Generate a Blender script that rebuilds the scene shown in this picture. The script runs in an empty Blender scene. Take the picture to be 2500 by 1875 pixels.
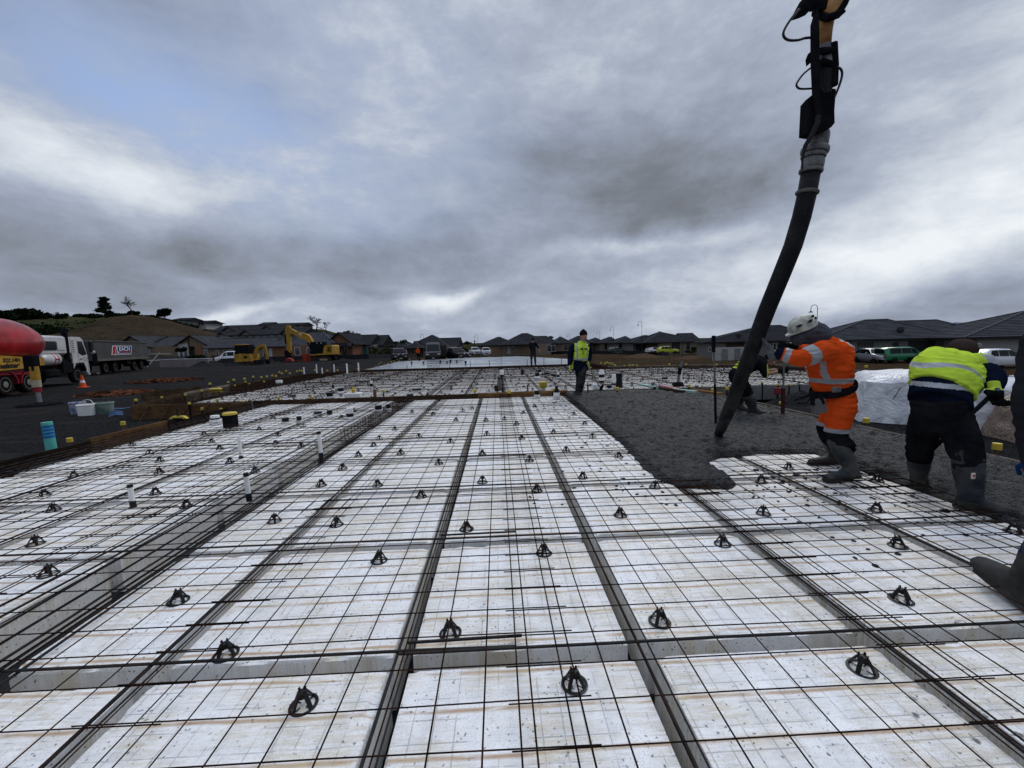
import bpy, bmesh, math, random
from mathutils import Vector, Matrix, noise as mn
random.seed(11)
SC = bpy.context.scene
COL = SC.collection
# ---------------------------------------------------------------- camera
CF, CH, PIT, YAW, ROL = 1007.1, 1.488, .0981925, .0324943, -.0272426
_cp, _sp = math.cos(PIT), math.sin(PIT)
FW = Vector((math.sin(YAW)*_cp, math.cos(YAW)*_cp, -_sp))
_r0 = Vector((math.cos(YAW), -math.sin(YAW), 0)); _u0 = _r0.cross(FW)
RT = _r0*math.cos(ROL) + _u0*math.sin(ROL)
UP = -_r0*math.sin(ROL) + _u0*math.cos(ROL)
cam_d = bpy.data.cameras.new('camera'); cam = bpy.data.objects.new('camera', cam_d); COL.objects.link(cam)
cam_d.sensor_width = 36; cam_d.lens = CF/2500*36; cam_d.clip_end = 9000; cam_d.clip_start = .05
cam.matrix_world = Matrix(((RT.x, UP.x, -FW.x, 0), (RT.y, UP.y, -FW.y, 0), (RT.z, UP.z, -FW.z, CH), (0, 0, 0, 1)))
SC.camera = cam
def ray(x, y): return FW + RT*((x-1250)/CF) - UP*((y-937.5)/CF)
def G(x, y, z=0.):                      # where the sight line through a photo point meets height z
    d = ray(x, y); t = (z-CH)/d.z; return Vector((d.x*t, d.y*t, z))
def A(x, y, Y):                         # ... and where it is Y metres ahead
    d = ray(x, y); t = Y/d.y; return Vector((d.x*t, Y, CH+d.z*t))
def D(x, y, zc):                        # ... and at depth zc along the view
    d = ray(x, y); return Vector((d.x*zc, d.y*zc, CH+d.z*zc))
# ---------------------------------------------------------------- exposure
SC.view_settings.view_transform = 'Standard'; SC.view_settings.look = 'None'
SC.view_settings.exposure = 0; SC.view_settings.gamma = 1
# ---------------------------------------------------------------- node helper
class NT:
    def __init__(s, tree): s.t = tree; tree.nodes.clear()
    def n(s, typ, **kw):
        nd = s.t.nodes.new('ShaderNode'+typ)
        for k, v in kw.items():
            if k.startswith('i_'):
                nd.inputs[k[2:].replace('_', ' ')].default_value = v
            else: setattr(nd, k, v)
        return nd
    def l(s, a, b): s.t.links.new(a, b)
    def put(s, sock, v):
        if hasattr(v, 'is_output') or isinstance(v, bpy.types.NodeSocket): s.l(v, sock)
        else: sock.default_value = v
    def m(s, op, a, b=None, c=None, clamp=False):
        nd = s.n('Math', operation=op, use_clamp=clamp); s.put(nd.inputs[0], a)
        if b is not None: s.put(nd.inputs[1], b)
        if c is not None: s.put(nd.inputs[2], c)
        return nd.outputs[0]
    def vm(s, op, a, b=None, sc=None):
        nd = s.n('VectorMath', operation=op); s.put(nd.inputs[0], a)
        if b is not None: s.put(nd.inputs[1], b)
        if sc is not None: s.put(nd.inputs['Scale'], sc)
        return nd.outputs[0]
    def mix(s, f, a, b):
        nd = s.n('Mix', data_type='RGBA'); s.put(nd.inputs[0], f)
        for k, v in ((6, a), (7, b)):
            if isinstance(v, (tuple, list)): v = tuple(v)+(1,) if len(v) == 3 else v
            s.put(nd.inputs[k], v)
        return nd.outputs[2]
    def noise(s, vec, scale, det=4, rough=.55, col=False, dist=0):
        nd = s.n('TexNoise'); s.l(vec, nd.inputs['Vector'])
        nd.inputs['Scale'].default_value = scale; nd.inputs['Detail'].default_value = det
        nd.inputs['Roughness'].default_value = rough; nd.inputs['Distortion'].default_value = dist
        return nd.outputs['Color' if col else 'Fac']
    def vor(s, vec, scale, out='Distance'):
        nd = s.n('TexVoronoi'); s.l(vec, nd.inputs['Vector']); nd.inputs['Scale'].default_value = scale
        return nd.outputs[out]
    def ramp(s, f, pts):
        nd = s.n('ValToRGB'); s.put(nd.inputs[0], f); e = nd.color_ramp.elements
        while len(e) < len(pts): e.new(.5)
        for q, (p, c) in zip(e, pts):
            q.position = p; q.color = (c, c, c, 1) if isinstance(c, (int, float)) else tuple(c)+(1,)
        return nd.outputs[0]
    def smooth(s, v, a, b):
        nd = s.n('MapRange', interpolation_type='SMOOTHSTEP'); s.put(nd.inputs[0], v)
        nd.inputs[1].default_value = a; nd.inputs[2].default_value = b
        return nd.outputs[0]
    def xyz(s, v):
        nd = s.n('SeparateXYZ'); s.l(v, nd.inputs[0]); return nd.outputs
    def vec(s, x, y, z):
        nd = s.n('CombineXYZ'); s.put(nd.inputs[0], x); s.put(nd.inputs[1], y); s.put(nd.inputs[2], z); return nd.outputs[0]
# ---------------------------------------------------------------- world: broken overcast, brightest overhead
SUN_EL, SUN_AZ = math.radians(42), math.radians(35)     # azimuth measured from +Y towards +X
W = bpy.data.worlds.new('World'); SC.world = W; W.use_nodes = True
w = NT(W.node_tree)
tc = w.n('TexCoord'); dirv = w.vm('NORMALIZE', tc.outputs['Generated'])
sky = w.n('TexSky', sky_type='NISHITA', sun_disc=False, sun_elevation=SUN_EL, sun_rotation=SUN_AZ, air_density=1.2, dust_density=1.0, ozone_density=2.0)
x, y, z = w.xyz(dirv)[:3]
zz = w.m('MAXIMUM', z, 0.0)
den = w.m('ADD', zz, .26)
pl = w.vec(w.m('DIVIDE', x, den), w.m('DIVIDE', y, den), w.m('MULTIPLY', zz, 1.5))
wn = w.vm('SUBTRACT', w.noise(pl, 1.1, 3, .5, col=True), (.5, .5, .5))
plw = w.vm('ADD', pl, w.vm('SCALE', wn, sc=.75))
n1 = w.noise(plw, .95, 7, .52); dz = w.vm('MULTIPLY', w.vm('ADD', dirv, w.vm('SCALE', wn, sc=.10)), (1., 1., 2.1)); n2 = w.noise(dz, 4.2, 10, .66); n3 = w.noise(dz, 10., 8, .64)
dn = w.vm('SUBTRACT', w.noise(dirv, 3.2, 5, .55, col=True), (.5, .5, .5))
dw = w.vm('ADD', dirv, w.vm('SCALE', dn, sc=.13))
xw, yw, zw = w.xyz(w.vm('NORMALIZE', dw))[:3]
az = w.m('ARCTAN2', xw, yw); el = w.m('ARCSINE', zw)
def lobe(px, py, sx, sy, tilt=0.):
    d = ray(px, py).normalized(); a0 = math.atan2(d.x, d.y); e0 = math.asin(d.z)
    da = w.m('SUBTRACT', az, a0); de = w.m('SUBTRACT', el, e0)
    if tilt: 
        da2 = w.m('ADD', w.m('MULTIPLY', da, math.cos(tilt)), w.m('MULTIPLY', de, math.sin(tilt)))
        de = w.m('SUBTRACT', w.m('MULTIPLY', de, math.cos(tilt)), w.m('MULTIPLY', da, math.sin(tilt))); da = da2
    q = w.m('ADD', w.m('POWER', w.m('ABSOLUTE', w.m('MULTIPLY', da, 1/sx)), 2.), w.m('POWER', w.m('ABSOLUTE', w.m('MULTIPLY', de, 1/sy)), 2.))
    return w.m('EXPONENT', w.m('MULTIPLY', q, -1.))
LOBES = [  # photo point it was read at, angular half sizes (radians), strength, tilt
 (350, 440, .30, .085, .30, -.25), (180, 350, .2, .05, .10, -.2), (820, 480, .22, .06, .10, -.5),
 (150, 620, .34, .075, -.18, 0), (700, 590, .36, .075, -.16, -.05), (1000, 620, .15, .05, -.10, 0),
 (1480, 420, .30, .12, -.26, -.3), (1620, 520, .16, .05, -.14, 0), (1100, 520, .14, .05, -.06, 0),
 (2260, 600, .26, .10, .33, .35), (2100, 480, .12, .05, .16, .2), (2480, 440, .14, .08, .12, 0), (2000, 640, .3, .03, .18, 0),
 (1085, 722, .085, .020, .42, .15), (1700, 600, .22, .03, .22, 0), (1450, 610, .16, .022, .16, 0),
 (2420, 700, .25, .02, -.22, .1), (2200, 760, .3, .02, -.16, 0), (2480, 610, .09, .03, -.2, .3),
 (500, 792, .12, .012, .30, .2), (2300, 120, .4, .2, .10, 0), (60, 100, .25, .16, -.05, 0),
 (1000, 130, .35, .18, .08, 0), (1800, 300, .3, .1, -.07, 0), (400, 740, .5, .035, -.05, 0), (1900, 420, .22, .12, -.10, -.3), (1250, 770, .8, .05, .08, 0)]
b = w.m('ADD', w.m('MULTIPLY', w.m('SUBTRACT', n1, .5), .55), w.m('MULTIPLY', w.m('SUBTRACT', n2, .5), .62))
b = w.m('ADD', b, w.m('MULTIPLY', w.m('SUBTRACT', n3, .5), .26)); b = w.m('ADD', b, .55)
for (px, py, sx, sy, s, t) in LOBES:
    b = w.m('ADD', b, w.m('MULTIPLY', lobe(px, py, sx, sy, t), s))
cl = w.ramp(b, [(0., (.125, .138, .16)), (.25, (.195, .215, .25)), (.45, (.295, .335, .42)), (.62, (.41, .46, .56)), (.8, (.63, .68, .755)), (1., (.86, .90, .94))])
gap = w.m('ADD', lobe(480, 290, .26, .09, -.3), w.m('MULTIPLY', lobe(900, 200, .3, .2, -.2), .42))
gap = w.m('ADD', gap, w.m('MULTIPLY', lobe(20, 230, .15, .08, 0), .35))
gap = w.m('MULTIPLY', gap, w.smooth(w.m('SUBTRACT', 1.15, b), .35, .75), clamp=True)
gap = w.m('MULTIPLY', gap, .85, clamp=True)
blue = w.vm('ADD', w.vm('SCALE', sky.outputs[0], sc=.5), (2.5, 3.5, 6.0))
zen = w.m('ADD', 1., w.m('MULTIPLY', w.smooth(el, .66, 1.15), 2.4))          # unseen zenith boosted to light the pods; overcast is brightest overhead
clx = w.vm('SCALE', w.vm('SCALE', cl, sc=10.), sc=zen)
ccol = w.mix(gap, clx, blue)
below = w.smooth(z, -.02, 0.)
ccol = w.mix(below, (1.0, 1.05, 1.15), ccol)
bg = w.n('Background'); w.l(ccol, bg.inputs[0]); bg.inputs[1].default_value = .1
out = w.n('OutputWorld'); w.l(bg.outputs[0], out.inputs[0])
W.cycles.sampling_method = 'MANUAL'; W.cycles.sample_map_resolution = 512
# ---------------------------------------------------------------- sun behind cloud
sd = bpy.data.lights.new('sun', 'SUN'); sd.energy = 1.1; sd.angle = math.radians(22); sd.color = (1, .96, .9)
so = bpy.data.objects.new('sun', sd); COL.objects.link(so)
sdir = Vector((math.sin(SUN_AZ)*math.cos(SUN_EL), math.cos(SUN_AZ)*math.cos(SUN_EL), math.sin(SUN_EL)))
so.rotation_euler = sdir.to_track_quat('Z', 'Y').to_euler(); so.location = (0, 0, 40)
# ---------------------------------------------------------------- tagging
ONES = 'first second third fourth fifth sixth seventh eighth ninth tenth eleventh twelfth thirteenth fourteenth fifteenth sixteenth seventeenth eighteenth nineteenth twentieth twenty-first twenty-second twenty-third twenty-fourth'.split()
def tag(o, label=None, cat=None, group=None, kind=None):
    if label: o['label'] = label
    if cat: o['category'] = cat
    if group: o['group'] = group
    if kind: o['kind'] = kind
    return o
def empty(name, label, cat, loc=(0, 0, 0), rz=0., group=None):
    o = bpy.data.objects.new(name, None); COL.objects.link(o); o.location = loc; o.rotation_euler = (0, 0, rz)
    return tag(o, label, cat, group)
def copy_tree(o, parent=None):
    c = o.copy(); COL.objects.link(c)
    if parent: c.parent = parent
    for ch in list(o.children): copy_tree(ch, c)
    return c
# ---------------------------------------------------------------- mesh builder
class MB:
    def __init__(s): s.v = []; s.f = []; s.mi = []; s.M = None
    def add(s, vs, fs, mi=0):
        b = len(s.v)
        if s.M is not None: vs = [s.M @ Vector(p) for p in vs]
        s.v += [tuple(p) for p in vs]; s.f += [tuple(b+i for i in f) for f in fs]; s.mi += [mi]*len(fs)
        return s
    def box(s, c, d, mi=0, rz=0., ry=0., rx=0.):
        hx, hy, hz = d[0]/2, d[1]/2, d[2]/2
        vs = [Vector((i*hx, j*hy, k*hz)) for i in (-1, 1) for j in (-1, 1) for k in (-1, 1)]
        if rz or ry or rx:
            R = Matrix.Rotation(rz, 3, 'Z') @ Matrix.Rotation(ry, 3, 'Y') @ Matrix.Rotation(rx, 3, 'X')
            vs = [R @ p for p in vs]
        c = Vector(c)
        return s.add([p+c for p in vs], [(0, 1, 3, 2), (4, 6, 7, 5), (0, 4, 5, 1), (2, 3, 7, 6), (0, 2, 6, 4), (1, 5, 7, 3)], mi)
    def slab(s, x0, x1, y0, y1, z0, z1, mi=0): return s.box(((x0+x1)/2, (y0+y1)/2, (z0+z1)/2), (x1-x0, y1-y0, z1-z0), mi)
    def cbox(s, c, d, b=.01, mi=0, rz=0.):            # box with chamfered edges
        hx, hy, hz = d[0]/2, d[1]/2, d[2]/2; vs = []
        for k, ins in ((-hz, b), (-hz+b, 0), (hz-b, 0), (hz, b)):
            for (sx, sy, e) in ((-1, -1, 0), (-1, -1, 1), (1, -1, 1), (1, -1, 0), (1, 1, 0), (1, 1, 1), (-1, 1, 1), (-1, 1, 0)):
                ox, oy = (0, b) if e == 0 else (b, 0)
                vs.append(Vector((sx*(hx-ins-ox), sy*(hy-ins-oy), k)))
        fs = [tuple(range(7, -1, -1)), tuple(range(24, 32))]
        for r in range(3):
            for i in range(8): j = (i+1) % 8; fs.append((r*8+i, r*8+j, r*8+8+j, r*8+8+i))
        if rz: R = Matrix.Rotation(rz, 3, 'Z'); vs = [R @ p for p in vs]
        c = Vector(c); return s.add([p+c for p in vs], fs, mi)
    def beam(s, a, b, w, h, mi=0, up=(0, 0, 1)):        # rectangular bar from a to b
        a = Vector(a); b = Vector(b); d = (b-a).normalized(); u = Vector(up)
        if abs(d.dot(u)) > .98: u = Vector((0, 1, 0))
        sd_ = d.cross(u).normalized(); u2 = sd_.cross(d)
        vs = [p+sd_*(i*w/2)+u2*(j*h/2) for p in (a, b) for i, j in ((-1, -1), (1, -1), (1, 1), (-1, 1))]
        return s.add(vs, [(3, 2, 1, 0), (4, 5, 6, 7), (0, 1, 5, 4), (1, 2, 6, 5), (2, 3, 7, 6), (3, 0, 4, 7)], mi)
    def tube(s, pts, r, n=8, mi=0, cap=True, flat=1., side=None):
        pts = [Vector(p) for p in pts]; L = len(pts); rs = r if isinstance(r, (list, tuple)) else [r]*L
        vs = []; prev = None
        for i, p in enumerate(pts):
            t = (pts[min(i+1, L-1)]-pts[max(i-1, 0)])
            t = t.normalized() if t.length > 1e-9 else Vector((0, 0, 1))
            if side is not None: a = Vector(side); a = (a-t*a.dot(t)).normalized()
            elif prev is None:
                a = Vector((0, 0, 1)) if abs(t.z) < .9 else Vector((1, 0, 0)); a = (a-t*a.dot(t)).normalized()
            else: a = (prev-t*prev.dot(t)).normalized()
            prev = a; c = t.cross(a); rr = rs[i]; ra, rc = rr if isinstance(rr, (tuple, list)) else (rr, rr*flat)
            for k in range(n):
                q = 2*math.pi*k/n; vs.append(p+a*(ra*math.cos(q))+c*(rc*math.sin(q)))
        fs = [(i*n+k, i*n+(k+1) % n, (i+1)*n+(k+1) % n, (i+1)*n+k) for i in range(L-1) for k in range(n)]
        if cap: fs += [tuple(range(n-1, -1, -1)), tuple((L-1)*n+k for k in range(n))]
        return s.add(vs, fs, mi)
    def lathe(s, prof, n=16, mi=0, o=(0, 0, 0), axis='Z', cap=True):
        o = Vector(o); vs = []
        for (r, h) in prof:
            for k in range(n):
                q = 2*math.pi*k/n; a, b_ = r*math.cos(q), r*math.sin(q)
                vs.append(o+(Vector((a, b_, h)) if axis == 'Z' else Vector((h, a, b_)) if axis == 'X' else Vector((b_, h, a))))
        L = len(prof); fs = [(i*n+k, i*n+(k+1) % n, (i+1)*n+(k+1) % n, (i+1)*n+k) for i in range(L-1) for k in range(n)]
        if cap: fs += [tuple(range(n-1, -1, -1)), tuple((L-1)*n+k for k in range(n))]
        return s.add(vs, fs, mi)
    def prism(s, poly, d, mi=0):                          # poly of 3D points extruded by vector d
        n = len(poly); d = Vector(d); a = [Vector(p) for p in poly]; vs = a+[p+d for p in a]
        return s.add(vs, [tuple(range(n-1, -1, -1)), tuple(range(n, 2*n))]+[(i, (i+1) % n, n+(i+1) % n, n+i) for i in range(n)], mi)
    def ell(s, c, r, n=12, m=8, mi=0, rot=None):
        c = Vector(c); vs = []
        for i in range(m+1):
            t = math.pi*i/m
            for k in range(n):
                q = 2*math.pi*k/n; p = Vector((r[0]*math.sin(t)*math.cos(q), r[1]*math.sin(t)*math.sin(q), r[2]*math.cos(t)))
                vs.append((rot @ p if rot is not None else p)+c)
        return s.add(vs, [(i*n+k, (i+1)*n+k, (i+1)*n+(k+1) % n, i*n+(k+1) % n) for i in range(m) for k in range(n)], mi)
    def build(s, name, mats, parent=None, origin=None, smooth=False, world=False):
        me = bpy.data.meshes.new(name)
        mats = mats if isinstance(mats, (list, tuple)) else [mats]
        if parent is not None and world: org = Vector(parent.location)
        else: org = Vector(origin) if origin is not None else Vector((0, 0, 0))
        me.from_pydata([tuple(Vector(p)-org) for p in s.v], [], s.f)
        for m_ in mats: me.materials.append(m_)
        me.polygons.foreach_set('material_index', s.mi)
        if smooth:
            me.polygons.foreach_set('use_smooth', [True]*len(s.f))
            if smooth != 'all':
                me.set_sharp_from_angle(angle=math.radians(35))
        bm = bmesh.new(); bm.from_mesh(me); bmesh.ops.recalc_face_normals(bm, faces=bm.faces); bm.to_mesh(me); bm.free()
        me.update(); o = bpy.data.objects.new(name, me); COL.objects.link(o)
        if parent is not None: o.parent = parent
        elif origin is not None: o.location = origin
        return o
def jitter(a): return random.uniform(-a, a)
# ---------------------------------------------------------------- materials
MATS = {}
def mat(name, col, rough=.6, metal=0., var=.12, scale=6., bump=0., bscale=40., col2=None, spec=.18, coat=0., alpha=1., trans=0., obj=True):
    if name in MATS: return MATS[name]
    if rough >= .7 and not coat: spec = 0.
    m = bpy.data.materials.new(name); m.use_nodes = True; t = NT(m.node_tree)
    bs = t.n('BsdfPrincipled'); o = t.n('OutputMaterial'); t.l(bs.outputs[0], o.inputs[0])
    tcn = t.n('TexCoord'); v = tcn.outputs['Object']
    nz = t.noise(v, scale, 5, .6)
    c1 = tuple(min(1, c*(1-var)) for c in col); c2 = tuple(min(1, c*(1+var)) for c in (col2 or col))
    f = t.smooth(nz, .32, .68)
    t.l(t.mix(f, c1, c2), bs.inputs['Base Color'])
    t.l(t.m('ADD', rough-.06, t.m('MULTIPLY', nz, .12)), bs.inputs['Roughness']); bs.inputs['Metallic'].default_value = metal
    bs.inputs['Specular IOR Level'].default_value = spec; bs.inputs['Coat Weight'].default_value = coat
    if alpha < 1: bs.inputs['Alpha'].default_value = alpha
    if trans: bs.inputs['Transmission Weight'].default_value = trans
    if bump:
        bp = t.n('Bump'); bp.inputs['Strength'].default_value = 1; bp.inputs['Distance'].default_value = bump
        t.l(t.noise(v, bscale, 4, .6), bp.inputs['Height']); t.l(bp.outputs[0], bs.inputs['Normal'])
    MATS[name] = m; return m
def mat_fn(name, fn):
    m = bpy.data.materials.new(name); m.use_nodes = True; t = NT(m.node_tree)
    bs = t.n('BsdfPrincipled'); o = t.n('OutputMaterial'); t.l(bs.outputs[0], o.inputs[0])
    fn(t, bs); MATS[name] = m; return m
def setbump(t, bs, h, dist):
    bp = t.n('Bump'); bp.inputs['Distance'].default_value = dist; t.l(h, bp.inputs['Height']); t.l(bp.outputs[0], bs.inputs['Normal'])
def m_eps(t, bs):
    P = t.n('NewGeometry').outputs['Position']; px, py, pz = t.xyz(P)[:3]
    wob = t.m('MULTIPLY', t.m('SUBTRACT', t.noise(P, 1.3, 3), .5), .05)
    n_big = t.noise(P, 1.7, 4, .6); n_mid = t.noise(P, 7, 5, .65); n_fine = t.noise(P, 60, 3, .6)
    base = t.mix(t.smooth(n_mid, .35, .7), (.86, .862, .865), (.75, .745, .735))
    # rust lines left by an earlier lie of the steel
    fy = t.m('FRACT', t.m('DIVIDE', t.m('ADD', t.m('ADD', py, wob), 10.075), .2))
    dl = t.m('ABSOLUTE', t.m('SUBTRACT', fy, .5))
    stx = t.noise(t.vec(t.m('MULTIPLY', px, 2.2), t.m('MULTIPLY', py, 14), 0.), 1.5, 4, .7)
    rl = t.m('MULTIPLY', t.smooth(dl, .085, .010), t.smooth(stx, .32, .54))
    fx = t.m('FRACT', t.m('DIVIDE', t.m('ADD', t.m('ADD', px, wob), 10.02), .2))
    dx = t.m('ABSOLUTE', t.m('SUBTRACT', fx, .5))
    sty = t.noise(t.vec(t.m('MULTIPLY', px, 14), t.m('MULTIPLY', py, 2.2), 3.), 1.2, 4, .7)
    rx = t.m('MULTIPLY', t.m('MULTIPLY', t.smooth(dx, .05, .01), t.smooth(sty, .52, .72)), .7)
    base = t.mix(t.m('MULTIPLY', t.m('MULTIPLY', t.m('MAXIMUM', rl, rx), t.smooth(t.xyz(t.n('NewGeometry').outputs['Normal'])[2], .5, .9)), .92, clamp=True), base, (.38, .225, .11))
    ysm = t.m('MULTIPLY', t.m('MULTIPLY', t.smooth(t.noise(t.vec(t.m('MULTIPLY', px, 3.), t.m('MULTIPLY', py, 26), 7.), 2.2, 8, .8), .40, .60), t.smooth(t.noise(P, 1.9, 4, .6), .38, .58)), .62)
    base = t.mix(ysm, base, (.55, .46, .28))
    # grey scuffs and grid of moulding lines
    lx = t.m('ABSOLUTE', t.m('SUBTRACT', t.m('FRACT', t.m('DIVIDE', t.m('ADD', px, 10.), .0885)), .5))
    ly = t.m('ABSOLUTE', t.m('SUBTRACT', t.m('FRACT', t.m('DIVIDE', t.m('ADD', py, 10.), .103)), .5))
    ln = t.m('MAXIMUM', t.smooth(lx, .035, .01), t.smooth(ly, .03, .01))
    ln = t.m('MULTIPLY', ln, t.smooth(t.noise(P, 3.5, 4, .7), .38, .56))
    grn = t.noise(P, 150, 3, .8); base = t.mix(t.m('MULTIPLY', t.smooth(grn, .48, .66), .42), base, (.47, .46, .43))
    upf = t.smooth(t.xyz(t.n('NewGeometry').outputs['Normal'])[2], .5, .9); base = t.mix(t.m('MULTIPLY', t.m('MULTIPLY', ln, .7), upf), base, (.38, .37, .34))
    scf = t.smooth(t.noise(t.vec(t.m('MULTIPLY', px, 3), t.m('MULTIPLY', py, 22), 0.), 3, 5, .75), .50, .70)
    base = t.mix(t.m('MULTIPLY', scf, .5), base, (.47, .46, .43))
    # dark specks: spatter and pits
    PW = t.vm('ADD', P, t.vm('SCALE', t.noise(P, 40, 3, .6, col=True), sc=.03)); vd = t.vor(PW, 34); sp = t.m('MULTIPLY', t.smooth(t.m('ADD', vd, t.m('MULTIPLY', t.noise(P, 13, 2), .22)), .33, .22), t.smooth(t.noise(P, 3.1, 3), .38, .54)); vf = t.vor(P, 85); base = t.mix(t.m('MULTIPLY', t.smooth(vf, .30, .12), t.m('MULTIPLY', t.smooth(t.noise(P, 2.3, 3), .4, .6), .5)), base, (.30, .30, .29))
    vd2 = t.vor(PW, 9); sp2 = t.m('MULTIPLY', t.smooth(vd2, .17, .08), t.smooth(t.noise(P, 1.1, 2), .56, .7))
    near = t.m('ADD', t.smooth(px, .2, 2.6), .25, clamp=True)                       # splashes thrown by the pour on its side of the slab
    sp = t.m('MAXIMUM', t.m('MULTIPLY', sp, .8), t.m('MULTIPLY', t.m('MULTIPLY', sp2, near), 1.))
    base = t.mix(sp, base, (.07, .07, .068))
    splat = t.m('MULTIPLY', t.m('MULTIPLY', t.smooth(t.noise(P, 5.5, 6, .75), .60, .66), t.smooth(px, 1.2, 3.2)), .9)
    base = t.mix(splat, base, (.09, .09, .088))
    t.l(base, bs.inputs['Base Color']); bs.inputs['Roughness'].default_value = .55; bs.inputs['Specular IOR Level'].default_value = .3
    h = t.m('SUBTRACT', t.m('ADD', t.m('MULTIPLY', n_fine, .4), t.m('MULTIPLY', n_mid, .6)), t.m('MULTIPLY', ln, .5))
    setbump(t, bs, h, .003)
EPS = mat_fn('eps_foam', m_eps)
def m_steel(t, bs):
    P = t.n('NewGeometry').outputs['Position']
    n = t.noise(P, 5, 4, .65); n2 = t.noise(P, 1.2, 3)
    c = t.mix(t.smooth(n, .42, .68), (.012, .009, .008), (.048, .024, .016))
    c = t.mix(t.m('MULTIPLY', t.smooth(n2, .5, .7), .4), c, (.06, .024, .014))
    t.l(c, bs.inputs['Base Color']); bs.inputs['Roughness'].default_value = .6; bs.inputs['Specular IOR Level'].default_value = 0.
STEEL = mat_fn('mesh_steel', m_steel)
def m_rebar(t, bs):
    P = t.n('NewGeometry').outputs['Position']; px, py, pz = t.xyz(P)[:3]
    n = t.noise(P, 6, 4, .65)
    t.l(t.mix(t.smooth(n, .45, .7), (.010, .010, .011), (.028, .016, .012)), bs.inputs['Base Color'])
    bs.inputs['Roughness'].default_value = .5; bs.inputs['Specular IOR Level'].default_value = .3
    wv = t.m('SINE', t.m('MULTIPLY', t.m('ADD', px, py), 2*math.pi/.0095)); setbump(t, bs, wv, .0016)
REBAR = mat_fn('rebar_steel', m_rebar)
def m_conc(t, bs):
    P = t.n('NewGeometry').outputs['Position']
    n = t.noise(P, 9, 6, .7); n2 = t.noise(P, 70, 4, .7); v = t.vor(P, 55)
    c = t.mix(t.smooth(n, .35, .68), (.017, .018, .0185), (.068, .070, .071))
    c = t.mix(t.m('MULTIPLY', t.smooth(v, .35, .1), .5), c, (.14, .142, .14))  # pale dots paint glints into the concrete colour
    bs.inputs['Specular IOR Level'].default_value = .13; t.l(c, bs.inputs['Base Color']); t.l(t.m('ADD', .36, t.m('MULTIPLY', n, .3)), bs.inputs['Roughness'])
    setbump(t, bs, t.m('ADD', t.m('MULTIPLY', n2, .5), t.m('SUBTRACT', t.m('MULTIPLY', n, 1.1), t.m('MULTIPLY', v, .5))), .05)
WETC = mat_fn('wet_concrete', m_conc)
def m_slab(t, bs):
    P = t.n('NewGeometry').outputs['Position']; px, py, pz = t.xyz(P)[:3]
    n = t.noise(t.vec(t.m('MULTIPLY', px, .35), py, 0.), .5, 5, .6)
    t.l(t.mix(t.smooth(n, .4, .62), (.16, .185, .21), (.08, .09, .10)), bs.inputs['Base Color'])
    t.l(t.m('ADD', .1, t.m('MULTIPLY', t.smooth(n, .4, .6), .16)), bs.inputs['Roughness']); bs.inputs['Specular IOR Level'].default_value = .9
WETS = mat_fn('floated_slab', m_slab)
def m_ground(t, bs):
    P = t.n('NewGeometry').outputs['Position']; px, py, pz = t.xyz(P)[:3]
    n = t.noise(P, .16, 6, .62, dist=.4); n2 = t.noise(P, 1.4, 6, .68); n3 = t.noise(P, 22, 5, .75); v = t.vor(P, 26)
    blk = t.mix(t.smooth(n3, .35, .7), (.008, .008, .009), (.042, .042, .043))
    blk = t.mix(t.m('MULTIPLY', t.smooth(v, .3, .1), .45), blk, (.062, .062, .063))
    trk = t.noise(t.vec(t.m('MULTIPLY', px, .35), t.m('MULTIPLY', py, 2.2), 0.), 1.1, 5, .6); blk = t.mix(t.m('MULTIPLY', t.smooth(trk, .52, .68), .55), blk, (.046, .046, .047))
    brn = t.mix(t.smooth(n2, .3, .7), (.020, .014, .010), (.062, .038, .024))
    soil = t.m('MULTIPLY', t.smooth(n, .53, .60), t.smooth(n2, .40, .58))
    left = t.m('MULTIPLY', soil, .7)
    grass = t.mix(t.smooth(n2, .35, .65), (.022, .021, .011), (.058, .044, .027))
    gr = t.mix(t.smooth(n, .42, .56), grass, brn)
    rt = t.smooth(t.m('ADD', t.m('ADD', px, t.m('MULTIPLY', py, .42)), t.m('MULTIPLY', t.m('SUBTRACT', n2, .5), 6.)), 19.5, 22.)  # stripped paddock towards the houses
    c = t.mix(left, blk, brn); c = t.mix(rt, c, gr)
    far = t.smooth(t.vm('LENGTH', P), 130, 210) if False else None
    t.l(c, bs.inputs['Base Color']); t.l(t.m('ADD', .55, t.m('MULTIPLY', n3, .35)), bs.inputs['Roughness']); bs.inputs['Specular IOR Level'].default_value = 0.
    setbump(t, bs, t.m('ADD', t.m('MULTIPLY', n3, .06), t.m('MULTIPLY', n2, .16)), 1.)
GROUND = mat_fn('gravel_ground', m_ground)
def wood(name, c1, c2, rough=.7):
    def fn(t, bs):
        v = t.n('TexCoord').outputs['Object']; px, py, pz = t.xyz(v)[:3]
        st = t.noise(t.vec(t.m('MULTIPLY', px, 1.2), t.m('MULTIPLY', py, 1.2), t.m('MULTIPLY', pz, 40.)), 1.6, 6, .65)
        n = t.noise(v, 2.5, 4, .6)
        t.l(t.mix(t.smooth(t.m('ADD', t.m('MULTIPLY', st, .6), t.m('MULTIPLY', n, .4)), .35, .65), c1, c2), bs.inputs['Base Color'])
        bs.inputs['Roughness'].default_value = rough; bs.inputs['Specular IOR Level'].default_value = 0.; setbump(t, bs, st, .004)
    return mat_fn(name, fn)
WOODD = wood('weathered_board', (.020, .014, .010), (.075, .050, .032))
WOODL = wood('fresh_board', (.10, .048, .020), (.25, .14, .065))
WOODM = wood('brown_board', (.045, .026, .015), (.14, .082, .042))
WOODK = wood('black_board', (.007, .006, .005), (.024, .018, .013))  # near-black wood for the left formwork
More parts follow.
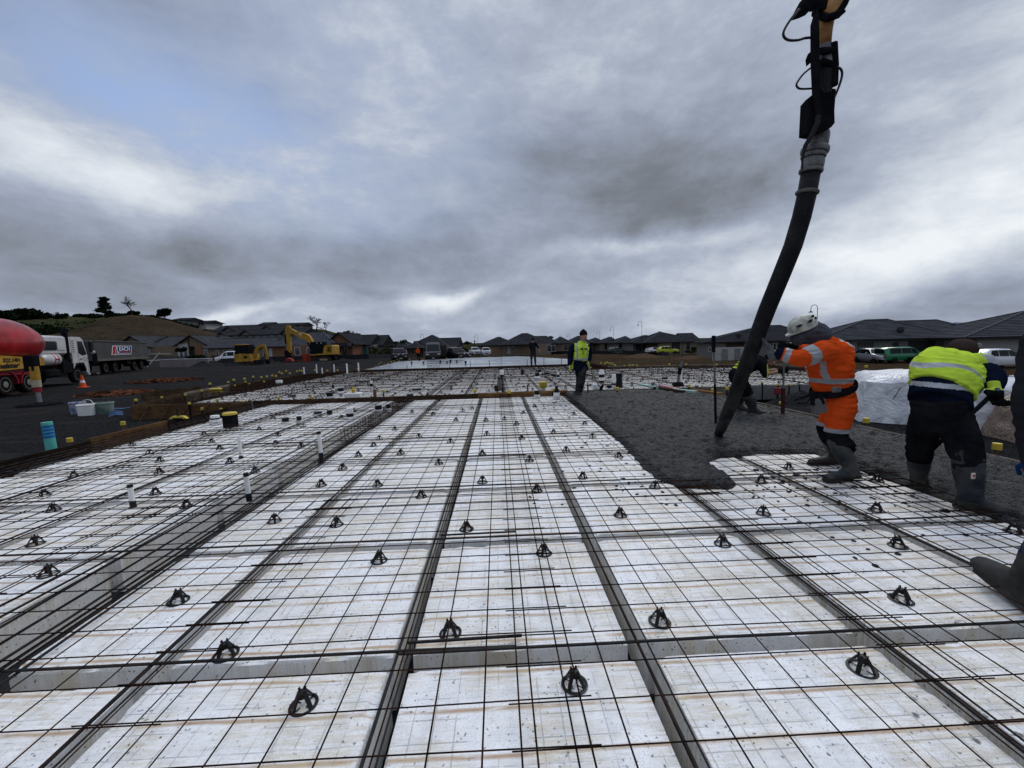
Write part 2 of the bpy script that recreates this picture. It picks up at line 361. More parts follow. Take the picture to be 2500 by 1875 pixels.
WOODG = wood('grey_board', (.07, .058, .046), (.22, .19, .15))
BLKP = mat('black_plastic', (.012, .012, .013), .38, var=.3, bump=.0006, bscale=90)
BLK = mat('matt_black', (.010, .010, .012), .7, var=.3)
YEL = mat('yellow_cap', (.48, .36, .05), .4, var=.12)
WHT = mat('white_plastic', (.72, .72, .70), .35, var=.06)
TEAL = mat('teal_pipe', (.10, .42, .36), .4)
BLUT = mat('blue_tape', (.02, .13, .36), .4)
MEMB = mat('black_membrane', (.008, .008, .009), .35, var=.4, bump=.01, bscale=9)
CREM = mat('concrete_grey', (.13, .13, .125), .8, bump=.004, bscale=30)
# ---------------------------------------------------------------- ground
def S01(v): v = max(0., min(1., v)); return v*v*(3-2*v)
def gz(x, y):
    z = -.40-1.45*S01((x*.8+.5*y-16)/28.)+1.0*S01((-x-42)/28.)
    if y > 100: z += 1.3*S01((y-100)/60.)*S01((-x-10)/40.)
    return z
def gzn(x, y):
    z = gz(x, y); r = math.hypot(x, y)
    inslab = (-9.2 < x < 14.6 and 11.9 < y < 27.) or (-7.2 < x < 5.9 and y < 12.2)
    if not inslab:
        z += .05*mn.fractal(Vector((x*.35, y*.35, 0)), .9, 2., 4)*S01((r-6)/6)+.03*mn.noise(Vector((x*1.7, y*1.7, 2)))
        z += .3*mn.noise(Vector((x*.04, y*.04, 5)))*S01((r-60)/60)
    else: z = min(z, -.48)-.04
    return z
def axis_vals(lo, hi, fine_lo, fine_hi, step):
    v = []; q = fine_lo
    while q <= fine_hi: v.append(q); q += step
    s = step; q = fine_lo
    while q > lo: s *= 1.13; q -= s; v.append(q)
    s = step; q = v[int((fine_hi-fine_lo)/step)] if False else fine_hi
    while q < hi: s *= 1.13; q += s; v.append(q)
    return sorted(v)
xs = axis_vals(-4500, 4500, -30, 30, .5); ys = axis_vals(-60, 5000, -4, 45, .5)
mb = MB(); nx = len(xs)
vs = [(a, c, gzn(a, c)) for c in ys for a in xs]
fs = [(j*nx+i, j*nx+i+1, (j+1)*nx+i+1, (j+1)*nx+i) for j in range(len(ys)-1) for i in range(nx-1)]
mb.add(vs, fs); tag(mb.build('ground', GROUND, smooth='all'), kind='structure')
# ---------------------------------------------------------------- slab pits (membrane under the pods)
mb = MB(); mb.slab(-7.04, 5.72, -3.2, 12.02, -.46, -.37)
tag(mb.build('slab_base', MEMB), 'black membrane covered base under the foam pods of the near bay', 'slab base', kind='structure')
FB = [(-10.3, 12.08), (14.3, 12.08), (14.3, 21.5), (6.2, 23.3), (6.2, 26.9), (-8.3, 27.3), (-11.2, 24.5), (-11.7, 18.5), (-11.3, 15.3)]
mb = MB(); mb.prism([(a, c, -.47) for a, c in FB], (0, 0, .10))
tag(mb.build('slab_base', MEMB), 'black membrane covered base under the foam pods of the far bay', 'slab base', kind='structure')
# ================================================================ foam pods
PZ = -.065; PB = -.365
def pod_mesh(wx, wy, seed=0):
    rnd = random.Random(seed); m = MB(); m.cbox((0, 0, (PZ+PB)/2), (wx, wy, PZ-PB), .012)
    return m
def pod_rough(wx, wy, seed):                             # moulded foam with knocked edges and corners
    rnd = random.Random(seed); N = 22; loop = []
    cs = [(-1, -1), (1, -1), (1, 1), (-1, 1)]
    for k in range(4):
        (x0, y0), (x1, y1) = cs[k], cs[(k+1) % 4]
        for i in range(N): t = i/N; loop.append((x0+(x1-x0)*t, y0+(y1-y0)*t))
    chips = [(rnd.random()*4*N, rnd.uniform(.6, 2.2), rnd.uniform(.006, .022)) for _ in range(5)]
    ins = []
    for i in range(4*N):
        d = .0015*rnd.random()+(.008 if i % N == 0 else 0)
        for c, w_, a in chips:
            q = min(abs(i-c), 4*N-abs(i-c)); d += a*max(0, 1-q/w_)
        ins.append(d)
    vs = []; h = PZ-PB
    for (z, ex) in ((PB, 0), (PZ-.014, 0), (PZ-.004, 1), (PZ, 1.6)):
        for i, (a, b) in enumerate(loop):
            e_ = .0+ex*(ins[i]+.0022); vs.append((a*(wx/2-e_) if abs(a) > .999 else a*wx/2*(1-e_/wx), b*(wy/2-e_) if abs(b) > .999 else b*wy/2*(1-e_/wy), z-(ins[i]*.55 if ex >= 1 else 0)))
    n = 4*N; fs = [(r*n+i, r*n+(i+1) % n, (r+1)*n+(i+1) % n, (r+1)*n+i) for r in range(3) for i in range(n)]+[tuple(range(n-1, -1, -1))]
    # inner top ring keeps the lid flat
    b0 = len(vs); vs += [(a*(wx/2-.05), b*(wy/2-.05), PZ) for a, b in loop]; fs += [(3*n+i, 3*n+(i+1) % n, b0+(i+1) % n, b0+i) for i in range(n)]+[tuple(range(b0, b0+n))]
    m = MB(); m.add(vs, fs); return m
_podcache = {}
def pod(cx, cy, wx, wy, label, group):
    near_ = cy < 7; k = (round(wx, 2), round(wy, 2), random.randint(0, 3) if near_ else 9); name = 'foam_pod'
    if k not in _podcache:
        o = (pod_rough(wx, wy, k[2]+11) if near_ else pod_mesh(wx, wy)).build(name, EPS); _podcache[k] = o
    else:
        o = _podcache[k].copy(); COL.objects.link(o)
    o.location = (cx+jitter(.007), cy+jitter(.007), jitter(.003)); o.rotation_euler = (0, 0, math.radians(jitter(.35)))
    return tag(o, label, 'foam pod', group)
def inside(p, poly):
    c = False; n = len(poly)
    for i in range(n):
        x1, y1 = poly[i]; x2, y2 = poly[(i+1) % n]
        if (y1 > p[1]) != (y2 > p[1]) and p[0] < (x2-x1)*(p[1]-y1)/(y2-y1)+x1: c = not c
    return c
def pdist(p, poly):
    best = 9
    for i in range(len(poly)):
        a = poly[i]; b = poly[(i+1) % len(poly)]; dx, dy = b[0]-a[0], b[1]-a[1]
        t = max(0, min(1, ((p[0]-a[0])*dx+(p[1]-a[1])*dy)/(dx*dx+dy*dy+1e-9)))
        d = math.hypot(p[0]-a[0]-dx*t, p[1]-a[1]-dy*t); best = min(best, d)
    return best
CP = [(1.92, 12.1), (1.86, 9), (1.82, 6.5), (1.74, 5.2), (1.70, 4.6), (1.74, 4.32), (1.90, 4.12), (2.12, 4.04), (2.36, 4.03), (2.50, 4.12), (2.55, 4.35), (2.56, 4.7), (2.62, 4.95), (2.82, 5.08), (3.1, 5.12), (3.4, 5.2), (4.10, 5.15), (4.14, 4.5), (4.12, 3.9), (4.05, 3.3), (4.02, 2.6), (4.05, 1.), (5.69, 1.), (5.69, 7), (5.66, 9.3), (5.5, 10.6), (5.1, 11.8), (4.2, 12.1)]
XC = [(-4.08, -2.98, 'first column left of the wide trench'), (-5.28, -4.18, 'second column left of the wide trench'), (-6.48, -5.38, 'third column left of the wide trench'),
      (-2.46, -1.77, 'narrow column right of the wide trench'), (-1.67, -.57, 'second column right of the wide trench'), (-.47, .63, 'third column right of the wide trench'),
      (.73, 1.83, 'fourth column right of the wide trench'), (1.93, 3.03, 'fifth column right of the wide trench'), (3.13, 4.10, 'sixth column right of the wide trench')]
YR = [(.765+1.2*k, 1.865+1.2*k) for k in range(-3, 9)]; YR.append((11.565, 11.93))
def rowword(k): return ONES[k-2] if k >= 2 else None
near_pods = {}
for ci, (x0, x1, cw) in enumerate(XC):
    for k, (y0, y1) in enumerate(YR):
        if y1 < -1.: continue
        pts = [(x0+.15, y0+.15), (x1-.15, y0+.15), (x0+.15, y1-.15), (x1-.15, y1-.15), ((x0+x1)/2, (y0+y1)/2)]
        if all(inside(p, CP) and pdist(p, CP) > .1 for p in pts): continue
        if y1 < .7 and x0 < -2.7: continue
        if y0 > 11 and x0 > 1.9: continue
        row = k-3
        lab = 'white foam pod, %s row from the camera, %s' % (ONES[row], cw) if row >= 0 else 'white foam pod below the lower photo edge, %s' % cw
        if row < 0: lab = 'white foam pod %s behind the nearest row, %s' % ('just' if row == -1 else 'well', cw)
        pod((x0+x1)/2, (y0+y1)/2, x1-x0, y1-y0, lab, 'white foam pods of the near bay')
        near_pods[(ci, k)] = (x0, x1, y0, y1, cw, row)
far_cells = []
for i in range(20):
    x0 = -9.4+1.2*i
    if x0 > 13: continue
    for j in range(12):
        y0 = 12.9+1.2*j
        c = (x0+.55, y0+.55)
        if inside(c, FB) and pdist(c, FB) > .72: far_cells.append((c, i, j))
far_cells.sort(key=lambda q: q[0][1])
for (c, i, j) in far_cells[:205]:
    pod(c[0], c[1], 1.1, 1.1, 'foam pod beyond the timber board, %s row, %s column from the left' % (ONES[j], ONES[i]), 'white foam pods of the far bay')
if far_cells[205:]:
    m = MB()
    for (c, i, j) in far_cells[205:]: m.cbox((c[0], c[1], (PZ+PB)/2), (1.1, 1.1, PZ-PB), .012)
    tag(m.build('foam_pod', EPS), 'furthest white foam pods along the back edge of the far bay', 'foam pods', kind='stuff')
# ================================================================ wet concrete
m = MB(); st = .021; idx = {}; vs = []; fs = []
X0, X1, Y0, Y1 = 1.5, 5.72, 1., 12.15; NX = int((X1-X0)/st); NY = int((Y1-Y0)/st)
def ch(x, y):
    d = pdist((x, y), CP)
    edge = min(1, d/.20) if x < 5.2 else 1
    q = Vector((x, y, 0))
    lum = .036*mn.fractal(q*7, .7, 2.1, 4)+.040*abs(mn.noise(q*11))+.035*mn.noise(q*1.5)-.006
    z = .022+lum
    r = math.hypot(x-3.2, y-5.85); z += .07*math.exp(-(r/.22)**2)
    z += .02*math.exp(-((x-2.2)**2+(y-4.3)**2)/.15)
    if y > 11.6 : z = min(z, .04)
    return -.085+(z+.085)*(1-(1-edge)**2.4)
for j in range(NY+1):
    for i in range(NX+1):
        x = X0+i*st; y = Y0+j*st
        xx = x+.05*mn.noise(Vector((x*5, y*5, 3))); yy = y+.05*mn.noise(Vector((x*5, y*5, 8)))
        if inside((xx, yy), CP): idx[(i, j)] = len(vs); vs.append((x, y, ch(xx, yy)))
for j in range(NY):
    for i in range(NX):
        q = [(i, j), (i+1, j), (i+1, j+1), (i, j+1)]
        if all(k in idx for k in q): fs.append(tuple(idx[k] for k in q))
m.add(vs, fs)
tag(m.build('wet_concrete', WETC, smooth='all'), 'dark lumpy fresh concrete being poured over the mesh on the right', 'concrete', kind='stuff')
m = MB(); m.slab(4.0, 5.7, -3., 1.02, -.36, -.03); 
tag(m.build('wet_concrete', WETC), 'fresh concrete filling the edge beam behind the shoveling man', 'concrete', kind='stuff')
# spatter clods beside the pour
m = MB(); rnd = random.Random(5)
for _ in range(520):
    t = rnd.random(); 
    if rnd.random() < .62: x = 1.75-abs(rnd.gauss(0, .55)); y = rnd.uniform(3.6, 11.5); 
    else: x = rnd.uniform(2.4, 4.2); y = 4.2-abs(rnd.gauss(0, .9))+(.5 if x > 2.7 else 0)
    if inside((x, y), CP) or y < 1.2: continue
    r = rnd.uniform(.004, .013)*(1.5 if rnd.random() < .1 else 1)
    m.ell((x, y, PZ+r*.3), (r*rnd.uniform(1, 2.2), r*rnd.uniform(1, 2.2), r*.7), 6, 4)
tag(m.build('concrete_spatter', WETC), 'small clods of concrete spattered over the foam beside the pour', 'spatter', kind='stuff')
# ================================================================ welded mesh sheets
def wire(m, a, b, r, n=4, seg=.75, amp=.006, ph=0.):
    a = Vector(a); b = Vector(b); L = (b-a).length; k = max(1, int(L/seg)); pts = []
    d = (b-a)/L; s = Vector((-d.y, d.x, 0))
    for i in range(k+1):
        p = a+(b-a)*(i/k)
        q = Vector((p.x*.9, p.y*.9, ph*7.3))
        pts.append(p+s*(amp*mn.noise(q*1.3))+Vector((0, 0, amp*1.7*mn.noise(q+Vector((9, 3, 0))))))
    m.tube(pts, r, n, cap=True)
def sheet(x0, nx_, y0, ny_, z, label, clip=None, r=.0038):
    m = MB(); ph = random.random()*5
    x1 = x0+.2*(nx_-1); y1 = y0+.2*(ny_-1)
    def run(a, b, z_, ph_):
        if clip is None: wire(m, (a[0], a[1], z_), (b[0], b[1], z_), r, ph=ph_); return
        L = math.hypot(b[0]-a[0], b[1]-a[1]); k = int(L/.15)+1; s0 = None; last = None
        for i in range(k+1):
            p = (a[0]+(b[0]-a[0])*i/k, a[1]+(b[1]-a[1])*i/k); ok = clip(p)
            if ok and s0 is None: s0 = p
            if (not ok or i == k) and s0 is not None:
                e = p if ok else last
                if math.hypot(e[0]-s0[0], e[1]-s0[1]) > .1: wire(m, (s0[0], s0[1], z_), (e[0], e[1], z_), r, ph=ph_)
                s0 = None
            last = p
    for i in range(nx_):
        run((x0+.2*i, y0-.03), (x0+.2*i, y1+.03), z, ph+i*.11)
    for j in range(ny_):
        e = .03+.02*random.random()
        run((x0-e, y0+.2*j), (x1+e, y0+.2*j), z+.0062, ph+3+j*.13)
    if not m.v: return None
    return tag(m.build('mesh_sheet', STEEL), label, 'steel mesh', 'welded steel mesh sheets')
def clipN(p): return -7.0 < p[0] < 5.62 and p[1] < 11.93 and not (inside(p, CP) and pdist(p, CP) > .10)
def clipF(p): return inside(p, FB) and pdist(p, FB) > .14
cols = [(-6.92, 'far left'), (-5.18, 'second from left'), (-3.44, 'over the trench'), (-1.70, 'just right of trench'), (.044, 'in front of camera'), (1.784, 'beside the pour'), (3.524, 'along the right edge')]
rows = [(-2.032, 31, 'nearest row'), (3.73, 31, 'middle row'), (9.5, 13, 'row against the timber board')]
for ci, (x0, cw) in enumerate(cols):
    for ri, (y0, ny_, rw) in enumerate(rows):
        z = -.002+.004*((ci+ri) % 2)+.0
        if y0 < 0 and ci < 2: yy0, nn = -.032, 21
        else: yy0, nn = y0, ny_
        sheet(x0, 11, yy0, nn, z+.007*(ci % 2)+.003*ri, 'welded mesh sheet of the near bay, %s, %s' % (rw, cw), clipN)
fc = 0
for i in range(14):
    x0 = -11.3+1.9*i
    for j, y0 in enumerate((12.35, 18.0, 23.6)):
        sheet(x0, 11, y0, 30 if j < 2 else 18, .002*(i % 2)+.003*j, 'sheet of welded mesh beyond the timber board, %s row, %s column from the left' % (ONES[j], ONES[i]), clipF, r=.0048)
# ================================================================ thick ribbed bars
def bar(a, b, r, label, group, wob=.006):
    m = MB(); wire(m, a, b, r, n=8, seg=.5, amp=wob, ph=random.random()*9)
    return tag(m.build('rebar', REBAR), label, 'reinforcing bar', group)
for k, (y0, y1) in enumerate(YR[:-1]):
    y = y1+.065; row = k-3+1
    if y < .5: continue
    xr = 4.2 if y < 4.9 else 1.95
    bar((-6.6, y+.02, -.022), (.05, y, -.022), .0075, 'thick bar along the %s crosswise rib from the camera, left length' % ONES[max(row, 0)], 'crosswise rib bars')
    bar((-.53, y-.018, -.022), (xr, y+.0, -.022), .0075, 'thick bar along the %s crosswise rib from the camera, right length' % ONES[max(row, 0)], 'crosswise rib bars')
for i, (xx, cw) in enumerate(((-5.33, 'left edge'), (-4.13, 'left'), (-1.72, 'first'), (-.52, 'second'), (.68, 'third'), (1.88, 'fourth'), (3.08, 'fifth'))):
    ye = 11.9 if xx < 1.8 else (4.1 if xx < 2.4 else 4.9)
    if xx < -3: nm = 'on the left field, %s of the pair of lengthwise ribs' % ('outer' if i == 0 else 'inner')
    else: nm = 'in the %s lengthwise rib right of the trench' % cw
    bar((xx-.022, -1.5, -.036), (xx-.022+.004, ye, -.036), .0078, 'thick ribbed bar '+nm, 'lengthwise rib bars')
    bar((xx+.03, -1.5, -.03), (xx+.028, ye, -.03), .0045, 'thin rusty bar '+nm, 'lengthwise rib bars')
for i, (xx, zz_) in enumerate(((-3.06, -.02), (-2.96, -.03), (-2.84, -.025), (-2.68, -.025), (-2.53, -.03), (-2.45, -.02), (-2.38, -.03), (-2.56, -.33), (-2.50, -.33))):
    bar((xx, .3, zz_), (xx+.01, 11.9, zz_), .0078 if i < 7 else .0075, 'thick bar along the wide trench, %s of nine from its left side' % ONES[i], 'bars of the wide trench', wob=.012)
# square ties along the trench
m = MB()
for k in range(24):
    y = 7.6+.18*k
    for q in (((-2.94, y, -.03), (-2.94, y, -.25)), ((-2.5, y, -.03), (-2.5, y, -.25)), ((-2.94, y, -.035), (-2.5, y, -.035)), ((-2.94, y, -.25), (-2.5, y, -.25))): m.tube(q, .005, 5)
tag(m.build('stirrup_row', STEEL), 'rusty square ties set along the far end of the wide trench', 'steel ties')
# left edge beam cage
for i, (xx, zz_) in enumerate(((-6.92, -.03), (-6.78, -.04), (-6.6, -.03), (-6.42, -.04), (-6.9, -.24), (-6.5, -.24))):
    bar((xx, 1.2, zz_), (xx, 11.9, zz_), .008, 'thick bar in the left edge beam, %s of six from the formwork' % ONES[i], 'bars of the left edge beam')
for i in range(4):
    y = 12.2+.14*i
    bar((-10.1, y, -.03-.05*(i % 2)), (13.9, y, -.03-.05*(i % 2)), .008, 'thick bar along the front beam of the far bay, %s from the board' % ONES[i], 'bars of the far bay front beam', wob=.02)
for i in range(9):
    y = 14.1+1.2*i
    xr = 13.6 if y < 21 else 5.6
    bar((-10.6, y, -.01), (xr, y, -.01), .011, 'thick bar across the far bay, %s crosswise rib beyond the board' % ONES[i], 'far bay rib bars', wob=.015)
for i, xx in enumerate((-7.05, -5.85, -2.25, -2.1, -1.95, -1.05, -.9, .15, .3, 2.55, 3.75, 7.35, 9.75)):
    bar((xx, 12.3, -.015), (xx, 21 if xx > 6 else 26.6, -.015), .011, 'thick lengthwise bar of the far bay, %s from the left' % ONES[i], 'far bay lengthwise bars', wob=.015)
# short lap bars
for i, (a, b, zz_) in enumerate((((-.5, 3.17, -.02), (.1, 3.19, -.02), 0), ((-.5, 1.975, -.014), (.08, 1.985, -.014), 0), ((-3.7, 6.4, .012), (-3.2, 7.3, .012), 0), ((-4.6, 5.0, .012), (-3.6, 5.02, .012), 0), ((-5.8, 4.1, .014), (-5.2, 4.35, .014), 0), ((-6.3, 5.6, .016), (-6.15, 6.5, .016), 0))):
    bar(a, b, .008, ('short lap bar tied beside the second crosswise rib in front of the camera', 'short lap bar tied beside the first crosswise rib in front of the camera', 'loose short bar slanting on the left field behind the near risers', 'short bar lying crosswise on the left field', 'short slanted bar near the left picture edge', 'short dark spiral bar near the left formwork')[i], 'short loose bars')
# tie wires on some crossings
m = MB(); rnd = random.Random(3)
for _ in range(150):
    x = .044+.2*rnd.randint(-34, 18); y = 1.368+.2*rnd.randint(0, 50)
    if not clipN((x, y)): continue
    a = rnd.uniform(0, 6.28); h = rnd.uniform(.012, .03)
    m.tube([(x-.012, y, .002), (x, y, .014), (x+.012, y+.004, .004)], .0012, 3, cap=False)
    m.tube([(x, y, .01), (x+.01*math.cos(a), y+.01*math.sin(a), .01+h), (x+.02*math.cos(a), y+.02*math.sin(a), .008+h)], .0011, 3, cap=False)
tag(m.build('tie_wire', STEEL), 'small twisted tie wires on the crossings of the near mesh', 'tie wire', kind='stuff')
# ================================================================ bar chairs
def chair_mb(lo=False):
    m = MB(); R = .054; n = 10 if lo else 20
    ring = [(R*math.cos(2*math.pi*k/n), R*math.sin(2*math.pi*k/n), .004) for k in range(n+1)]
    m.tube(ring, [(.0035, .008)]*(n+1), 4 if lo else 6, cap=False, side=(0, 0, 1))
    for k in range(4):
        q = math.pi/4+k*math.pi/2; c, s = math.cos(q), math.sin(q)
        pts = [(c*.05, s*.05, .004), (c*.040, s*.040, .026), (c*.024, s*.024, .052), (c*.014, s*.014, .066)]
        m.tube(pts, [(.0045, .0105), (.0045, .0105), (.006, .0105), (.007, .011)], 6, side=(c, s, 0))
        if not lo:
            m.tube([(c*.05, s*.05, .004), (c*.018, s*.018, .006)], [(.0025, .0035)]*2, 4)
            q2 = q; m.beam((math.cos(q2)*.015, math.sin(q2)*.015, .066), (math.cos(q2)*.018, math.sin(q2)*.018, .080), .010, .004, up=(c, s, 0))
    m.lathe([(.021, .044), (.018, .058), (.017, .068), (.010, .070)], 8 if lo else 14)
    return m
chair_hi = chair_mb().build('bar_chair', BLKP, smooth=True); chair_lo = chair_mb(True).build('bar_chair', BLKP)
used = {'hi': False, 'lo': False}
def place_chair(x, y, z, label, group, lo=False, rz=None, s=1.):
    k = 'lo' if lo else 'hi'; o = chair_lo if lo else chair_hi
    if used[k]: o = o.copy(); COL.objects.link(o)
    used[k] = True; o.location = (x, y, z); o.rotation_euler = (jitter(.06), jitter(.06), rz if rz is not None else random.uniform(0, 1.57)); o.scale = (s,)*3
    return tag(o, label, 'bar chair', group)
CH_PX = [(656,1520),(1241,1475),(1862,1442),(486,1413),(973,1365),(1425,1340),(1946,1292),(385,1295),(105,1238),(819,1208),(1175,1192),(1561,1172),(1939,1176),(2190,1146),(77,1172),(727,1131),(593,1123),(1008,1140),(1340,1110),(1649,1106),(1893,1099),(910,1070),(1160,1057),(116,1099),(403,1091),(336,1063),(97,1067),(694,1045),(816,1046),(1415,1049),(1642,1036),(1895,1035),(1042,1038),(1259,1029),(740,1009),(1703,1009),(948,999),(1144,992),(344,1018),(160,1026),(551,1016),(497,995),(345,993),(866,977),(807,960),(774,982),(1337,984),(1223,971),(1042,979),(973,952),(1127,945),(1280,941),(905,941),(1052,936),(1196,932),(853,925),(820,946),(323,976),(590,958),(590,938),(651,962),(476,966),(457,952),(443,935),(285,958),(1116,913),(1263,913),(620,908),(655,918),(560,925),(500,905),(590,900),(765,885),(850,878),(935,893),(890,888),(1000,885),(1130,888),(985,905),(1190,905),(1050,905),(1090,903),(1240,892),(1155,875),(1020,880),(735,900)]
_seen = {}
LAB = []
for i, (dx, dy) in enumerate(CH_PX):
    p = G(dx*1.1302, (dy+4)*1.1302, PZ)
    hit = None
    for key, (x0, x1, y0, y1, cw, row) in near_pods.items():
        if x0-.06 <= p.x <= x1+.06 and y0-.06 <= p.y <= y1+.06: hit = (key, x0, x1, y0, y1, cw, row)
    if hit:
        key, x0, x1, y0, y1, cw, row = hit
        p.x = min(max(p.x, x0+.06), x1-.06); p.y = min(max(p.y, y0+.06), y1-.06)
        fr = 'front' if p.y < (y0+y1)/2 else 'back'; lr = 'left' if p.x < (x0+x1)/2 else 'right'
        cw2 = cw.replace(' of the wide trench', ' of trench').replace('narrow column', 'narrow column')
        lab = 'bar chair, %s %s of foam pod, %s row, %s' % (fr, lr, ONES[max(row, 0)], cw2)
    else:
        lab = 'black bar chair beside the foam pods %s of the wide trench, about %d metres out' % ('left' if p.x < -2.5 else 'right', round(p.y))
        if p.y > 12.2: continue
    if lab in LAB: lab = 'second '+lab
    if lab in LAB: lab = lab.replace('second bar', 'third bar')
    LAB.append(lab)
    place_chair(p.x, p.y, PZ, lab, 'black bar chairs of the near bay', lo=p.y > 6)
n_near = len(LAB)
cnt = 0; rest = MB(); lo_me = chair_lo.data
for j in range(19):
    for i in range(31):
        x = -10.3+.8*i+.4*(j % 2)+jitter(.16); y = 12.75+.78*j+jitter(.14)
        if not (inside((x, y), FB) and pdist((x, y), FB) > .5): continue
        # keep clear of ribs
        ux = (x+9.4) % 1.2; uy = (y-12.9) % 1.2
        if ux > 1.05: x -= .2
        if uy > 1.05: y -= .2
        if cnt < 290-n_near:
            place_chair(x, y, PZ, 'small black bar chair among the foam pods of the far bay', 'black bar chairs of the far bay', lo=True); cnt += 1
        else:
            rest.M = Matrix.Translation((x, y, PZ)) @ Matrix.Rotation(random.random(), 4, 'Z')
            rest.add([v.co.copy() for v in lo_me.vertices], [tuple(p.vertices) for p in lo_me.polygons])
rest.M = None
tag(rest.build('bar_chair', BLKP), 'the furthest bar chairs, tiny black points at the back of the far bay', 'bar chairs', kind='stuff')
# ================================================================ formwork boards, stakes, caps
def board(a, b, zt, h, t, material, label, group='formwork boards'):
    a = Vector((a[0], a[1], zt-h/2)); b = Vector((b[0], b[1], zt-h/2)); c = (a+b)/2; d = b-a
    m = MB(); m.cbox((0, 0, 0), (d.length, t, h), .004)
    o = m.build('formwork_board', material); o.location = c; o.rotation_euler = (0, 0, math.atan2(d.y, d.x))
    return tag(o, label, 'board', group)
board((-7.09, -3.2), (-7.09, 7.25), .015, .34, .045, WOODK, 'long dark formwork board along the left edge, nearest the camera')
board((-7.10, 7.25), (-7.12, 8.95), .05, .34, .05, WOODM, 'short fresh brown formwork board in the left edge line')
board((-7.09, 8.95), (-7.11, 10.9), .015, .34, .03, WOODK, 'thin grey formwork board in the left edge line behind the brown one')
board((-7.10, 10.9), (-7.10, 11.95), .06, .34, .05, WOODD, 'brown formwork board end meeting the crosswise board at the left')
board((-7.05, 11.98), (-.62, 12.1), .045, .20, .045, WOODD, 'weathered crosswise board between near and far bay, left length')
board((-.62, 12.085), (2.02, 12.13), .055, .16, .045, WOODL, 'fresh orange-brown crosswise board between near and far bay')
board((2.02, 12.15), (5.05, 12.2), .03, .16, .045, WOODG, 'grey crosswise board at the far end of the pour')
board((5.05, 12.18), (5.74, 9.6), .04, .3, .045, WOODG, 'pale curved edge board behind the bending man, far length')
board((5.74, 9.6), (5.77, 6.9), .035, .3, .045, WOODG, 'pale edge board behind the bending man, middle length')
board((5.77, 6.9), (5.80, .5), .03, .3, .045, WOODG, 'pale edge board right of the pour, near length behind the shoveling man')
board((-10.42, 11.92), (-7.16, 11.95), .03, .40, .04, WOODM, 'broad weathered board face fronting the far bay at the left')
FBo = [(-10.42, 11.95), (-11.45, 15.3), (-11.85, 18.5), (-11.35, 24.6), (-8.4, 27.35)]
nm = ['first', 'second', 'third', 'fourth']
for i in range(4): board(FBo[i], FBo[i+1], .03, .36, .04, WOODD if i != 1 else WOODG, 'brown board on the left side of the far bay, %s length from the front' % nm[i])
board(tuple(G(345, 961, -.03))[:2], tuple(G(490, 943, -.0))[:2], .02, .3, .04, WOODD, 'loose dark board standing outside the far bay at the left')
board(tuple(G(352, 976, -.25))[:2], tuple(G(480, 956, -.25))[:2], -.2, .16, .04, WOODD, 'low brown board lying on the gravel left of the far bay')
board((-8.4, 27.33), (-1.0, 27.0), .03, .3, .04, WOODD, 'dark red-brown board in front of the wet floated slab, left length')
board((-1.0, 27.0), (6.25, 26.95), .03, .3, .04, WOODD, 'dark red-brown board in front of the wet floated slab, right length')
board((6.25, 26.9), (6.25, 23.4), .03, .3, .04, WOODD, 'short dark board at the back step of the far bay')
board((6.25, 23.35), (14.35, 21.5), .05, .3, .04, WOODG, 'pale board along the back edge of the far bay on the right')
board((14.37, 21.5), (14.37, 12.0), .05, .3, .04, WOODG, 'pale board along the right edge of the far bay')
board((14.35, 12.0), (7.3, 11.98), .03, .42, .04, CREM, 'grey shutter face fronting the far bay on the right')
board((7.3, 11.98), (5.1, 12.2), .03, .42, .04, WOODG, 'pale board joining the pour to the far bay front')
for k in range(5):
    m = MB(); m.beam((-9.9+.55*k, 11.5, -.42), (-9.9+.55*k+.02, 11.9, .0), .03, .03); tag(m.build('brace', WOODD), 'slanted timber brace against the broad board, %s from the left' % ONES[k], 'brace', 'braces of the broad board')

STK_B = mat('stake_brown', (.13, .085, .055), .8, var=.3)
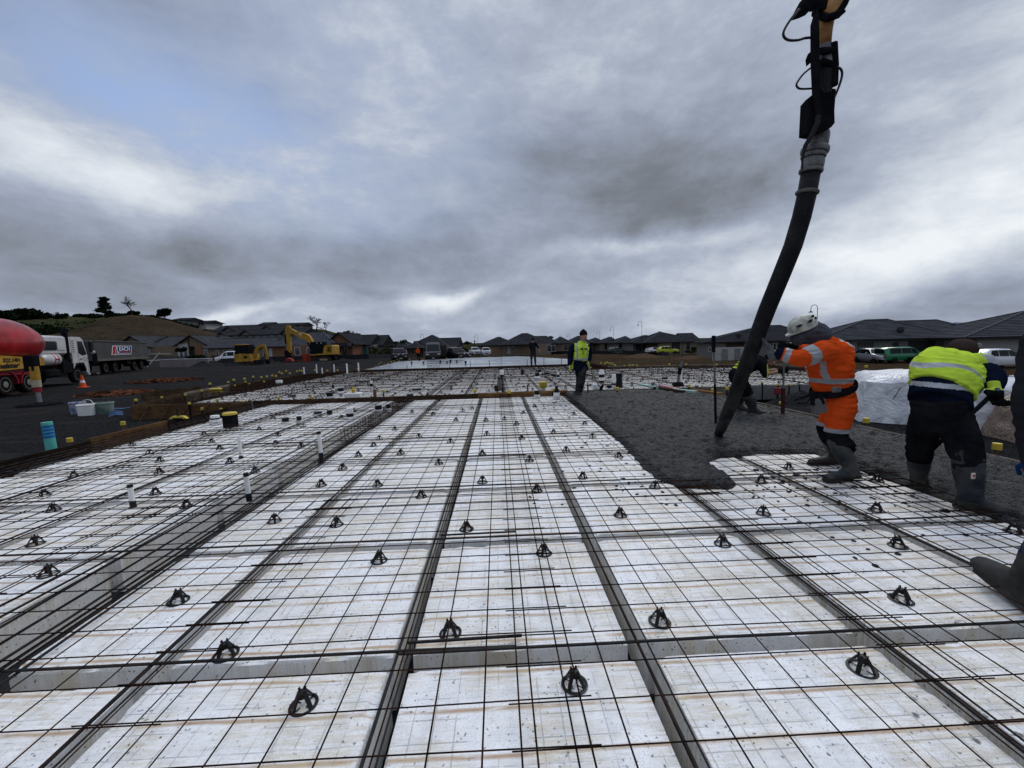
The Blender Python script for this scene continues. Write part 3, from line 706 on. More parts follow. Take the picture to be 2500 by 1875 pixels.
# stakes with safety caps
def cap_stake(px, py, zt, zb, label, group, w_=.035, cap=.05, wooden=False, yaw=0.):
    p = G(px, py, zt)
    e = empty('capped_stake', label, 'stake', (p.x, p.y, zb), group=group)
    m = MB(); m.cbox((0, 0, (zt-zb)/2-.01), (w_, w_*.6 if not wooden else w_, zt-zb-.02), .003); m.build('stake', STK_B if wooden else BLK, e)
    m = MB(); h = cap*.9
    m.lathe([(cap*.42, -h), (cap*.5, -h*.95), (cap*.5, -.004), (cap*.46, 0)], 10, o=(0, 0, zt-zb)); m.build('cap', YEL, e, smooth=True)
    return e
CAPS = [(169.5, 1069, .0, .09, 'yellow cap on short stake by the teal pipe', 1), (299.5, 1029, .03, .09, 'yellow cap on a brown stake outside the left formwork', 1), (331, 974, .14, .08, 'yellow cap on black stake over the end of the broad board', 0),
 (394.6, 968, -.02, .07, 'yellow cap behind the broad board, just right of its end', 0), (451.6, 962, .0, .07, 'yellow cap in the line left of the far bay, above the braces', 0), (492, 951.6, .05, .08, 'yellow cap on the loose dark board outside the far bay', 0), (512, 934.6, .2, .09, 'tall yellow capped stake at the front corner of the loose boards', 0),
 (461.6, 982, .08, .07, 'yellow cap on a stake in front of the broad board', 0), (531, 974, .1, .08, 'yellow cap on black stake where the broad board ends', 0), (593.5, 978.6, .05, .09, 'yellow cap on bent stake behind the board corner', 0), (493.5, 995, -.08, .08, 'low yellow cap against the broad board', 0), (539.4, 996.5, -.08, .08, 'low yellow cap between broad board and corner', 0),
 (535.5, 946, .0, .08, 'yellow cap behind the yellow block', 0), (557, 931, .15, .08, 'yellow cap on tall black stake left of the far bay', 0), (573, 939.5, .0, .07, 'low yellow cap left of the far bay beside tall stake', 0), (599, 930, .12, .08, 'yellow cap on stake at the bend of the left boards', 0), (609, 936, .02, .09, 'tilted yellow cap by the bend of the left boards', 0), (644.6, 930, .06, .08, 'yellow cap inside the bend of the left boards', 0),
 (680, 969, .08, .09, 'yellow cap on rusty stake standing behind the crosswise board', 0), (762, 968, .09, .09, 'yellow cap with white rim behind the crosswise board', 0), (854, 956, .17, .09, 'yellow cap on grey peg by the white box', 0), (936, 952, .2, .09, 'yellow cap on a black peg right of the brown post', 0), (1159.5, 950.4, .16, .10, 'yellow cap on peg where fresh and old board meet', 0), (1243, 952.7, .14, .10, 'yellow cap behind the middle of the fresh board', 0),
 (1349.4, 948.6, .15, .08, 'yellow cap on peg right of the yellow pot', 0), (1434.8, 934.6, .3, .06, 'yellow cap on dark peg in front of the shoveling walker', 0), (1507, 945.4, .16, .10, 'large yellow cap between white riser and pour', 0), (1682, 939, .15, .08, 'yellow cap beside the timber bundle', 0), (1740.6, 949, .1, .11, 'yellow cap close to the tall grey pole', 0), (1775, 945, .12, .09, 'yellow cap behind the hose at the pour corner', 0),
 (1836, 969.6, .08, .1, 'yellow cap by the bending man\'s boot', 1), (1860, 932, .12, .07, 'yellow cap on rusty stake left of the red clamp', 0), (1898.8, 936, .12, .07, 'yellow cap above the red clamp', 0), (1927, 936, .12, .07, 'yellow cap right of the red clamp', 0), (2115, 1020.5, -.02, .1, 'yellow cap in front of the wrapped white pods', 1), (1906, 980.7, -.1, .07, 'small yellow cap beside the bending man\'s pole', 1), (2435, 1082, -.02, .1, 'yellow cap in front of the brown sheet', 1)]
for (px, py, zt, cp, lab, wd) in CAPS: cap_stake(px, py, zt, -.42, lab, 'yellow capped stakes near the bays', cap=cp, wooden=bool(wd))
FCAPS = [(596.7, 922.4), (570, 925.4), (617.5, 918), (638, 919), (651, 917), (664, 915), (673, 916), (682, 907), (688, 910), (698, 904), (707.5, 909.6), (724.5, 905), (731, 903), (737, 904), (768.5, 902), (799, 903), (824, 902), (848.6, 903), (873, 899), (898, 900), (1467, 884), (1477, 885.5), (1482, 883), (1488, 885), (1495, 886), (1524, 892), (1537, 890.5), (1545, 890), (1555, 890.5), (1634, 888), (1675, 888), (1749.6, 889), (1501, 890), (918, 893), (925, 888), (930, 884), (938, 889), (947, 886), (955, 882), (962, 880), (970, 877), (975, 880), (982, 874), (1000, 876.5), (1032, 877), (1090, 873), (1120, 872), (1150, 872), (1170, 873), (1195, 870), (1230, 869), (1260, 869), (1290, 870), (1330, 873), (1360, 874), (1990, 889), (2005, 892), (2060, 893), (2115, 892), (2200, 900)]
for i, (px, py) in enumerate(FCAPS):
    g_ = 'small yellow capped pegs along the far boards'
    where = 'outside the left boards of the far bay' if px < 910 else 'along the left edge of the wet slab' if px < 990 else 'along the back edge of the wet slab' if px < 1400 else 'behind the far bay on the right'
    cap_stake(px, py, .06 if px < 910 or px > 1400 else .03, -.5, 'pale yellow capped peg %s' % where, 'yellow capped pegs '+where, cap=.11 if px < 1300 else .13)
# tall steel pegs at the far board line
for i, px in enumerate((1018.5, 1108, 1153, 1196.5, 1285, 1326, 1370)):
    p = G(px, 895-(px-1000)*.012, .0); m = MB(); m.tube([(0, 0, 0), (jitter(.02), 0, .75 if i != 0 else .6)], .018, 6)
    o = m.build('steel_peg', BLK); o.location = (p.x, 26.85, -.3); tag(o, 'thin black peg at the board before the wet slab, %s from the left' % ONES[i], 'peg', 'black pegs before the wet slab')
for i, (px, pt, pb) in enumerate(((1214, 942, 968), (1288, 939, 966), (1043.5, 958, 969), (1086.5, 962, 971), (914.5, 951, 974))):
    a = A(px, pt, 12.3); m = MB(); m.cbox((0, 0, 0), (.05 if i < 4 else .09, .04, a.z+.2), .004)
    o = m.build('timber_peg', WOODL if i in (1, 4) else WOODD); o.location = (a.x, 12.3, (a.z-.2)/2)
    tag(o, ('square timber peg at the dark trench behind the fresh board', 'tall reddish timber peg behind the fresh board', 'short dark peg behind the weathered board', 'short reddish peg behind the weathered board', 'broad orange-brown post behind the weathered board')[i], 'timber peg', 'timber pegs behind the board')
for i, (px, pt) in enumerate(((1594, 933), (1700, 941))):
    a = A(px, pt, 12.35); m = MB(); m.cbox((0, 0, 0), (.09, .05, a.z+.2), .004); o = m.build('timber_peg', WOODG); o.location = (a.x, 12.35, (a.z-.2)/2)
    tag(o, ('pale timber post behind the far end of the pour', 'stubby pale post right of the timber bundle')[i], 'timber peg', 'timber pegs behind the board')
# ================================================================ floated wet slab
WS = [(-8.9, 27.3), (6.1, 27.02), (6.2, 36), (2.4, 47.5), (-4.2, 46.5), (-9.9, 41.5)]
m = MB(); m.prism([(a, c, -.5) for a, c in WS], (0, 0, .5))
tag(m.build('floated_slab', WETS), 'wet shining freshly floated concrete slab behind the far bay', 'concrete slab')
for i in range(len(WS)):
    if i in (0,): continue
    a = WS[i]; b = WS[(i+1) % len(WS)]
    board((a[0]*1.0, a[1]), b, .012, .4, .05, WOODD, 'dark shutter board round the wet slab, %s side counted from its right' % ONES[i-1], 'shutter boards of the wet slab')
for i, (px, py) in enumerate(((1005, 888), (1024, 880), (1034, 888), (1075, 886), (1092, 887), (1100, 884), (1115, 885), (1137, 888))):
    p = G(px, py, 0); m = MB(); m.lathe([(.07, 0), (.07, .12), (.09, .13), (.09, .2), (.05, .21)], 8)
    o = m.build('pipe_riser', BLK if i % 2 else CREM); o.location = p; tag(o, 'small riser through the wet slab, %s from the left' % ONES[i], 'pipe riser', 'risers in the wet slab')
# ================================================================ pipe risers
def riser(px, pyb, r, h, segs, label, group='pipe risers', lean=(0, 0), z=PZ):
    p = G(px, pyb, z); e = empty('pipe_riser', label, 'pipe riser', p, group=group)
    mats = {'w': WHT, 'b': BLKP, 'y': YEL, 'g': CREM}; nms = {'w': 'white_pipe', 'b': 'tape_band', 'y': 'cap', 'g': 'pipe'}
    t = 0
    for (c, f, k) in segs:
        m = MB(); a = Vector((lean[0]*t*h, lean[1]*t*h, t*h)); t2 = t+f; b = Vector((lean[0]*t2*h, lean[1]*t2*h, t2*h))
        m.tube([a, b], r*k, 14); m.build(nms[c], mats[c], e, smooth=True); t = t2
    return e
TALL = [('b', .28, 1.15), ('w', .6, 1), ('b', .12, 1.05)]
riser(326, 1239, .024, .24, TALL, 'white riser with black cap, left of the trench, nearest the camera', lean=(-.05, 0))
riser(609, 1223, .024, .30, TALL, 'white riser with black cap standing in the wide trench, nearer one', lean=(-.04, 0))
riser(589, 1119, .024, .33, [('b', .12, 1.2), ('w', .88, 1)], 'slim bare white riser left of the wide trench', lean=(-.03, 0))
riser(786, 1131, .026, .44, [('b', .34, 1.15), ('w', .58, 1), ('b', .08, 1.05)], 'tallest white riser with black foot in the wide trench', lean=(-.03, 0))
SHORT = [('w', .5, 1.), ('b', .5, .8)]
for (px, py, r, h, sg, lab) in [(697.6, 1036, .085, .14, SHORT, 'squat white riser with black collar, left of a smaller one'), (731, 1036, .06, .17, SHORT, 'small white riser with slim black top beside the squat one'),
 (776.4, 1014, .11, .09, SHORT, 'flat white riser wrapped in black tape on the left field'), (805, 1012, .05, .24, [('b', .45, 1.2), ('w', .55, .8)], 'slim white riser on a black foot on the left field'), (855.5, 1028, .085, .28, [('w', .35, 1.1), ('b', .25, .9), ('w', .4, .8)], 'stout white riser with black middle band near the trench'),
 (924.5, 1009, .10, .19, SHORT, 'black topped white riser by the trench under the board'), (949, 1007, .065, .20, SHORT, 'slimmer black topped white riser by the trench under the board'), (526.4, 1037, .10, .20, [('w', .6, 1), ('b', .15, .9), ('w', .25, .85)], 'white riser beside the black box at the left edge')]:
    riser(px, py, r, h, sg, lab)
for (px, py, r, h, sg, lab) in [(682, 938, .14, .18, [('w', 1, 1)], 'white capped riser at the far left of the far bay'), (713.6, 970, .15, .08, SHORT, 'flat white riser just behind the weathered board'), (806, 976, .12, .22, SHORT, 'black topped white riser left of the white box'), (833, 963, .11, .22, SHORT, 'white riser with black cap behind the white box'),
 (814, 957, .05, .25, SHORT, 'slim black riser by the white box'), (1017.5, 957, .2, .12, SHORT, 'wide white riser half wrapped in black'), (1001, 970, .13, .10, SHORT, 'low black riser just behind the board'), (1225.5, 918, .11, .30, [('b', .15, 1), ('w', .85, .9)], 'white riser standing beyond the grey pipe'),
 (1220, 953, .075, .42, [('g', .85, 1.), ('b', .15, .6)], 'tall grey pipe standing in the centre of the far bay'), (1211, 955, .05, .2, [('b', 1, 1)], 'short black pipe beside the tall grey one'), (1275, 915, .07, .25, [('b', 1, 1)], 'black riser in the middle distance right of centre'), (1312, 927, .12, .3, SHORT, 'white riser with black neck right of centre'), (1317, 916, .1, .28, SHORT, 'further white riser with black neck right of centre'),
 (1334, 914, .12, .1, [('b', 1, 1)], 'flat black riser, left of a pair'), (1352, 918, .12, .1, [('b', 1, 1)], 'flat black riser, right of a pair'), (1363, 926, .09, .3, [('w', .3, 1.1), ('b', .35, .7), ('w', .35, .4)], 'thin riser with white tip beside the walking man'), (1311.4, 973, .085, .22, SHORT, 'white riser with black top against the fresh board'), (1359, 974, .085, .36, [('w', .5, 1.), ('b', .25, .8), ('b', .25, .5)], 'tall black and white riser at the end of the fresh board'),
 (1456, 955, .11, .22, [('w', 1, 1)], 'plain white riser by the shovel blade'), (1468.7, 934, .11, .48, [('b', .15, .9), ('w', .25, 1), ('b', .25, .95), ('w', .2, 1.), ('w', .15, .7)], 'tall riser striped black and white by the walking man'), (1500, 939, .09, .36, [('b', .12, 1), ('w', .88, .95)], 'white riser left of the big black one'), (1511.6, 946, .115, .48, [('b', .4, 1.), ('b', .3, .85), ('b', .3, .95)], 'big black taped riser in the far bay'),
 (1488, 958, .11, .22, [('w', .6, 1), ('b', .4, .6)], 'white riser with torn wrap at the edge of the pour'), (1623, 931, .13, .16, SHORT, 'squat white riser with black lid by the timber bundle'), (1660, 940, .07, .5, [('b', .2, 1.4), ('w', .6, 1), ('w', .2, 1)], 'slim white riser behind the timber bundle'),
 (743, 917, .038, .5, [('w', 1, 1)], 'thin white pipe at the back left of the far bay, first from left'), (773.5, 911, .038, .55, [('w', 1, 1)], 'thin white pipe at the back left of the far bay, second from left'), (787, 914, .038, .4, [('w', 1, 1)], 'thin white pipe at the back left of the far bay, third from left'), (816.5, 911, .038, .55, [('w', 1, 1)], 'thin white pipe at the back left of the far bay, fourth from left'), (848, 915, .038, .65, [('w', 1, 1)], 'thin white pipe at the back left of the far bay, fifth from left'), (876, 909, .038, .6, [('w', 1, 1)], 'thin white pipe at the back left of the far bay, sixth from left'), (907, 943, .06, .22, [('b', .5, 1.2), ('w', .5, .8)], 'small black riser with white tip in the far bay')]:
    riser(px, py, r, h, sg, lab)
# yellow pot and other odd bits in the far bay
p = G(1326, 951, 0); e = empty('yellow_pot', 'yellow plastic pot on a white foot in the far bay', 'pot', (p.x, p.y, -.065))
m = MB(); m.lathe([(.07, 0), (.08, .12)], 12); m.build('foot', WHT, e, smooth=True)
m = MB(); m.lathe([(.11, .12), (.13, .15), (.13, .27), (.14, .28), (.14, .31), (.10, .31)], 12); m.build('pot', YEL, e, smooth=True)
p = G(864, 973, -.03); e = empty('white_box', 'white plastic box with yellow valve behind the weathered board', 'box', (p.x, p.y, -.06))
m = MB(); m.cbox((0, 0, .11), (.46, .3, .2), .02); m.build('body', WHT, e)
m = MB(); m.lathe([(.05, .2), (.05, .28), (.1, .29), (.1, .31), (.03, .32), (.03, .38)], 10); m.build('valve', YEL, e, smooth=True)
p = G(564, 1043, PZ); e = empty('black_box', 'black duct box with a yellow rim by the left edge beam', 'box', p)
m = MB(); m.cbox((0, 0, .13), (.2, .2, .26), .008); m.build('body', BLK, e)
m = MB(); m.lathe([(.13, .26), (.135, .27), (.13, .30), (.11, .31)], 16); m.build('rim', YEL, e, smooth=True)
p = G(477, 1024, 0.); e = empty('clamp_block', 'timber peg gripped by yellow clips on the left formwork', 'clamp', (-7.1, p.y, -.3))
m = MB(); m.cbox((0, 0, .2), (.22, .1, .3), .01); m.build('block', BLK, e)
m = MB(); m.cbox((0, 0, .4), (.045, .045, .3), .004); m.build('peg', WOODD, e)
m = MB(); m.prism([(-.2, -.04, .33), (-.12, -.04, .39), (.12, -.04, .39), (.2, -.04, .33)], (0, .08, 0)); m.build('clip', YEL, e)
p = G(527, 957, -.1); m = MB(); m.cbox((0, 0, 0), (.42, .2, .2), .02); o = m.build('yellow_block', YEL); o.location = (p.x, p.y, -.05); tag(o, 'yellow plastic block on the boards left of the far bay', 'block')
# timber bundle
for i, (c, a, b_) in enumerate(((mat('pale_green_paint', (.30, .42, .38), .7), (1560, 938), (1612, 948)), (mat('pink_paint', (.36, .17, .19), .7), (1612, 942), (1655, 951)), (WOODD, (1600, 946), (1668, 956)), (mat('pale_green_paint', (.30, .42, .38), .7), (1640, 951), (1700, 957)), (WOODL, (1690, 952), (1760, 962)))):
    pa = G(a[0], a[1], .06); pb = G(b_[0], b_[1], .06); m = MB(); m.beam(pa, pb, .14, .06)
    tag(m.build('loose_plank', c), ('pale green plank lying behind the pour', 'pink painted plank beside the green ones', 'dark plank under the pink plank', 'second pale green plank nearer the pour', 'orange-brown plank at the back corner of the pour')[i], 'plank', 'loose planks behind the pour')
# leaning trowel tool
e = empty('float_pole', 'grey tool pole with black sleeve leaning over the far bay', 'tool', A(1655, 940, 13.3))
o_ = Vector(e.location)
for (a, b_, r, mt, nn) in (((1655, 938), (1659, 905), .045, CREM, 'pole'), ((1658, 914), (1661, 897), .065, BLK, 'sleeve'), ((1660, 900), (1667, 882), .05, CREM, 'handle')):
    m = MB(); m.tube([A(a[0], a[1], 13.3)-o_, A(b_[0], b_[1], 13.3)-o_], r, 8); m.build(nn, mt, e, smooth=True)
m = MB(); m.ell((0, 0, .02), (.2, .15, .09), 10, 6); m.build('foot', BLK, e, smooth=True)
# poles standing in the pour
m = MB(); a = A(1748, 1012, 6.9); b_ = A(1742, 836, 6.9); o_ = Vector((a.x, a.y, .0)); e = empty('level_staff', 'tall grey staff with black foot standing in the fresh concrete', 'staff', o_)
mid = a.lerp(b_, .42); m.tube([mid-o_, b_-o_], .017, 8); m.build('pole', CREM, e, smooth=True); m = MB(); m.tube([Vector((a.x, a.y, -.03))-o_, mid-o_], .022, 8); m.build('foot', BLK, e, smooth=True)
m = MB(); m.cbox(b_.lerp(a, .02)-o_, (.05, .05, .28), .005); m.build('receiver', BLK, e)
# stakes at the right front shutter, red clamp
for i, (px, pt, pb, mt) in enumerate(((1862, 934, 975, BLK), (1927, 938, 985, BLK), (1952, 940, 985, BLK), (2090, 930, 985, BLK), (1900, 940, 975, BLK))):
    a = A(px, pt, 11.7); m = MB(); m.tube([(0, 0, 0), (0, 0, a.z+.4)], .02, 6); o = m.build('steel_peg', mt); o.location = (a.x, 11.7, -.4)
    tag(o, 'black steel peg before the right grey shutter, %s from the left' % ONES[i], 'peg', 'black pegs before the right shutter')
a = A(1899, 955, 11.6); m = MB(); m.cbox((0, 0, 0), (.17, .1, .2), .01); o = m.build('red_clamp', mat('dull_red', (.16, .02, .03), .5)); o.location = a; tag(o, 'dull red steel clamp on the right grey shutter', 'clamp')
# teal pipe with blue tape
p = G(128, 1103, -.25); e = empty('drain_pipe', 'upright teal drain pipe wrapped in blue tape on the left gravel', 'pipe', (p.x, p.y, -.45))
m = MB(); m.tube([(0, 0, 0), (-.03, 0, .75)], .075, 20); m.build('pipe', TEAL, e, smooth=True)
for k in range(4): m = MB(); m.tube([(-.018-.0026*k, 0, .46+.062*k), (-.0205-.0026*k, 0, .508+.062*k)], .0775, 20); m.build('tape_band', BLUT, e, smooth=True)
# buckets and blue pipes
def bucket(px, py, z, r, h, mt, lab, handle=True):
    p = G(px, py, z); e = empty('bucket', lab, 'bucket', (p.x, p.y, z), group='buckets on the left gravel')
    m = MB(); m.lathe([(r*.86, 0), (r*.9, h*.1), (r, h*.88), (r*1.05, h*.89), (r*1.05, h*.97), (r*.97, h), (r*.95, h*.93), (r*.82, h*.06)], 18, cap=False); m.add([(r*.86*math.cos(k*math.pi/9), r*.86*math.sin(k*math.pi/9), .01) for k in range(18)], [tuple(range(18))]); m.build('body', mt, e, smooth=True)
    if handle:
        m = MB(); m.tube([(r*math.cos(t), .06*math.sin(t), h*.9+r*.75*math.sin(t)) for t in [math.pi*k/10 for k in range(11)]], .007, 5); m.build('handle', WHT, e, smooth=True)
    return e
bucket(213, 1016, -.4, .22, .38, WHT, 'white bucket with raised handle on the left gravel')
bucket(192, 1011, -.4, .2, .4, mat('blue_white', (.36, .38, .42), .5, col2=(.05, .08, .22), scale=9), 'white and blue bucket half behind the white one', False)
bucket(252, 1011, -.4, .28, .38, mat('dirty_green', (.22, .28, .25), .6, col2=(.06, .10, .09), scale=5), 'dirty green tub right of the white bucket', False)
BLP = mat('blue_pipe', (.08, .16, .30), .4)
for i in range(4):
    a = G(266, 1004+i*4.5, -.36); b1 = G(300, (998, 1006, 1010, 1013)[i], -.34); c_ = G(400, 981, -.1)
    m = MB(); m.tube([a, a.lerp(b1, .5)+Vector((0, 0, .05)), b1]+([b1.lerp(c_, .5), c_] if i == 0 else []), .02, 6)
    tag(m.build('blue_pipe', BLP, smooth=True), 'thin blue water pipe right of the tubs, %s from the top' % ONES[i], 'pipe', 'blue pipes beside the tubs')
# ================================================================ terrain helpers, hills
def GT(px, py):
    z = -.4
    for _ in range(12): p = G(px, py, z); z = .5*z+.5*gz(p.x, p.y)
    return Vector((p.x, p.y, gz(p.x, p.y)))
def azel(px, py):
    d = ray(px, py); return math.atan2(d.x, d.y), d.z/math.hypot(d.x, d.y)
def interp(tab, a):
    if a <= tab[0][0]: return tab[0][1]
    for (a0, v0), (a1, v1) in zip(tab, tab[1:]):
        if a <= a1: return v0+(v1-v0)*(a-a0)/(a1-a0)
    return tab[-1][1]
def m_hill(c1, c2, c3, sc):
    def fn(t, bs):
        P = t.n('NewGeometry').outputs['Position']
        n = t.noise(P, sc, 6, .65); n2 = t.noise(P, sc*9, 5, .7)
        c = t.mix(t.smooth(n, .38, .6), c1, c2); c = t.mix(t.m('MULTIPLY', t.smooth(n2, .45, .65), .7), c, c3)
        t.l(c, bs.inputs['Base Color']); bs.inputs['Roughness'].default_value = .95; bs.inputs['Specular IOR Level'].default_value = 0.
        setbump(t, bs, n2, 1.2)
    return fn
HILLB = mat_fn('hill_dry', m_hill((.038, .029, .020), (.058, .042, .028), (.026, .023, .014), .05))
HILLG = mat_fn('hill_green', m_hill((.024, .027, .013), (.050, .052, .024), (.012, .015, .008), .03))
FARM = mat('hazed_forest', (.085, .105, .135), .95, var=.05, spec=.1)  # distance haze is mixed into this blue-grey colour
def hill(tab, r0, r1, r2, r3, material, label, a_lo, a_hi, nz=1., base=lambda x, y: gz(x, y)):
    m = MB(); NA, NR = 150, 30; vs = []
    for i in range(NA+1):
        a = a_lo+(a_hi-a_lo)*i/NA; h = interp(tab, a)
        for j in range(NR+1):
            r = r0+(r3-r0)*j/NR; x, y = r*math.sin(a), r*math.cos(a); zb = gzn(x, y)-.6
            zt = CH+h*r1
            k = S01((r-r0)/(r1-r0)) if r < r1 else 1-S01((r-r2)/(r3-r2)) if r > r2 else 1
            fade = S01((a-a_lo)/.02)*S01((a_hi-a)/.02)
            z = zb+max(0, zt-zb)*k*fade+nz*k*mn.fractal(Vector((x*.05, y*.05, 1)), .9, 2, 4)*.7
            vs.append((x, y, z))
    fs = [(i*(NR+1)+j, (i+1)*(NR+1)+j, (i+1)*(NR+1)+j+1, i*(NR+1)+j+1) for i in range(NA) for j in range(NR)]
    m.add(vs, fs); return tag(m.build('hill', material, smooth='all'), kind='structure')
def T(pts): return sorted((azel(x, y)[0], azel(x, y)[1]) for x, y in pts)
hill(T([(-500, 775), (-200, 776), (0, 778), (100, 775), (200, 771), (270, 770), (330, 772), (400, 780), (450, 792), (530, 801), (640, 803), (740, 801), (790, 805), (830, 815), (870, 824), (910, 836), (950, 846), (1000, 850)]), 150, 215, 300, 420, HILLG, '', azel(-600, 780)[0], azel(1010, 850)[0], nz=.8)
hill(T([(90, 822), (150, 812), (190, 800), (230, 785), (270, 774), (320, 768), (370, 774), (410, 783), (460, 797), (500, 808), (560, 816), (640, 822)]), 112, 150, 160, 200, HILLB, '', azel(20, 820)[0], azel(660, 825)[0], nz=.5)
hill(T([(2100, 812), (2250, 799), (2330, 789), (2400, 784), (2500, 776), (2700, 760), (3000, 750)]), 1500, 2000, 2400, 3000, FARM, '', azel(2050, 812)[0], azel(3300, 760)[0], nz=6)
hill(T([(900, 840), (1000, 838), (1090, 836), (1150, 838), (1400, 832), (1800, 824)]), 300, 420, 500, 700, HILLG, '', azel(860, 840)[0], azel(1900, 824)[0], nz=.4)
# ================================================================ trees
LEAFD = mat('leaf_dark', (.010, .018, .008), .7, var=.5, scale=.8, spec=.2); LEAFG = mat('leaf_green', (.018, .032, .009), .7, var=.5, scale=.6, spec=.2)
LEAFY = mat('leaf_olive', (.04, .045, .016), .7, var=.4, scale=.8, spec=.2); BARK = mat('bark', (.030, .025, .022), .9); TWIG = mat('twig', (.045, .040, .038), .9)
def leafcloud(m, c, r, n, s, rnd):
    for _ in range(n):
        u = Vector((rnd.gauss(0, 1), rnd.gauss(0, 1), rnd.gauss(0, 1))).normalized()*(rnd.random()**.45)
        p = Vector(c)+Vector((u.x*r[0], u.y*r[1], u.z*r[2])); a = Vector((rnd.gauss(0, 1), rnd.gauss(0, 1), rnd.gauss(0, 1))).normalized()
        b = a.orthogonal().normalized(); q = s*rnd.uniform(.5, 1.3); b2 = a.cross(b)
        m.add([p-b*q, p+b2*q*.55, p+b*q, p-b2*q*.55], [(0, 1, 2, 3)])
def tree(pos, h, w_, label, material, seed, kind='round', group=None, name='tree', s=.4, n=90):
    rnd = random.Random(seed); e = empty(name, label, name.replace('_', ' '), pos, group=group)
    m = MB(); tr = h*.03
    m.tube([(0, 0, -.5), (0, 0, h*.3), (rnd.uniform(-.1, .1)*w_, 0, h*.7)], [tr*1.4, tr, tr*.4], 7)
    for k in range(6):
        a = rnd.uniform(0, 6.3); zz_ = h*rnd.uniform(.25, .5); m.tube([(0, 0, zz_), (math.cos(a)*w_*.22, math.sin(a)*w_*.22, zz_+h*.15), (math.cos(a)*w_*.38, math.sin(a)*w_*.38, zz_+h*.25)], [tr*.6, tr*.4, tr*.15], 5)
    m.build('trunk', BARK, e); m = MB()
    if kind == 'round':
        for k in range(13):
            a = rnd.uniform(0, 6.3); rr = rnd.random()**.5*w_*.36; zz_ = h*rnd.uniform(.45, .85)*(1-.25*rr/w_)
            q = w_*rnd.uniform(.12, .22); leafcloud(m, (math.cos(a)*rr, math.sin(a)*rr, zz_), (q, q, q*.7), n, s, rnd)
    elif kind == 'conifer':
        for k in range(11):
            t = k/10; a = rnd.uniform(0, 6.3); rr = w_*.38*(1-t*.55)*rnd.uniform(.3, 1); zz_ = h*(.22+.75*t)
            leafcloud(m, (math.cos(a)*rr*.6, math.sin(a)*rr*.6, zz_), (w_*.26*(1.1-t*.5), w_*.26*(1.1-t*.5), h*.045), n, s, rnd)
    elif kind == 'bush':
        for k in range(10):
            a = rnd.uniform(0, 6.3); rr = rnd.random()**.5*w_*.4; q = w_*rnd.uniform(.12, .2)
            leafcloud(m, (math.cos(a)*rr, math.sin(a)*rr, h*rnd.uniform(.25, .75)), (q, q, h*.22), n, s, rnd)
    m.build('crown', material, e); return e
def bare_tree(pos, h, label, seed, spread=1., group=None):
    rnd = random.Random(seed); e = empty('bare_tree', label, 'tree', pos, group=group); m = MB(); tw = MB()
    def br(p, d, L, r, lev, mm):
        r = max(r, h*.0075)
        q = p+d*L; mid = p.lerp(q, .5)+Vector((rnd.gauss(0, 1), rnd.gauss(0, 1), 0))*L*.06
        (m if lev < 2 else tw).tube([p, mid, q], [r, r*.8, r*.6], 5 if lev < 3 else 3, cap=False)
        if lev >= 5: return
        for _ in range(3 if lev < 4 else 2):
            nd = (d*.8+Vector((rnd.gauss(0, 1)*spread, rnd.gauss(0, 1)*spread, rnd.gauss(0, .45)+.1))*.55).normalized()
            br(q if rnd.random() < .7 else mid, nd, L*rnd.uniform(.6, .82), r*.6, lev+1, mm)
    h *= 1.55; br(Vector((0, 0, -.3)), Vector((0, 0, 1)), h*.30, h*.035, 0, m); m.build('trunk', BARK, e); tw.build('crown', TWIG, e); return e
def on_ray(px, py, r):
    a, e_ = azel(px, py); return Vector((r*math.sin(a), r*math.cos(a), CH+e_*r))
def size(px_, r, px=1250):     # photo pixels to metres at horizontal range r
    a, _ = azel(px, 840); return px_/CF*r*math.cos(a-YAW)
p = on_ray(258, 772, 158); tree(p, size(44, 158, 258), size(40, 158, 258), 'dark layered conifer on the brow of the brown hill', LEAFD, 1, 'conifer', s=.55)
p = on_ray(322, 771, 158); bare_tree(p, size(36, 158, 322), 'wide bare grey tree on top of the brown hill', 7, 1.5)
tree(on_ray(330, 771, 160), size(12, 158, 322), size(26, 158, 322), 'small dark bush under the bare hilltop tree', LEAFD, 4, 'bush', s=.4, name='bush')
p = on_ray(404, 783, 175); tree(p, size(31, 175, 404), size(34, 175, 404), 'round dark tree on the right shoulder of the hill', LEAFD, 9, 'round', s=.5)
p = on_ray(775, 810, 195); bare_tree(p, size(33, 195, 775), 'bare grey tree above the large excavator boom', 12, 1.2)
bare_tree(on_ray(796, 812, 196), size(24, 195, 796), 'smaller bare tree right of the one above the excavator', 14, 1.1)
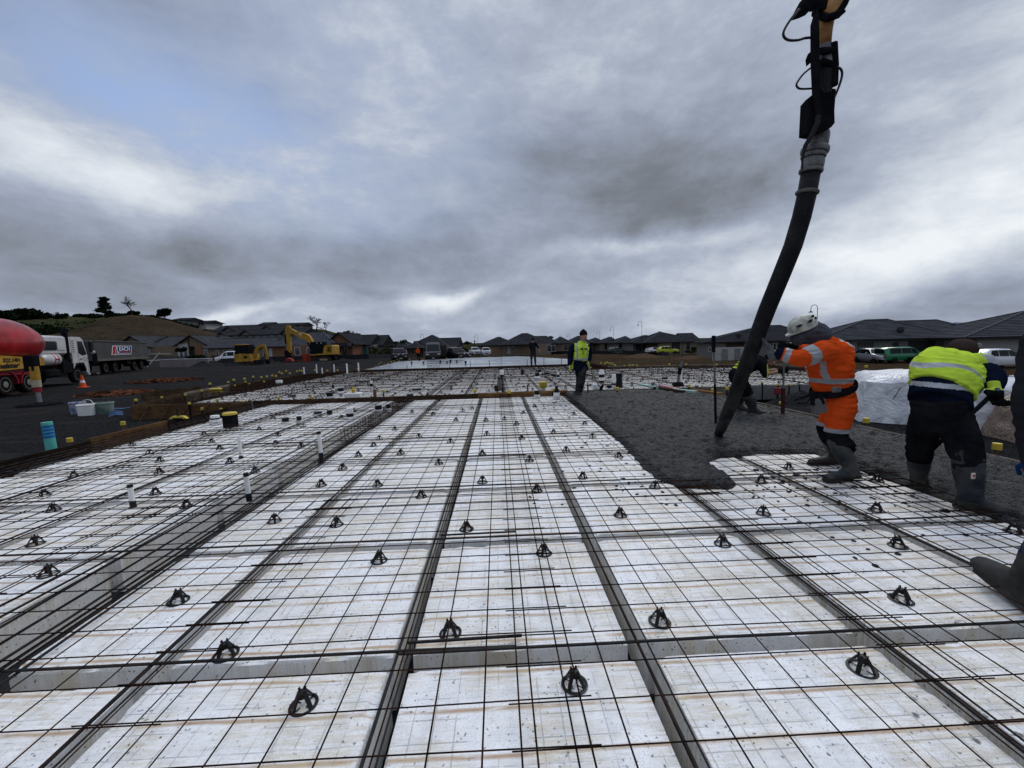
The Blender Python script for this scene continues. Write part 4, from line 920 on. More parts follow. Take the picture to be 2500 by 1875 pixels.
for i, (px, yb, hh, ww, mt, kd, lab) in enumerate([(15, 783, 24, 46, LEAFD, 'round', 'dark round tree at the left picture edge on the ridge'), (72, 786, 34, 62, LEAFD, 'round', 'largest dark tree on the left ridge'), (45, 790, 24, 50, LEAFD, 'round', 'dark tree left of the largest ridge tree'),
    (100, 792, 26, 44, LEAFD, 'round', 'dark tree right of the largest ridge tree'), (155, 780, 16, 30, LEAFD, 'bush', 'low dark tree behind the bare ridge tree'), (135, 800, 14, 60, LEAFG, 'bush', 'green scrub patch above the truck cab'), (60, 806, 16, 90, LEAFG, 'bush', 'green scrub above the red drum'), (180, 790, 14, 70, LEAFD, 'bush', 'dark hedge left of the conifer'),
    (215, 780, 12, 60, LEAFD, 'bush', 'dark hedge touching the conifer'), (175, 800, 14, 44, LEAFD, 'bush', 'dark scrub on the slope left of the brown hill'), (290, 772, 6, 40, LEAFD, 'bush', 'thin scrub line right of the conifer'), (362, 776, 6, 26, LEAFD, 'bush', 'thin scrub left of the round hill tree'), (430, 792, 10, 50, LEAFD, 'bush', 'dark hedge below the first hill house'), (512, 803, 11, 26, LEAFD, 'bush', 'dark bush right of the white hill house'),
    (847, 828, 20, 28, LEAFD, 'round', 'dark wind shaped tree on the falling ridge'), (893, 836, 10, 14, LEAFD, 'round', 'small dark tree near the ridge foot'), (648, 803, 9, 20, LEAFD, 'bush', 'dark bush left of the two storey hill house'), (700, 806, 8, 26, LEAFG, 'bush', 'green bush before the two storey hill house')]):
    r = 205; tree(on_ray(px, yb, r), size(hh, r, px), size(ww, r, px), lab, mt, 30+i, kd, s=.75 if ww > 30 else .45, n=80, name='bush' if kd == 'bush' else 'tree')
bare_tree(on_ray(128, 785, 205), size(30, 205, 128), 'pale bare tree on the left ridge', 51, 1.5); bare_tree(on_ray(865, 828, 205), size(22, 205, 865), 'bare tree behind the wind shaped one', 52, 1.)
for i, (px, yb, hh, ww, mt, zc, lab) in enumerate([(925, 876, 34, 44, LEAFY, 82, 'olive shrub beside the teal porch'), (955, 874, 38, 46, LEAFY, 84, 'pale olive shrub left of the first black pickup'), (905, 872, 24, 20, LEAFG, 88, 'green shrub right of the teal porch house'), (960, 850, 20, 60, LEAFG, 120, 'broad green tree behind the black pickup'), (1125, 862, 18, 50, LEAFG, 130, 'green bank shrub right of the second pickup'), (1130, 842, 11, 44, LEAFD, 160, 'dark rounded tree on the green bank'),
    (985, 846, 13, 26, LEAFD, 140, 'dark tree behind the house with the peaked roof'), (948, 845, 12, 30, LEAFG, 150, 'green treetop left of the peaked roof'), (915, 842, 14, 20, LEAFD, 120, 'dark trees beside the last left roof'), (1180, 866, 14, 16, LEAFG, 122, 'green shrub by the white pickup'), (1505, 858, 8, 16, LEAFD, 108, 'dark shrub before the row houses, left one'), (1550, 857, 9, 20, LEAFG, 104, 'shrub before the row houses, middle one'), (1575, 857, 8, 18, LEAFD, 102, 'dark shrub before the row houses, right one'),
    (1705, 858, 13, 34, LEAFG, 88, 'green shrub at the tan house corner'), (1690, 862, 8, 40, LEAFY, 86, 'rough olive growth below the tan house'), (2245, 882, 16, 40, LEAFY, 45, 'bronze green shrub in front of the green van'), (2225, 884, 10, 26, LEAFG, 45, 'low green shrub beside the bronze one'), (480, 880, 14, 36, LEAFD, 78, 'reddish dark shrub behind the stacked blocks'), (530, 878, 12, 40, mat('leaf_red', (.10, .045, .04), .7, var=.4), 76, 'reddish shrub left of the white van'),
    (442, 862, 16, 24, LEAFD, 80, 'dark shrub in front of the timber house wall'), (1345, 828, 9, 16, LEAFD, 170, 'dark treetop behind the walker house row'), (1455, 832, 6, 12, LEAFD, 170, 'dark treetop above the row houses'), (870, 840, 14, 30, LEAFD, 110, 'dark trees behind the gabled roofs'), (1410, 856, 7, 22, LEAFD, 118, 'low planting under the walker house row')]):
    e_ = D(px, yb, zc); tree(e_, hh/CF*zc, ww/CF*zc, lab, mt, 80+i, 'bush', s=.22 if zc < 100 else .32, n=90, name='shrub')
# scrub over the ridge on the left
m = MB(); rnd = random.Random(77)
for _ in range(170):
    px = rnd.uniform(-60, 300); t = rnd.random(); py = 786+t*32-max(0, px-150)*.05; r = 214-t*58
    if px > 150+t*20 and t > .35: continue
    q = on_ray(px, py, r); s_ = rnd.uniform(1.2, 3.6); leafcloud(m, (q.x, q.y, q.z+.3), (s_, s_, s_*.45), 42, .5, rnd)
tag(m.build('hillside_scrub', LEAFD), 'dark scrub scattered over the green hillside at the left', 'scrub', kind='stuff')
m = MB()
for _ in range(60):
    px = rnd.uniform(250, 480); q = on_ray(px, interp([(250, 772), (320, 770), (380, 777), (430, 789), (480, 800)], px), 170); leafcloud(m, (q.x, q.y, q.z), (1.4, 1.4, .55), 30, .4, rnd)
tag(m.build('brow_scrub', LEAFD), 'thin dark scrub along the brow of the brown hill', 'scrub', kind='stuff')
# ================================================================ houses
def m_roof(c1, c2):
    def fn(t, bs):
        v = t.n('TexCoord').outputs['Object']; px, py, pz = t.xyz(v)[:3]
        f = t.m('FRACT', t.m('DIVIDE', pz, .165)); n = t.noise(v, .8, 4, .6); n2 = t.noise(v, 7, 3, .6)
        c = t.mix(t.smooth(f, .25, .45), c1, c2); c = t.mix(t.m('MULTIPLY', t.smooth(n, .4, .7), .35), c, c1)
        t.l(t.mix(t.m('MULTIPLY', n2, .3), c, (.02, .02, .023)), bs.inputs['Base Color']); bs.inputs['Roughness'].default_value = .7; bs.inputs['Specular IOR Level'].default_value = 0.; setbump(t, bs, f, .05)
    return fn
ROOF = mat_fn('roof_tiles', m_roof((.006, .006, .007), (.085, .087, .095))); ROOF2 = mat_fn('roof_dark', m_roof((.010, .010, .012), (.046, .047, .053)))
def m_brick(c1, c2, mo):
    def fn(t, bs):
        v = t.n('TexCoord').outputs['Object']; x_, y_, z_ = t.xyz(v)[:3]
        b_ = t.n('TexBrick'); t.l(t.vec(t.m('ADD', x_, y_), z_, 0.), b_.inputs['Vector']); b_.inputs['Scale'].default_value = 4.3
        b_.inputs['Color1'].default_value = c1+(1,); b_.inputs['Color2'].default_value = c2+(1,); b_.inputs['Mortar'].default_value = mo+(1,); b_.inputs['Mortar Size'].default_value = .018
        t.l(b_.outputs[0], bs.inputs['Base Color']); bs.inputs['Roughness'].default_value = .85; bs.inputs['Specular IOR Level'].default_value = 0.
    return fn
BRO = mat_fn('brick_orange', m_brick((.20, .095, .056), (.15, .07, .042), (.15, .11, .085))); BRT = mat_fn('brick_tan', m_brick((.20, .16, .125), (.155, .12, .09), (.17, .155, .13)))
BRG = mat_fn('brick_grey', m_brick((.17, .165, .155), (.13, .125, .12), (.15, .148, .14))); BRD = mat_fn('brick_brown', m_brick((.055, .036, .026), (.040, .026, .019), (.045, .04, .035)))
PLAS = mat('pale_render', (.33, .33, .32), .85); PLAD = mat('grey_render', (.15, .15, .15), .85); WFR = mat('white_frame', (.45, .45, .44), .5); BFR = mat('dark_frame', (.02, .02, .024), .5)
GLS = mat('window_glass', (.018, .024, .03), .08, spec=.9, var=.2); TIMC = wood('timber_cladding', (.11, .082, .058), (.21, .16, .115)); FASC = mat('fascia', (.012, .012, .014), .5); TEALW = mat('teal_wall', (.03, .12, .12), .6); GARD = mat('garage_door', (.022, .022, .025), .5); TANW = mat('timber_garage', (.17, .11, .065), .6)
RCAP = mat('ridge_cap', (.075, .078, .086), .8)
def roof_part(e, typ, u0, u1, v0, v1, ze, zr, material, oh=.45, inset=None):
    m = MB(); u0 -= oh; u1 += oh; v0 -= oh; v1 += oh; vm_ = (v0+v1)/2; um = (u0+u1)/2; t = .16
    if typ == 'hip':
        k = inset if inset is not None else min((v1-v0)/2, (u1-u0)/2)
        kl, kr = (k, k) if not isinstance(k, tuple) else k
        top = [(u0+kl, vm_, zr), (u1-kr, vm_, zr)]
        vs = [(u0, v0, ze), (u1, v0, ze), (u1, v1, ze), (u0, v1, ze)]+top
        fs = [(0, 1, 5, 4), (1, 2, 5), (2, 3, 4, 5), (3, 0, 4)]
    elif typ == 'side':
        vs = [(u0, v0, ze), (u1, v0, ze), (u1, v1, ze), (u0, v1, ze), (u0, vm_, zr), (u1, vm_, zr)]; fs = [(0, 1, 5, 4), (2, 3, 4, 5), (1, 2, 5), (3, 0, 4)]
    else:
        vs = [(u0, v0, ze), (u1, v0, ze), (u1, v1, ze), (u0, v1, ze), (um, v0, zr), (um, v1, zr)]; fs = [(0, 4, 5, 3), (1, 2, 5, 4), (2, 3, 5), ]
    m.add(vs, fs); r = m.build('roof', material, e)
    c_ = MB(); V_ = [Vector(q) for q in vs]
    if typ == 'hip': E__ = [(4, 5), (0, 4), (1, 5), (2, 5), (3, 4)]
    else: E__ = [(4, 5)]
    for i_, j_ in E__: c_.beam(V_[i_]+Vector((0, 0, .03)), V_[j_]+Vector((0, 0, .03)), .24, .10)
    c_.build('ridge_caps', RCAP, r)
    f = MB(); 
    if typ != 'front':
        f.slab(u0-.02, u1+.02, v0-.03, v0, ze-t, ze+.01); f.slab(u1, u1+.03, v0, v1, ze-t, ze+.01); f.slab(u0-.03, u0, v0, v1, ze-t, ze+.01); f.slab(u0, u1, v0+.001, v1, ze-.03, ze-.012)
    else:
        f.beam((u0, v0, ze-.06), (um, v0, zr-.06), .05, .2); f.beam((u1, v0, ze-.06), (um, v0, zr-.06), .05, .2)
    f.build('fascia', FASC, r); return r
def house(xl, xr, zc, zb, hw, depth, wall, roofs, label, wins=(), doors=(), rmat=None, extra=None, name='house', group=None):
    zl, zr_ = zc if isinstance(zc, tuple) else (zc, zc); a = D(xl, 840, zl); b = D(xr, 840, zr_); rot_ = math.atan2(b.y-a.y, b.x-a.x); Wd = (Vector((b.x, b.y, 0))-Vector((a.x, a.y, 0))).length
    e = empty(name, label, 'house', (a.x, a.y, zb), rz=rot_, group=group); rmat = rmat or ROOF2; k = Wd/(xr-xl)
    U = lambda px: (px-xl)*k
    m = MB(); m.slab(0, Wd, 0, depth, -.6, hw); m.build('wall', wall, e)
    for (typ, x0, x1, v0, v1, ze, zr, *o) in roofs:
        roof_part(e, typ, U(x0), U(x1), v0, v1, ze, zr, rmat, **(o[0] if o else {}))
        if typ == 'front':
            m = MB(); m.add([(U(x0), v0-.0, ze-.1), (U(x1), v0, ze-.1), ((U(x0)+U(x1))/2, v0, zr-.12)], [(0, 1, 2)]); m.v += [(p_[0], v0+.12, p_[2]) for p_ in m.v[-3:]]; m.f.append((5, 4, 3)); m.mi.append(0); m.build('gable', wall, e)
    for (x0, x1, z0, z1, *o) in wins:
        fm = o[0] if o else WFR; m = MB(); v = o[1] if len(o) > 1 else 0.
        u0, u1 = U(x0), U(x1); t = .07
        m.slab(u0, u1, v-.05, v+.02, z0, z0+t); m.slab(u0, u1, v-.05, v+.02, z1-t, z1); m.slab(u0, u0+t, v-.049, v+.02, z0+t, z1-t); m.slab(u1-t, u1, v-.049, v+.02, z0+t, z1-t)
        if u1-u0 > 1.1: m.slab((u0+u1)/2-.03, (u0+u1)/2+.03, v-.048, v+.02, z0+t, z1-t)
        f = m.build('window', fm, e); m = MB(); m.slab(u0+t, u1-t, v-.02, v-.004, z0+t, z1-t); m.build('pane', GLS, f)
    for (x0, x1, z1, dm, *o) in doors:
        m = MB(); v = o[0] if o else 0.; m.slab(U(x0), U(x1), v-.04, v+.0, -.1, z1); m.build('door', dm, e)
    if extra: extra(e, U, Wd)
    return e
# right hand houses (the ground falls away to -1.85 there)
ZR = -1.85
def dish(u, v, z):
    def f(e, U, Wd):
        m = MB(); m.tube([(U(u), v, z), (U(u), v, z+.5)], .03, 6); m.ell((U(u), v-.15, z+.55), (.42, .12, .42), 12, 8); m.build('dish', mat('dark_dish', (.03, .03, .035), .5), e, smooth=True)
    return f
house(2003, 2345, (51, 47.5), ZR, 2.6, 11, BRG, [('hip', 1995, 2330, 0, 9.5, 2.65, 5.1, dict(inset=(7.6, 4.6))), ('hip', 2150, 2440, 1.0, 11, 2.66, 4.85, dict(inset=(4.2, 3.2)))], 'large dark tiled hip roofed house behind the green van',
      [(2075, 2082, .9, 2.3, BFR), (2098, 2138, .5, 2.3, BFR)], [(2223, 2286, 2.35, GARD), (2185, 2200, 2.2, GARD)], ROOF, dish(2216, 1.2, 3.2))
house(2386, 2700, (43, 40), ZR, 2.6, 12, PLAS, [('hip', 2345, 2850, -.5, 12, 2.65, 5.4, dict(inset=(9.0, 4)))], 'pale walled dark tiled house at the right picture edge behind the white car', [], [], ROOF)
house(1723, 1960, (68, 64), ZR+.15, 2.5, 11, BRG, [('hip', 1723, 2010, 0, 11, 2.5, 5.0, dict(inset=(10, 5)))], 'grey brick house with broad hip roof behind the hose',
      [(1730, 1738, .9, 1.7), (1875, 1884, .9, 2.1), (1890, 1899, .9, 2.1)], [(1905, 1950, 2.2, BRD), (1775, 1820, 2.3, BRD)], ROOF2, dish(1808, .8, 3.0))
house(1608, 1712, 91, ZR+.2, 2.5, 12, BRT, [('hip', 1575, 1715, 0, 12, 2.5, 4.9, dict(inset=(6, 8))), ('side', 1690, 1722, 3, 12, 2.6, 4.4, {})], 'tan brick house with stepped hip roof right of the yellow car', [(1676, 1684, .7, 2.2, BFR)], [(1640, 1660, 2.3, GARD)], ROOF2)
for i, (x0, x1, zc, wl) in enumerate([(1545, 1606, 100, BRG), (1503, 1545, 110, BRG), (1468, 1503, 120, BRT), (1430, 1468, 130, BRT)]):
    house(x0, x1, zc, ZR+.25, 2.5, 11, wl, [('hip', x0-2, x1+6, 0, 11, 2.5, 4.2, dict(inset=(5, 2.0)))], 'low dark roofed row house behind the silt fence, %s from the yellow car' % ONES[i], [(x0+8, x0+14, .7, 2.2, BFR), (x0+24, x0+30, .8, 2.2, BFR)], [(x0+16, x0+21, 2.1, GARD)] if i < 2 else [], ROOF2, group='row houses behind the silt fence')
house(1170, 1345, 112, -1.25, 2.4, 13, BRT, [('hip', 1170, 1262, 0, 11, 2.4, 4.6, dict(inset=(5.3, 5.3))), ('hip', 1222, 1345, 1, 14, 2.4, 5.5, dict(inset=(6.5, 6.5))), ('hip', 1222, 1290, -1.5, 7, 2.4, 3.9, dict(inset=(4, 4))), ('hip', 1290, 1366, 3, 12, 2.4, 4.6, dict(inset=(2, 3.5)))], 'twin peaked brown roofed house behind the man in dark clothes',
      [(1228, 1232, .9, 2.0), (1250, 1256, .7, 2.0), (1335, 1357, .2, 2.0)], [(1196, 1218, 2.1, TANW), (1238, 1246, 2.1, PLAS), (1268, 1292, 2.0, TANW)], ROOF2)
house(1352, 1440, 122, -1.3, 2.4, 11, BRT, [('hip', 1352, 1395, 0, 11, 2.4, 4.4, dict(inset=(3, 3))), ('hip', 1390, 1445, 1, 12, 2.4, 4.5, dict(inset=(4, 3)))], 'low house with white bay windows behind the walking man',
      [(1376, 1396, .2, 2.1), (1400, 1408, .6, 2.1), (1415, 1422, .6, 2.1)], [], ROOF2)
house(993, 1112, 104, -1.2, 2.4, 13, BRT, [('hip', 985, 1090, 2, 15, 2.3, 5.5, dict(inset=(6, 5.4))), ('side', 1058, 1113, 3, 12, 2.35, 4.6, {}), ('hip', 990, 1035, -2, 6, 2.2, 3.9, dict(inset=(4, 3.4)))], 'dark peaked roof house behind the black vans', [(1003, 1010, .5, 1.8), (1016, 1020, .5, 1.8)], [(1022, 1032, 2.0, BRD)], ROOF2)
house(955, 990, 118, -1.0, 2.4, 9, BRT, [('hip', 952, 996, 0, 10, 2.4, 4.4, dict(inset=(4, 3)))], 'small far roof left of the dark peaked house', [], [], ROOF2)
# left hand houses
house(640, 800, 77, -.42, 2.55, 11, BRO, [('hip', 632, 706, 0, 8.5, 2.55, 4.1, dict(inset=(3, 3.2))), ('hip', 668, 812, .8, 12, 2.55, 5.2, dict(inset=(4.6, 5))), ], 'orange brick house with dark tiled roof behind the excavators',
      [(637+4, 652, .2, 2.2), (718, 732, .8, 2.3), (748, 760, .9, 2.2)], [(655, 663, 2.2, PLAS)], ROOF)
house(800, 860, 80, -.42, 2.5, 11, BRO, [('front', 795, 862, 0, 11, 2.5, 4.9, {}), ('side', 770, 806, 3, 12, 2.6, 4.9, {})], 'gabled house with pergola right of the large excavator', [(825, 833, .6, 2.2), (838, 843, .3, 2.2, BFR)], [], ROOF2,
      lambda e, U, Wd: [MB().slab(U(822), U(862), -2.6, -.1, 2.2, 2.9).build('pergola', GARD, e), MB().slab(U(824), U(826), -2.6, -2.4, -.1, 2.2).build('post', GARD, e), MB().slab(U(858), U(860), -2.6, -2.4, -.1, 2.2).build('post', GARD, e)])
house(860, 912, 86, -.5, 2.5, 11, PLAD, [('side', 840, 900, 0, 10, 2.5, 4.7, {}), ('side', 872, 920, 3, 12, 2.4, 4.6, {})], 'grey house with teal porch at the end of the left row', [(897, 905, .1, 2.1), (873, 880, .3, 2., BFR)], [(884, 896, 2.2, TEALW), (906, 911, 2.2, TEALW)], ROOF2)
def gab(e, U, Wd):
    m = MB(); m.slab(U(443), U(470), -1.25, -1.0, -.3, 3.0); m.build('pale_panel', PLAS, e)
    m = MB(); m.slab(U(470), U(473), -1.3, -1.0, -.3, 3.9); m.build('brown_post', BRD, e)
    for x0, x1, z0, z1 in ((449, 455, .1, .8), (449, 455, .85, 1.55), (449, 455, 1.6, 2.2), (459, 466, .0, 2.2)):
        m = MB(); m.slab(U(x0)-.06, U(x1)+.06, -1.29, -1.26, z0-.06, z1+.06); f = m.build('window', WFR, e); m = MB(); m.slab(U(x0), U(x1), -1.31, -1.292, z0, z1); m.build('pane', GLS, f)
house(210, 508, 90, .35, 2.6, 12, TIMC, [('side', 150, 350, 0, 12, 2.55, 5.1, {}), ('front', 290, 368, -.6, 9, 2.5, 5.0, {}), ('side', 335, 480, .5, 12, 2.55, 4.8, {}), ('front', 441, 516, -1.2, 10, 2.45, 4.75, {})], 'long dark roofed house with two gables left of the stacked blocks', [(360, 366, .8, 2.0)], [], ROOF, gab)
house(474, 512, 88.6, .35, 2.5, 6, BRO, [], 'orange brick end wall under the right gable of the long house', [(497, 505, .3, 2.3)], [])
house(505, 640, 86, -.2, 2.5, 11, BRT, [('side', 500, 645, 0, 11, 2.4, 4.4, {})], 'low dark roofed house behind the white van', [(525, 532, .5, 2.), (545, 552, .4, 2.), (556, 568, .5, 2.), (608, 614, .5, 2.)], [], ROOF)
for i, (x0, x1, r, yb, hw) in enumerate([(560, 740, 128, 833, 1.8), (520, 690, 150, 823, 2.0), (470, 560, 140, 838, 1.6)]):
    q = on_ray((x0+x1)/2, yb, r); zc = r*math.cos(azel((x0+x1)/2, 840)[0]-YAW)
    house(x0, x1, zc, q.z, hw, 9, PLAD, [('side', x0, x1, 0, 9, hw, hw+1.6, {}), ('front', x0+(x1-x0)*.2, x0+(x1-x0)*.2+26, -1, 5, hw, hw+1.3, {}), ('front', x0+(x1-x0)*.75, x0+(x1-x0)*.75+24, -1, 5, hw, hw+1.3, {})], 'long terrace of dark roofs stepping up the slope, %s row up' % ONES[(0, 2, 1)[i]],
          [(x0+12+18*k, x0+20+18*k, .3, hw-.3) for k in range(int((x1-x0-20)/18))], [], ROOF2, group='terraces on the slope')
for (x0, x1, r, yb, hw, wl, rh, lab, n_) in [(425, 456, 190, 788, 1.3, PLAD, .9, 'low grey house among bushes on the hill shoulder', 2), (459, 508, 195, 799, 1.9, PLAS, 1.0, 'white two storey house on the hill, left of the long one', 5), (540, 616, 205, 802, 1.1, PLAS, .7, 'long low white house on the ridge', 6), (636, 660, 205, 804, 2.2, PLAS, 1.2, 'small white gabled house on the ridge', 2), (668, 742, 200, 806, 2.4, PLAD, 1.1, 'large dark two storey house on the ridge behind the boom', 6)]:
    q = on_ray((x0+x1)/2, yb, r); zc = r*math.cos(azel((x0+x1)/2, 840)[0]-YAW); st_ = (x1-x0)/(n_+.5)
    house(x0, x1, zc, q.z-.2, hw, 9, wl, [('side', x0-2, x1+2, 0, 9, hw, hw+rh, {})], lab, [(x0+2+st_*k, x0+2+st_*(k+.6), hw-.9, hw-.2, BFR) for k in range(n_)], [], ROOF2)
e = empty('block_wall', 'stained pale block wall in front of the grey house', 'wall', D(1745, 870, 60)); m = MB(); k = 60/CF
m.cbox((2.3, 0, .3), (5.2, .2, 1.9), .01); m.build('panel', PLAS, e); m = MB(); m.cbox((1.4, -.13, .2), (.9, .03, 1.7), .01); m.cbox((3.3, -.13, .2), (.9, .03, 1.7), .01); m.build('stain_panel', mat('stained_render', (.24, .235, .22), .9, col2=(.12, .12, .115), scale=3), e)
# ================================================================ street lamps
LMP = mat('lamp_green', (.02, .035, .035), .5)
def lamp(px, ytop, zc, zb, lab):
    t = D(px, ytop, zc); h = t.z-zb; e = empty('street_lamp', lab, 'street lamp', (t.x, t.y, zb), rz=-YAW, group='hooked street lamps along the road')
    m = MB(); m.tube([(0, 0, 0), (0, 0, h*.55)], .07, 8); R = .42
    m.tube([(0, 0, h*.55), (0, 0, h-R)]+[(-R+R*math.cos(a), 0, h-R+R*math.sin(a)) for a in [math.pi*k/10 for k in range(1, 11)]]+[(-2*R, 0, h-R-.28)], .035, 8); m.build('pole', LMP, e, smooth=True)
    m = MB(); m.lathe([(.04, 0), (.06, -.08), (.24, -.22), (.25, -.26), (.2, -.27)], 12, o=(-2*R, 0, h-R-.26)); m.build('lamp_shade', LMP, e, smooth=True)
    return e
for (px, yt, zc, zb, lab) in [(1996.5, 744, 52, ZR, 'hooked street lamp rising behind the orange helmet man'), (1567, 784, 92, -1.8, 'largest of the street lamps above the row houses'), (1498, 798, 112, -1.7, 'street lamp left of the largest one'), (1464, 807, 130, -1.7, 'street lamp just right of the walking man'), (1391, 816, 160, -1.6, 'faint lamp left of the walking man, right one'), (1371, 817, 165, -1.6, 'faint lamp left of the walking man, left one'),
                          (1033.5, 816, 118, -1.2, 'lamp hook over the left of the dark peaked roof'), (1166, 817, 125, -1.3, 'lamp beside the green bank and white truck'), (1354, 820, 190, -1.6, 'faintest lamp near the twin peaked roof')]: lamp(px, yt, zc, zb, lab)
for (px, y0, y1, zc, r, lab) in [(1222, 822, 865, 62, .05, 'thin dark pole in front of the twin peaked house'), (1666, 836, 880, 60, .045, 'thin dark marker rod standing behind the far bay'), (907, 816, 842, 110, .05, 'thin aerial mast over the last left roof'), (1158, 830, 850, 110, .12, 'short pole with cross arm by the white truck')]:
    a = D(px, y0, zc); m = MB(); m.tube([(0, 0, -1.2-abs(a.z)), (0, 0, 0)], r, 6); 
    if r > .1: m.slab(-.1, .75, -.04, .04, -.4, -.3)
    o = m.build('mast', BFR); o.location = a; tag(o, lab, 'mast')
# ================================================================ silt fences
SILT = mat('silt_cloth', (.010, .011, .016), .5, var=.4, bump=.03, bscale=2.)
def silt(pts, h, lab):
    P = [GT(x, y) for x, y in pts]; e = empty('silt_fence', lab, 'silt fence', P[0], group='black silt fences'); o0 = P[0]
    m = MB(); vs = []; n = 0; Q = []
    for a, b in zip(P, P[1:]):
        k = max(2, int((b-a).length/1.2)); Q += [a.lerp(b, i/k) for i in range(k)]
    Q.append(P[-1])
    for q in Q:
        z = gz(q.x, q.y); w_ = .06*mn.noise(q*.9); vs += [(q.x-o0.x, q.y-o0.y+w_, z-.2-o0.z), (q.x-o0.x, q.y-o0.y+w_*2, z+h+.07*mn.noise(q*.6)-o0.z), (q.x-o0.x, q.y-o0.y+.03+w_*2, z+h-o0.z-.01), (q.x-o0.x, q.y-o0.y+.03+w_, z-.2-o0.z)]
    L = len(Q); fs = [(4*i+j, 4*i+4+j, 4*i+4+(j+1) % 4, 4*i+(j+1) % 4) for i in range(L-1) for j in range(4)]
    m.add(vs, fs+[(0, 1, 2, 3), (4*L-4, 4*L-1, 4*L-2, 4*L-3)]); m.build('cloth', SILT, e)
    for q in Q[::3]: z = gz(q.x, q.y); m = MB(); m.slab(q.x-o0.x-.03, q.x-o0.x+.03, q.y-o0.y+.05, q.y-o0.y+.1, z-o0.z-.2, z+h-o0.z+.1); m.build('post', WOODD, e)
silt([(540, 887), (600, 884), (700, 881), (800, 879), (900, 876), (955, 874)], .75, 'black silt fence in front of the left houses')
silt([(1085, 869), (1200, 866), (1300, 865), (1400, 864), (1500, 864), (1600, 866), (1632, 870)], .8, 'black silt fence running across the middle distance')
e = empty('trestle', 'rough timber trestle on the brown ground near the fence end', 'trestle', GT(1618, 884)); m = MB()
for dx in (0, 1.35): m = MB(); m.slab(dx-.05, dx+.05, -.04, .04, -.1, 1.5 if dx else 1.0); m.build('leg', WOODG, e)
m = MB(); m.slab(-.06, 1.42, -.07, -.041, .78, .9); m.build('rail', WOODG, e)
e = empty('timber_cross', 'pale crossed timbers on the silt fence behind the walker', 'timber', GT(1500, 873)); m = MB(); m.beam((-.6, 0, 1.1), (1.7, 0, 1.05), .05, .09); m.build('rail', WOODG, e); m = MB(); m.beam((-.1, -.06, 1.6), (1.1, -.06, .3), .05, .09); m.build('strut', WOODG, e)
# string line fence on the right
e = empty('wire_fence', 'thin pale wire fence between the far bay and the right houses', 'fence', GT(1640, 880)); o0 = Vector(e.location)
Pf = [GT(x, y) for x, y in ((1640, 880), (1777, 884), (1930, 886), (2070, 890), (2230, 894), (2400, 900), (2600, 905))]
for hz in (1.05,):
    m = MB(); m.tube([p_-o0+Vector((0, 0, hz)) for p_ in Pf], .012, 4); m.build('wire', CREM, e)
for p_ in Pf: m = MB(); m.tube([p_-o0-Vector((0, 0, .2)), p_-o0+Vector((0, 0, 1.2))], .025, 5); m.build('post', CREM, e)
# ================================================================ heaps and stacks
def heap(px, py, r, h, mt, lab, seed, name='gravel_heap'):
    p = GT(px, py); m = MB(); n = 26; vs = [(0, 0, 0)]; vs = []; rnd = random.Random(seed); ph = rnd.random()*9
    R = [i/9 for i in range(10)]
    for i in R:
        for k in range(n):
            a = 2*math.pi*k/n; rr = r*i*(1+.2*mn.noise(Vector((math.cos(a)*1.5, math.sin(a)*1.5, ph))))
            x_, y_ = rr*math.cos(a), rr*math.sin(a)*.75; vs.append((x_, y_, h*(math.cos(min(1, i)*math.pi)+1)/2*(1+.2*mn.noise(Vector((x_*2, y_*2, ph))))+.12*mn.noise(Vector((x_*3.5, y_*3.5, ph)))*(1-i)-.12*i))
    fs = [(i*n+k, i*n+(k+1) % n, (i+1)*n+(k+1) % n, (i+1)*n+k) for i in range(9) for k in range(n)]
    m.add(vs, fs); o = m.build(name, mt, smooth='all'); o.location = p; return tag(o, lab, 'heap')
CLAY = mat('red_clay', (.020, .012, .009), .9, var=.5, scale=2.4, bump=.08, bscale=5, col2=(.075, .031, .017))
def clods(px, py, rx_, ry_, n, lab, seed):
    p = GT(px, py); rnd = random.Random(seed); m = MB()
    for _ in range(n):
        a = rnd.uniform(0, 6.283); q = rnd.random()**.6; x_, y_ = q*rx_*math.cos(a), q*ry_*math.sin(a); s_ = rnd.uniform(.04, .17)*(1.2-q*.6)
        m.ell((x_, y_, s_*.25+.10*(1-q)*rnd.random()), (s_*rnd.uniform(.8, 1.5), s_*rnd.uniform(.8, 1.5), s_*rnd.uniform(.4, .8)), 6, 4, rot=Matrix.Rotation(a, 3, 'Z') @ Matrix.Rotation(rnd.uniform(-.5, .5), 3, 'X'))
    o = m.build('clay_clods', CLAY); o.location = p; return tag(o, lab, 'clay', kind='stuff')
clods(290, 962, 1.7, 1.3, 260, 'patch of broken brown clay clods near the buckets', 1); clods(408, 930, 2.3, 2.0, 300, 'further patch of broken brown clay clods', 2)
heap(505, 896, 2.6, .75, GROUND, 'black gravel heap right of the stacked blocks', 3); heap(565, 893, 2.2, .4, GROUND, 'low black gravel heap under the small digger', 4); heap(648, 886, 2.2, .95, GROUND, 'black gravel heap by the small digger arm', 5); heap(842, 892, 2.2, .75, GROUND, 'black gravel heap left of the wet slab', 6)
heap(1570, 872, 5., .7, mat('brown_earth', (.07, .045, .03), .95, var=.5, bump=.05, bscale=4), 'long bank of brown earth before the silt fence', 7, 'earth_bank'); heap(1690, 876, 4., .5, MATS['brown_earth'], 'lower bank of brown earth right of the trestle', 9, 'earth_bank')
heap(1960, 983, 1.3, .32, GROUND, 'dark soil heaped against the right grey shutter', 11, 'soil_heap')
PAL = mat('pale_block', (.42, .38, .38), .8, var=.2, scale=5)
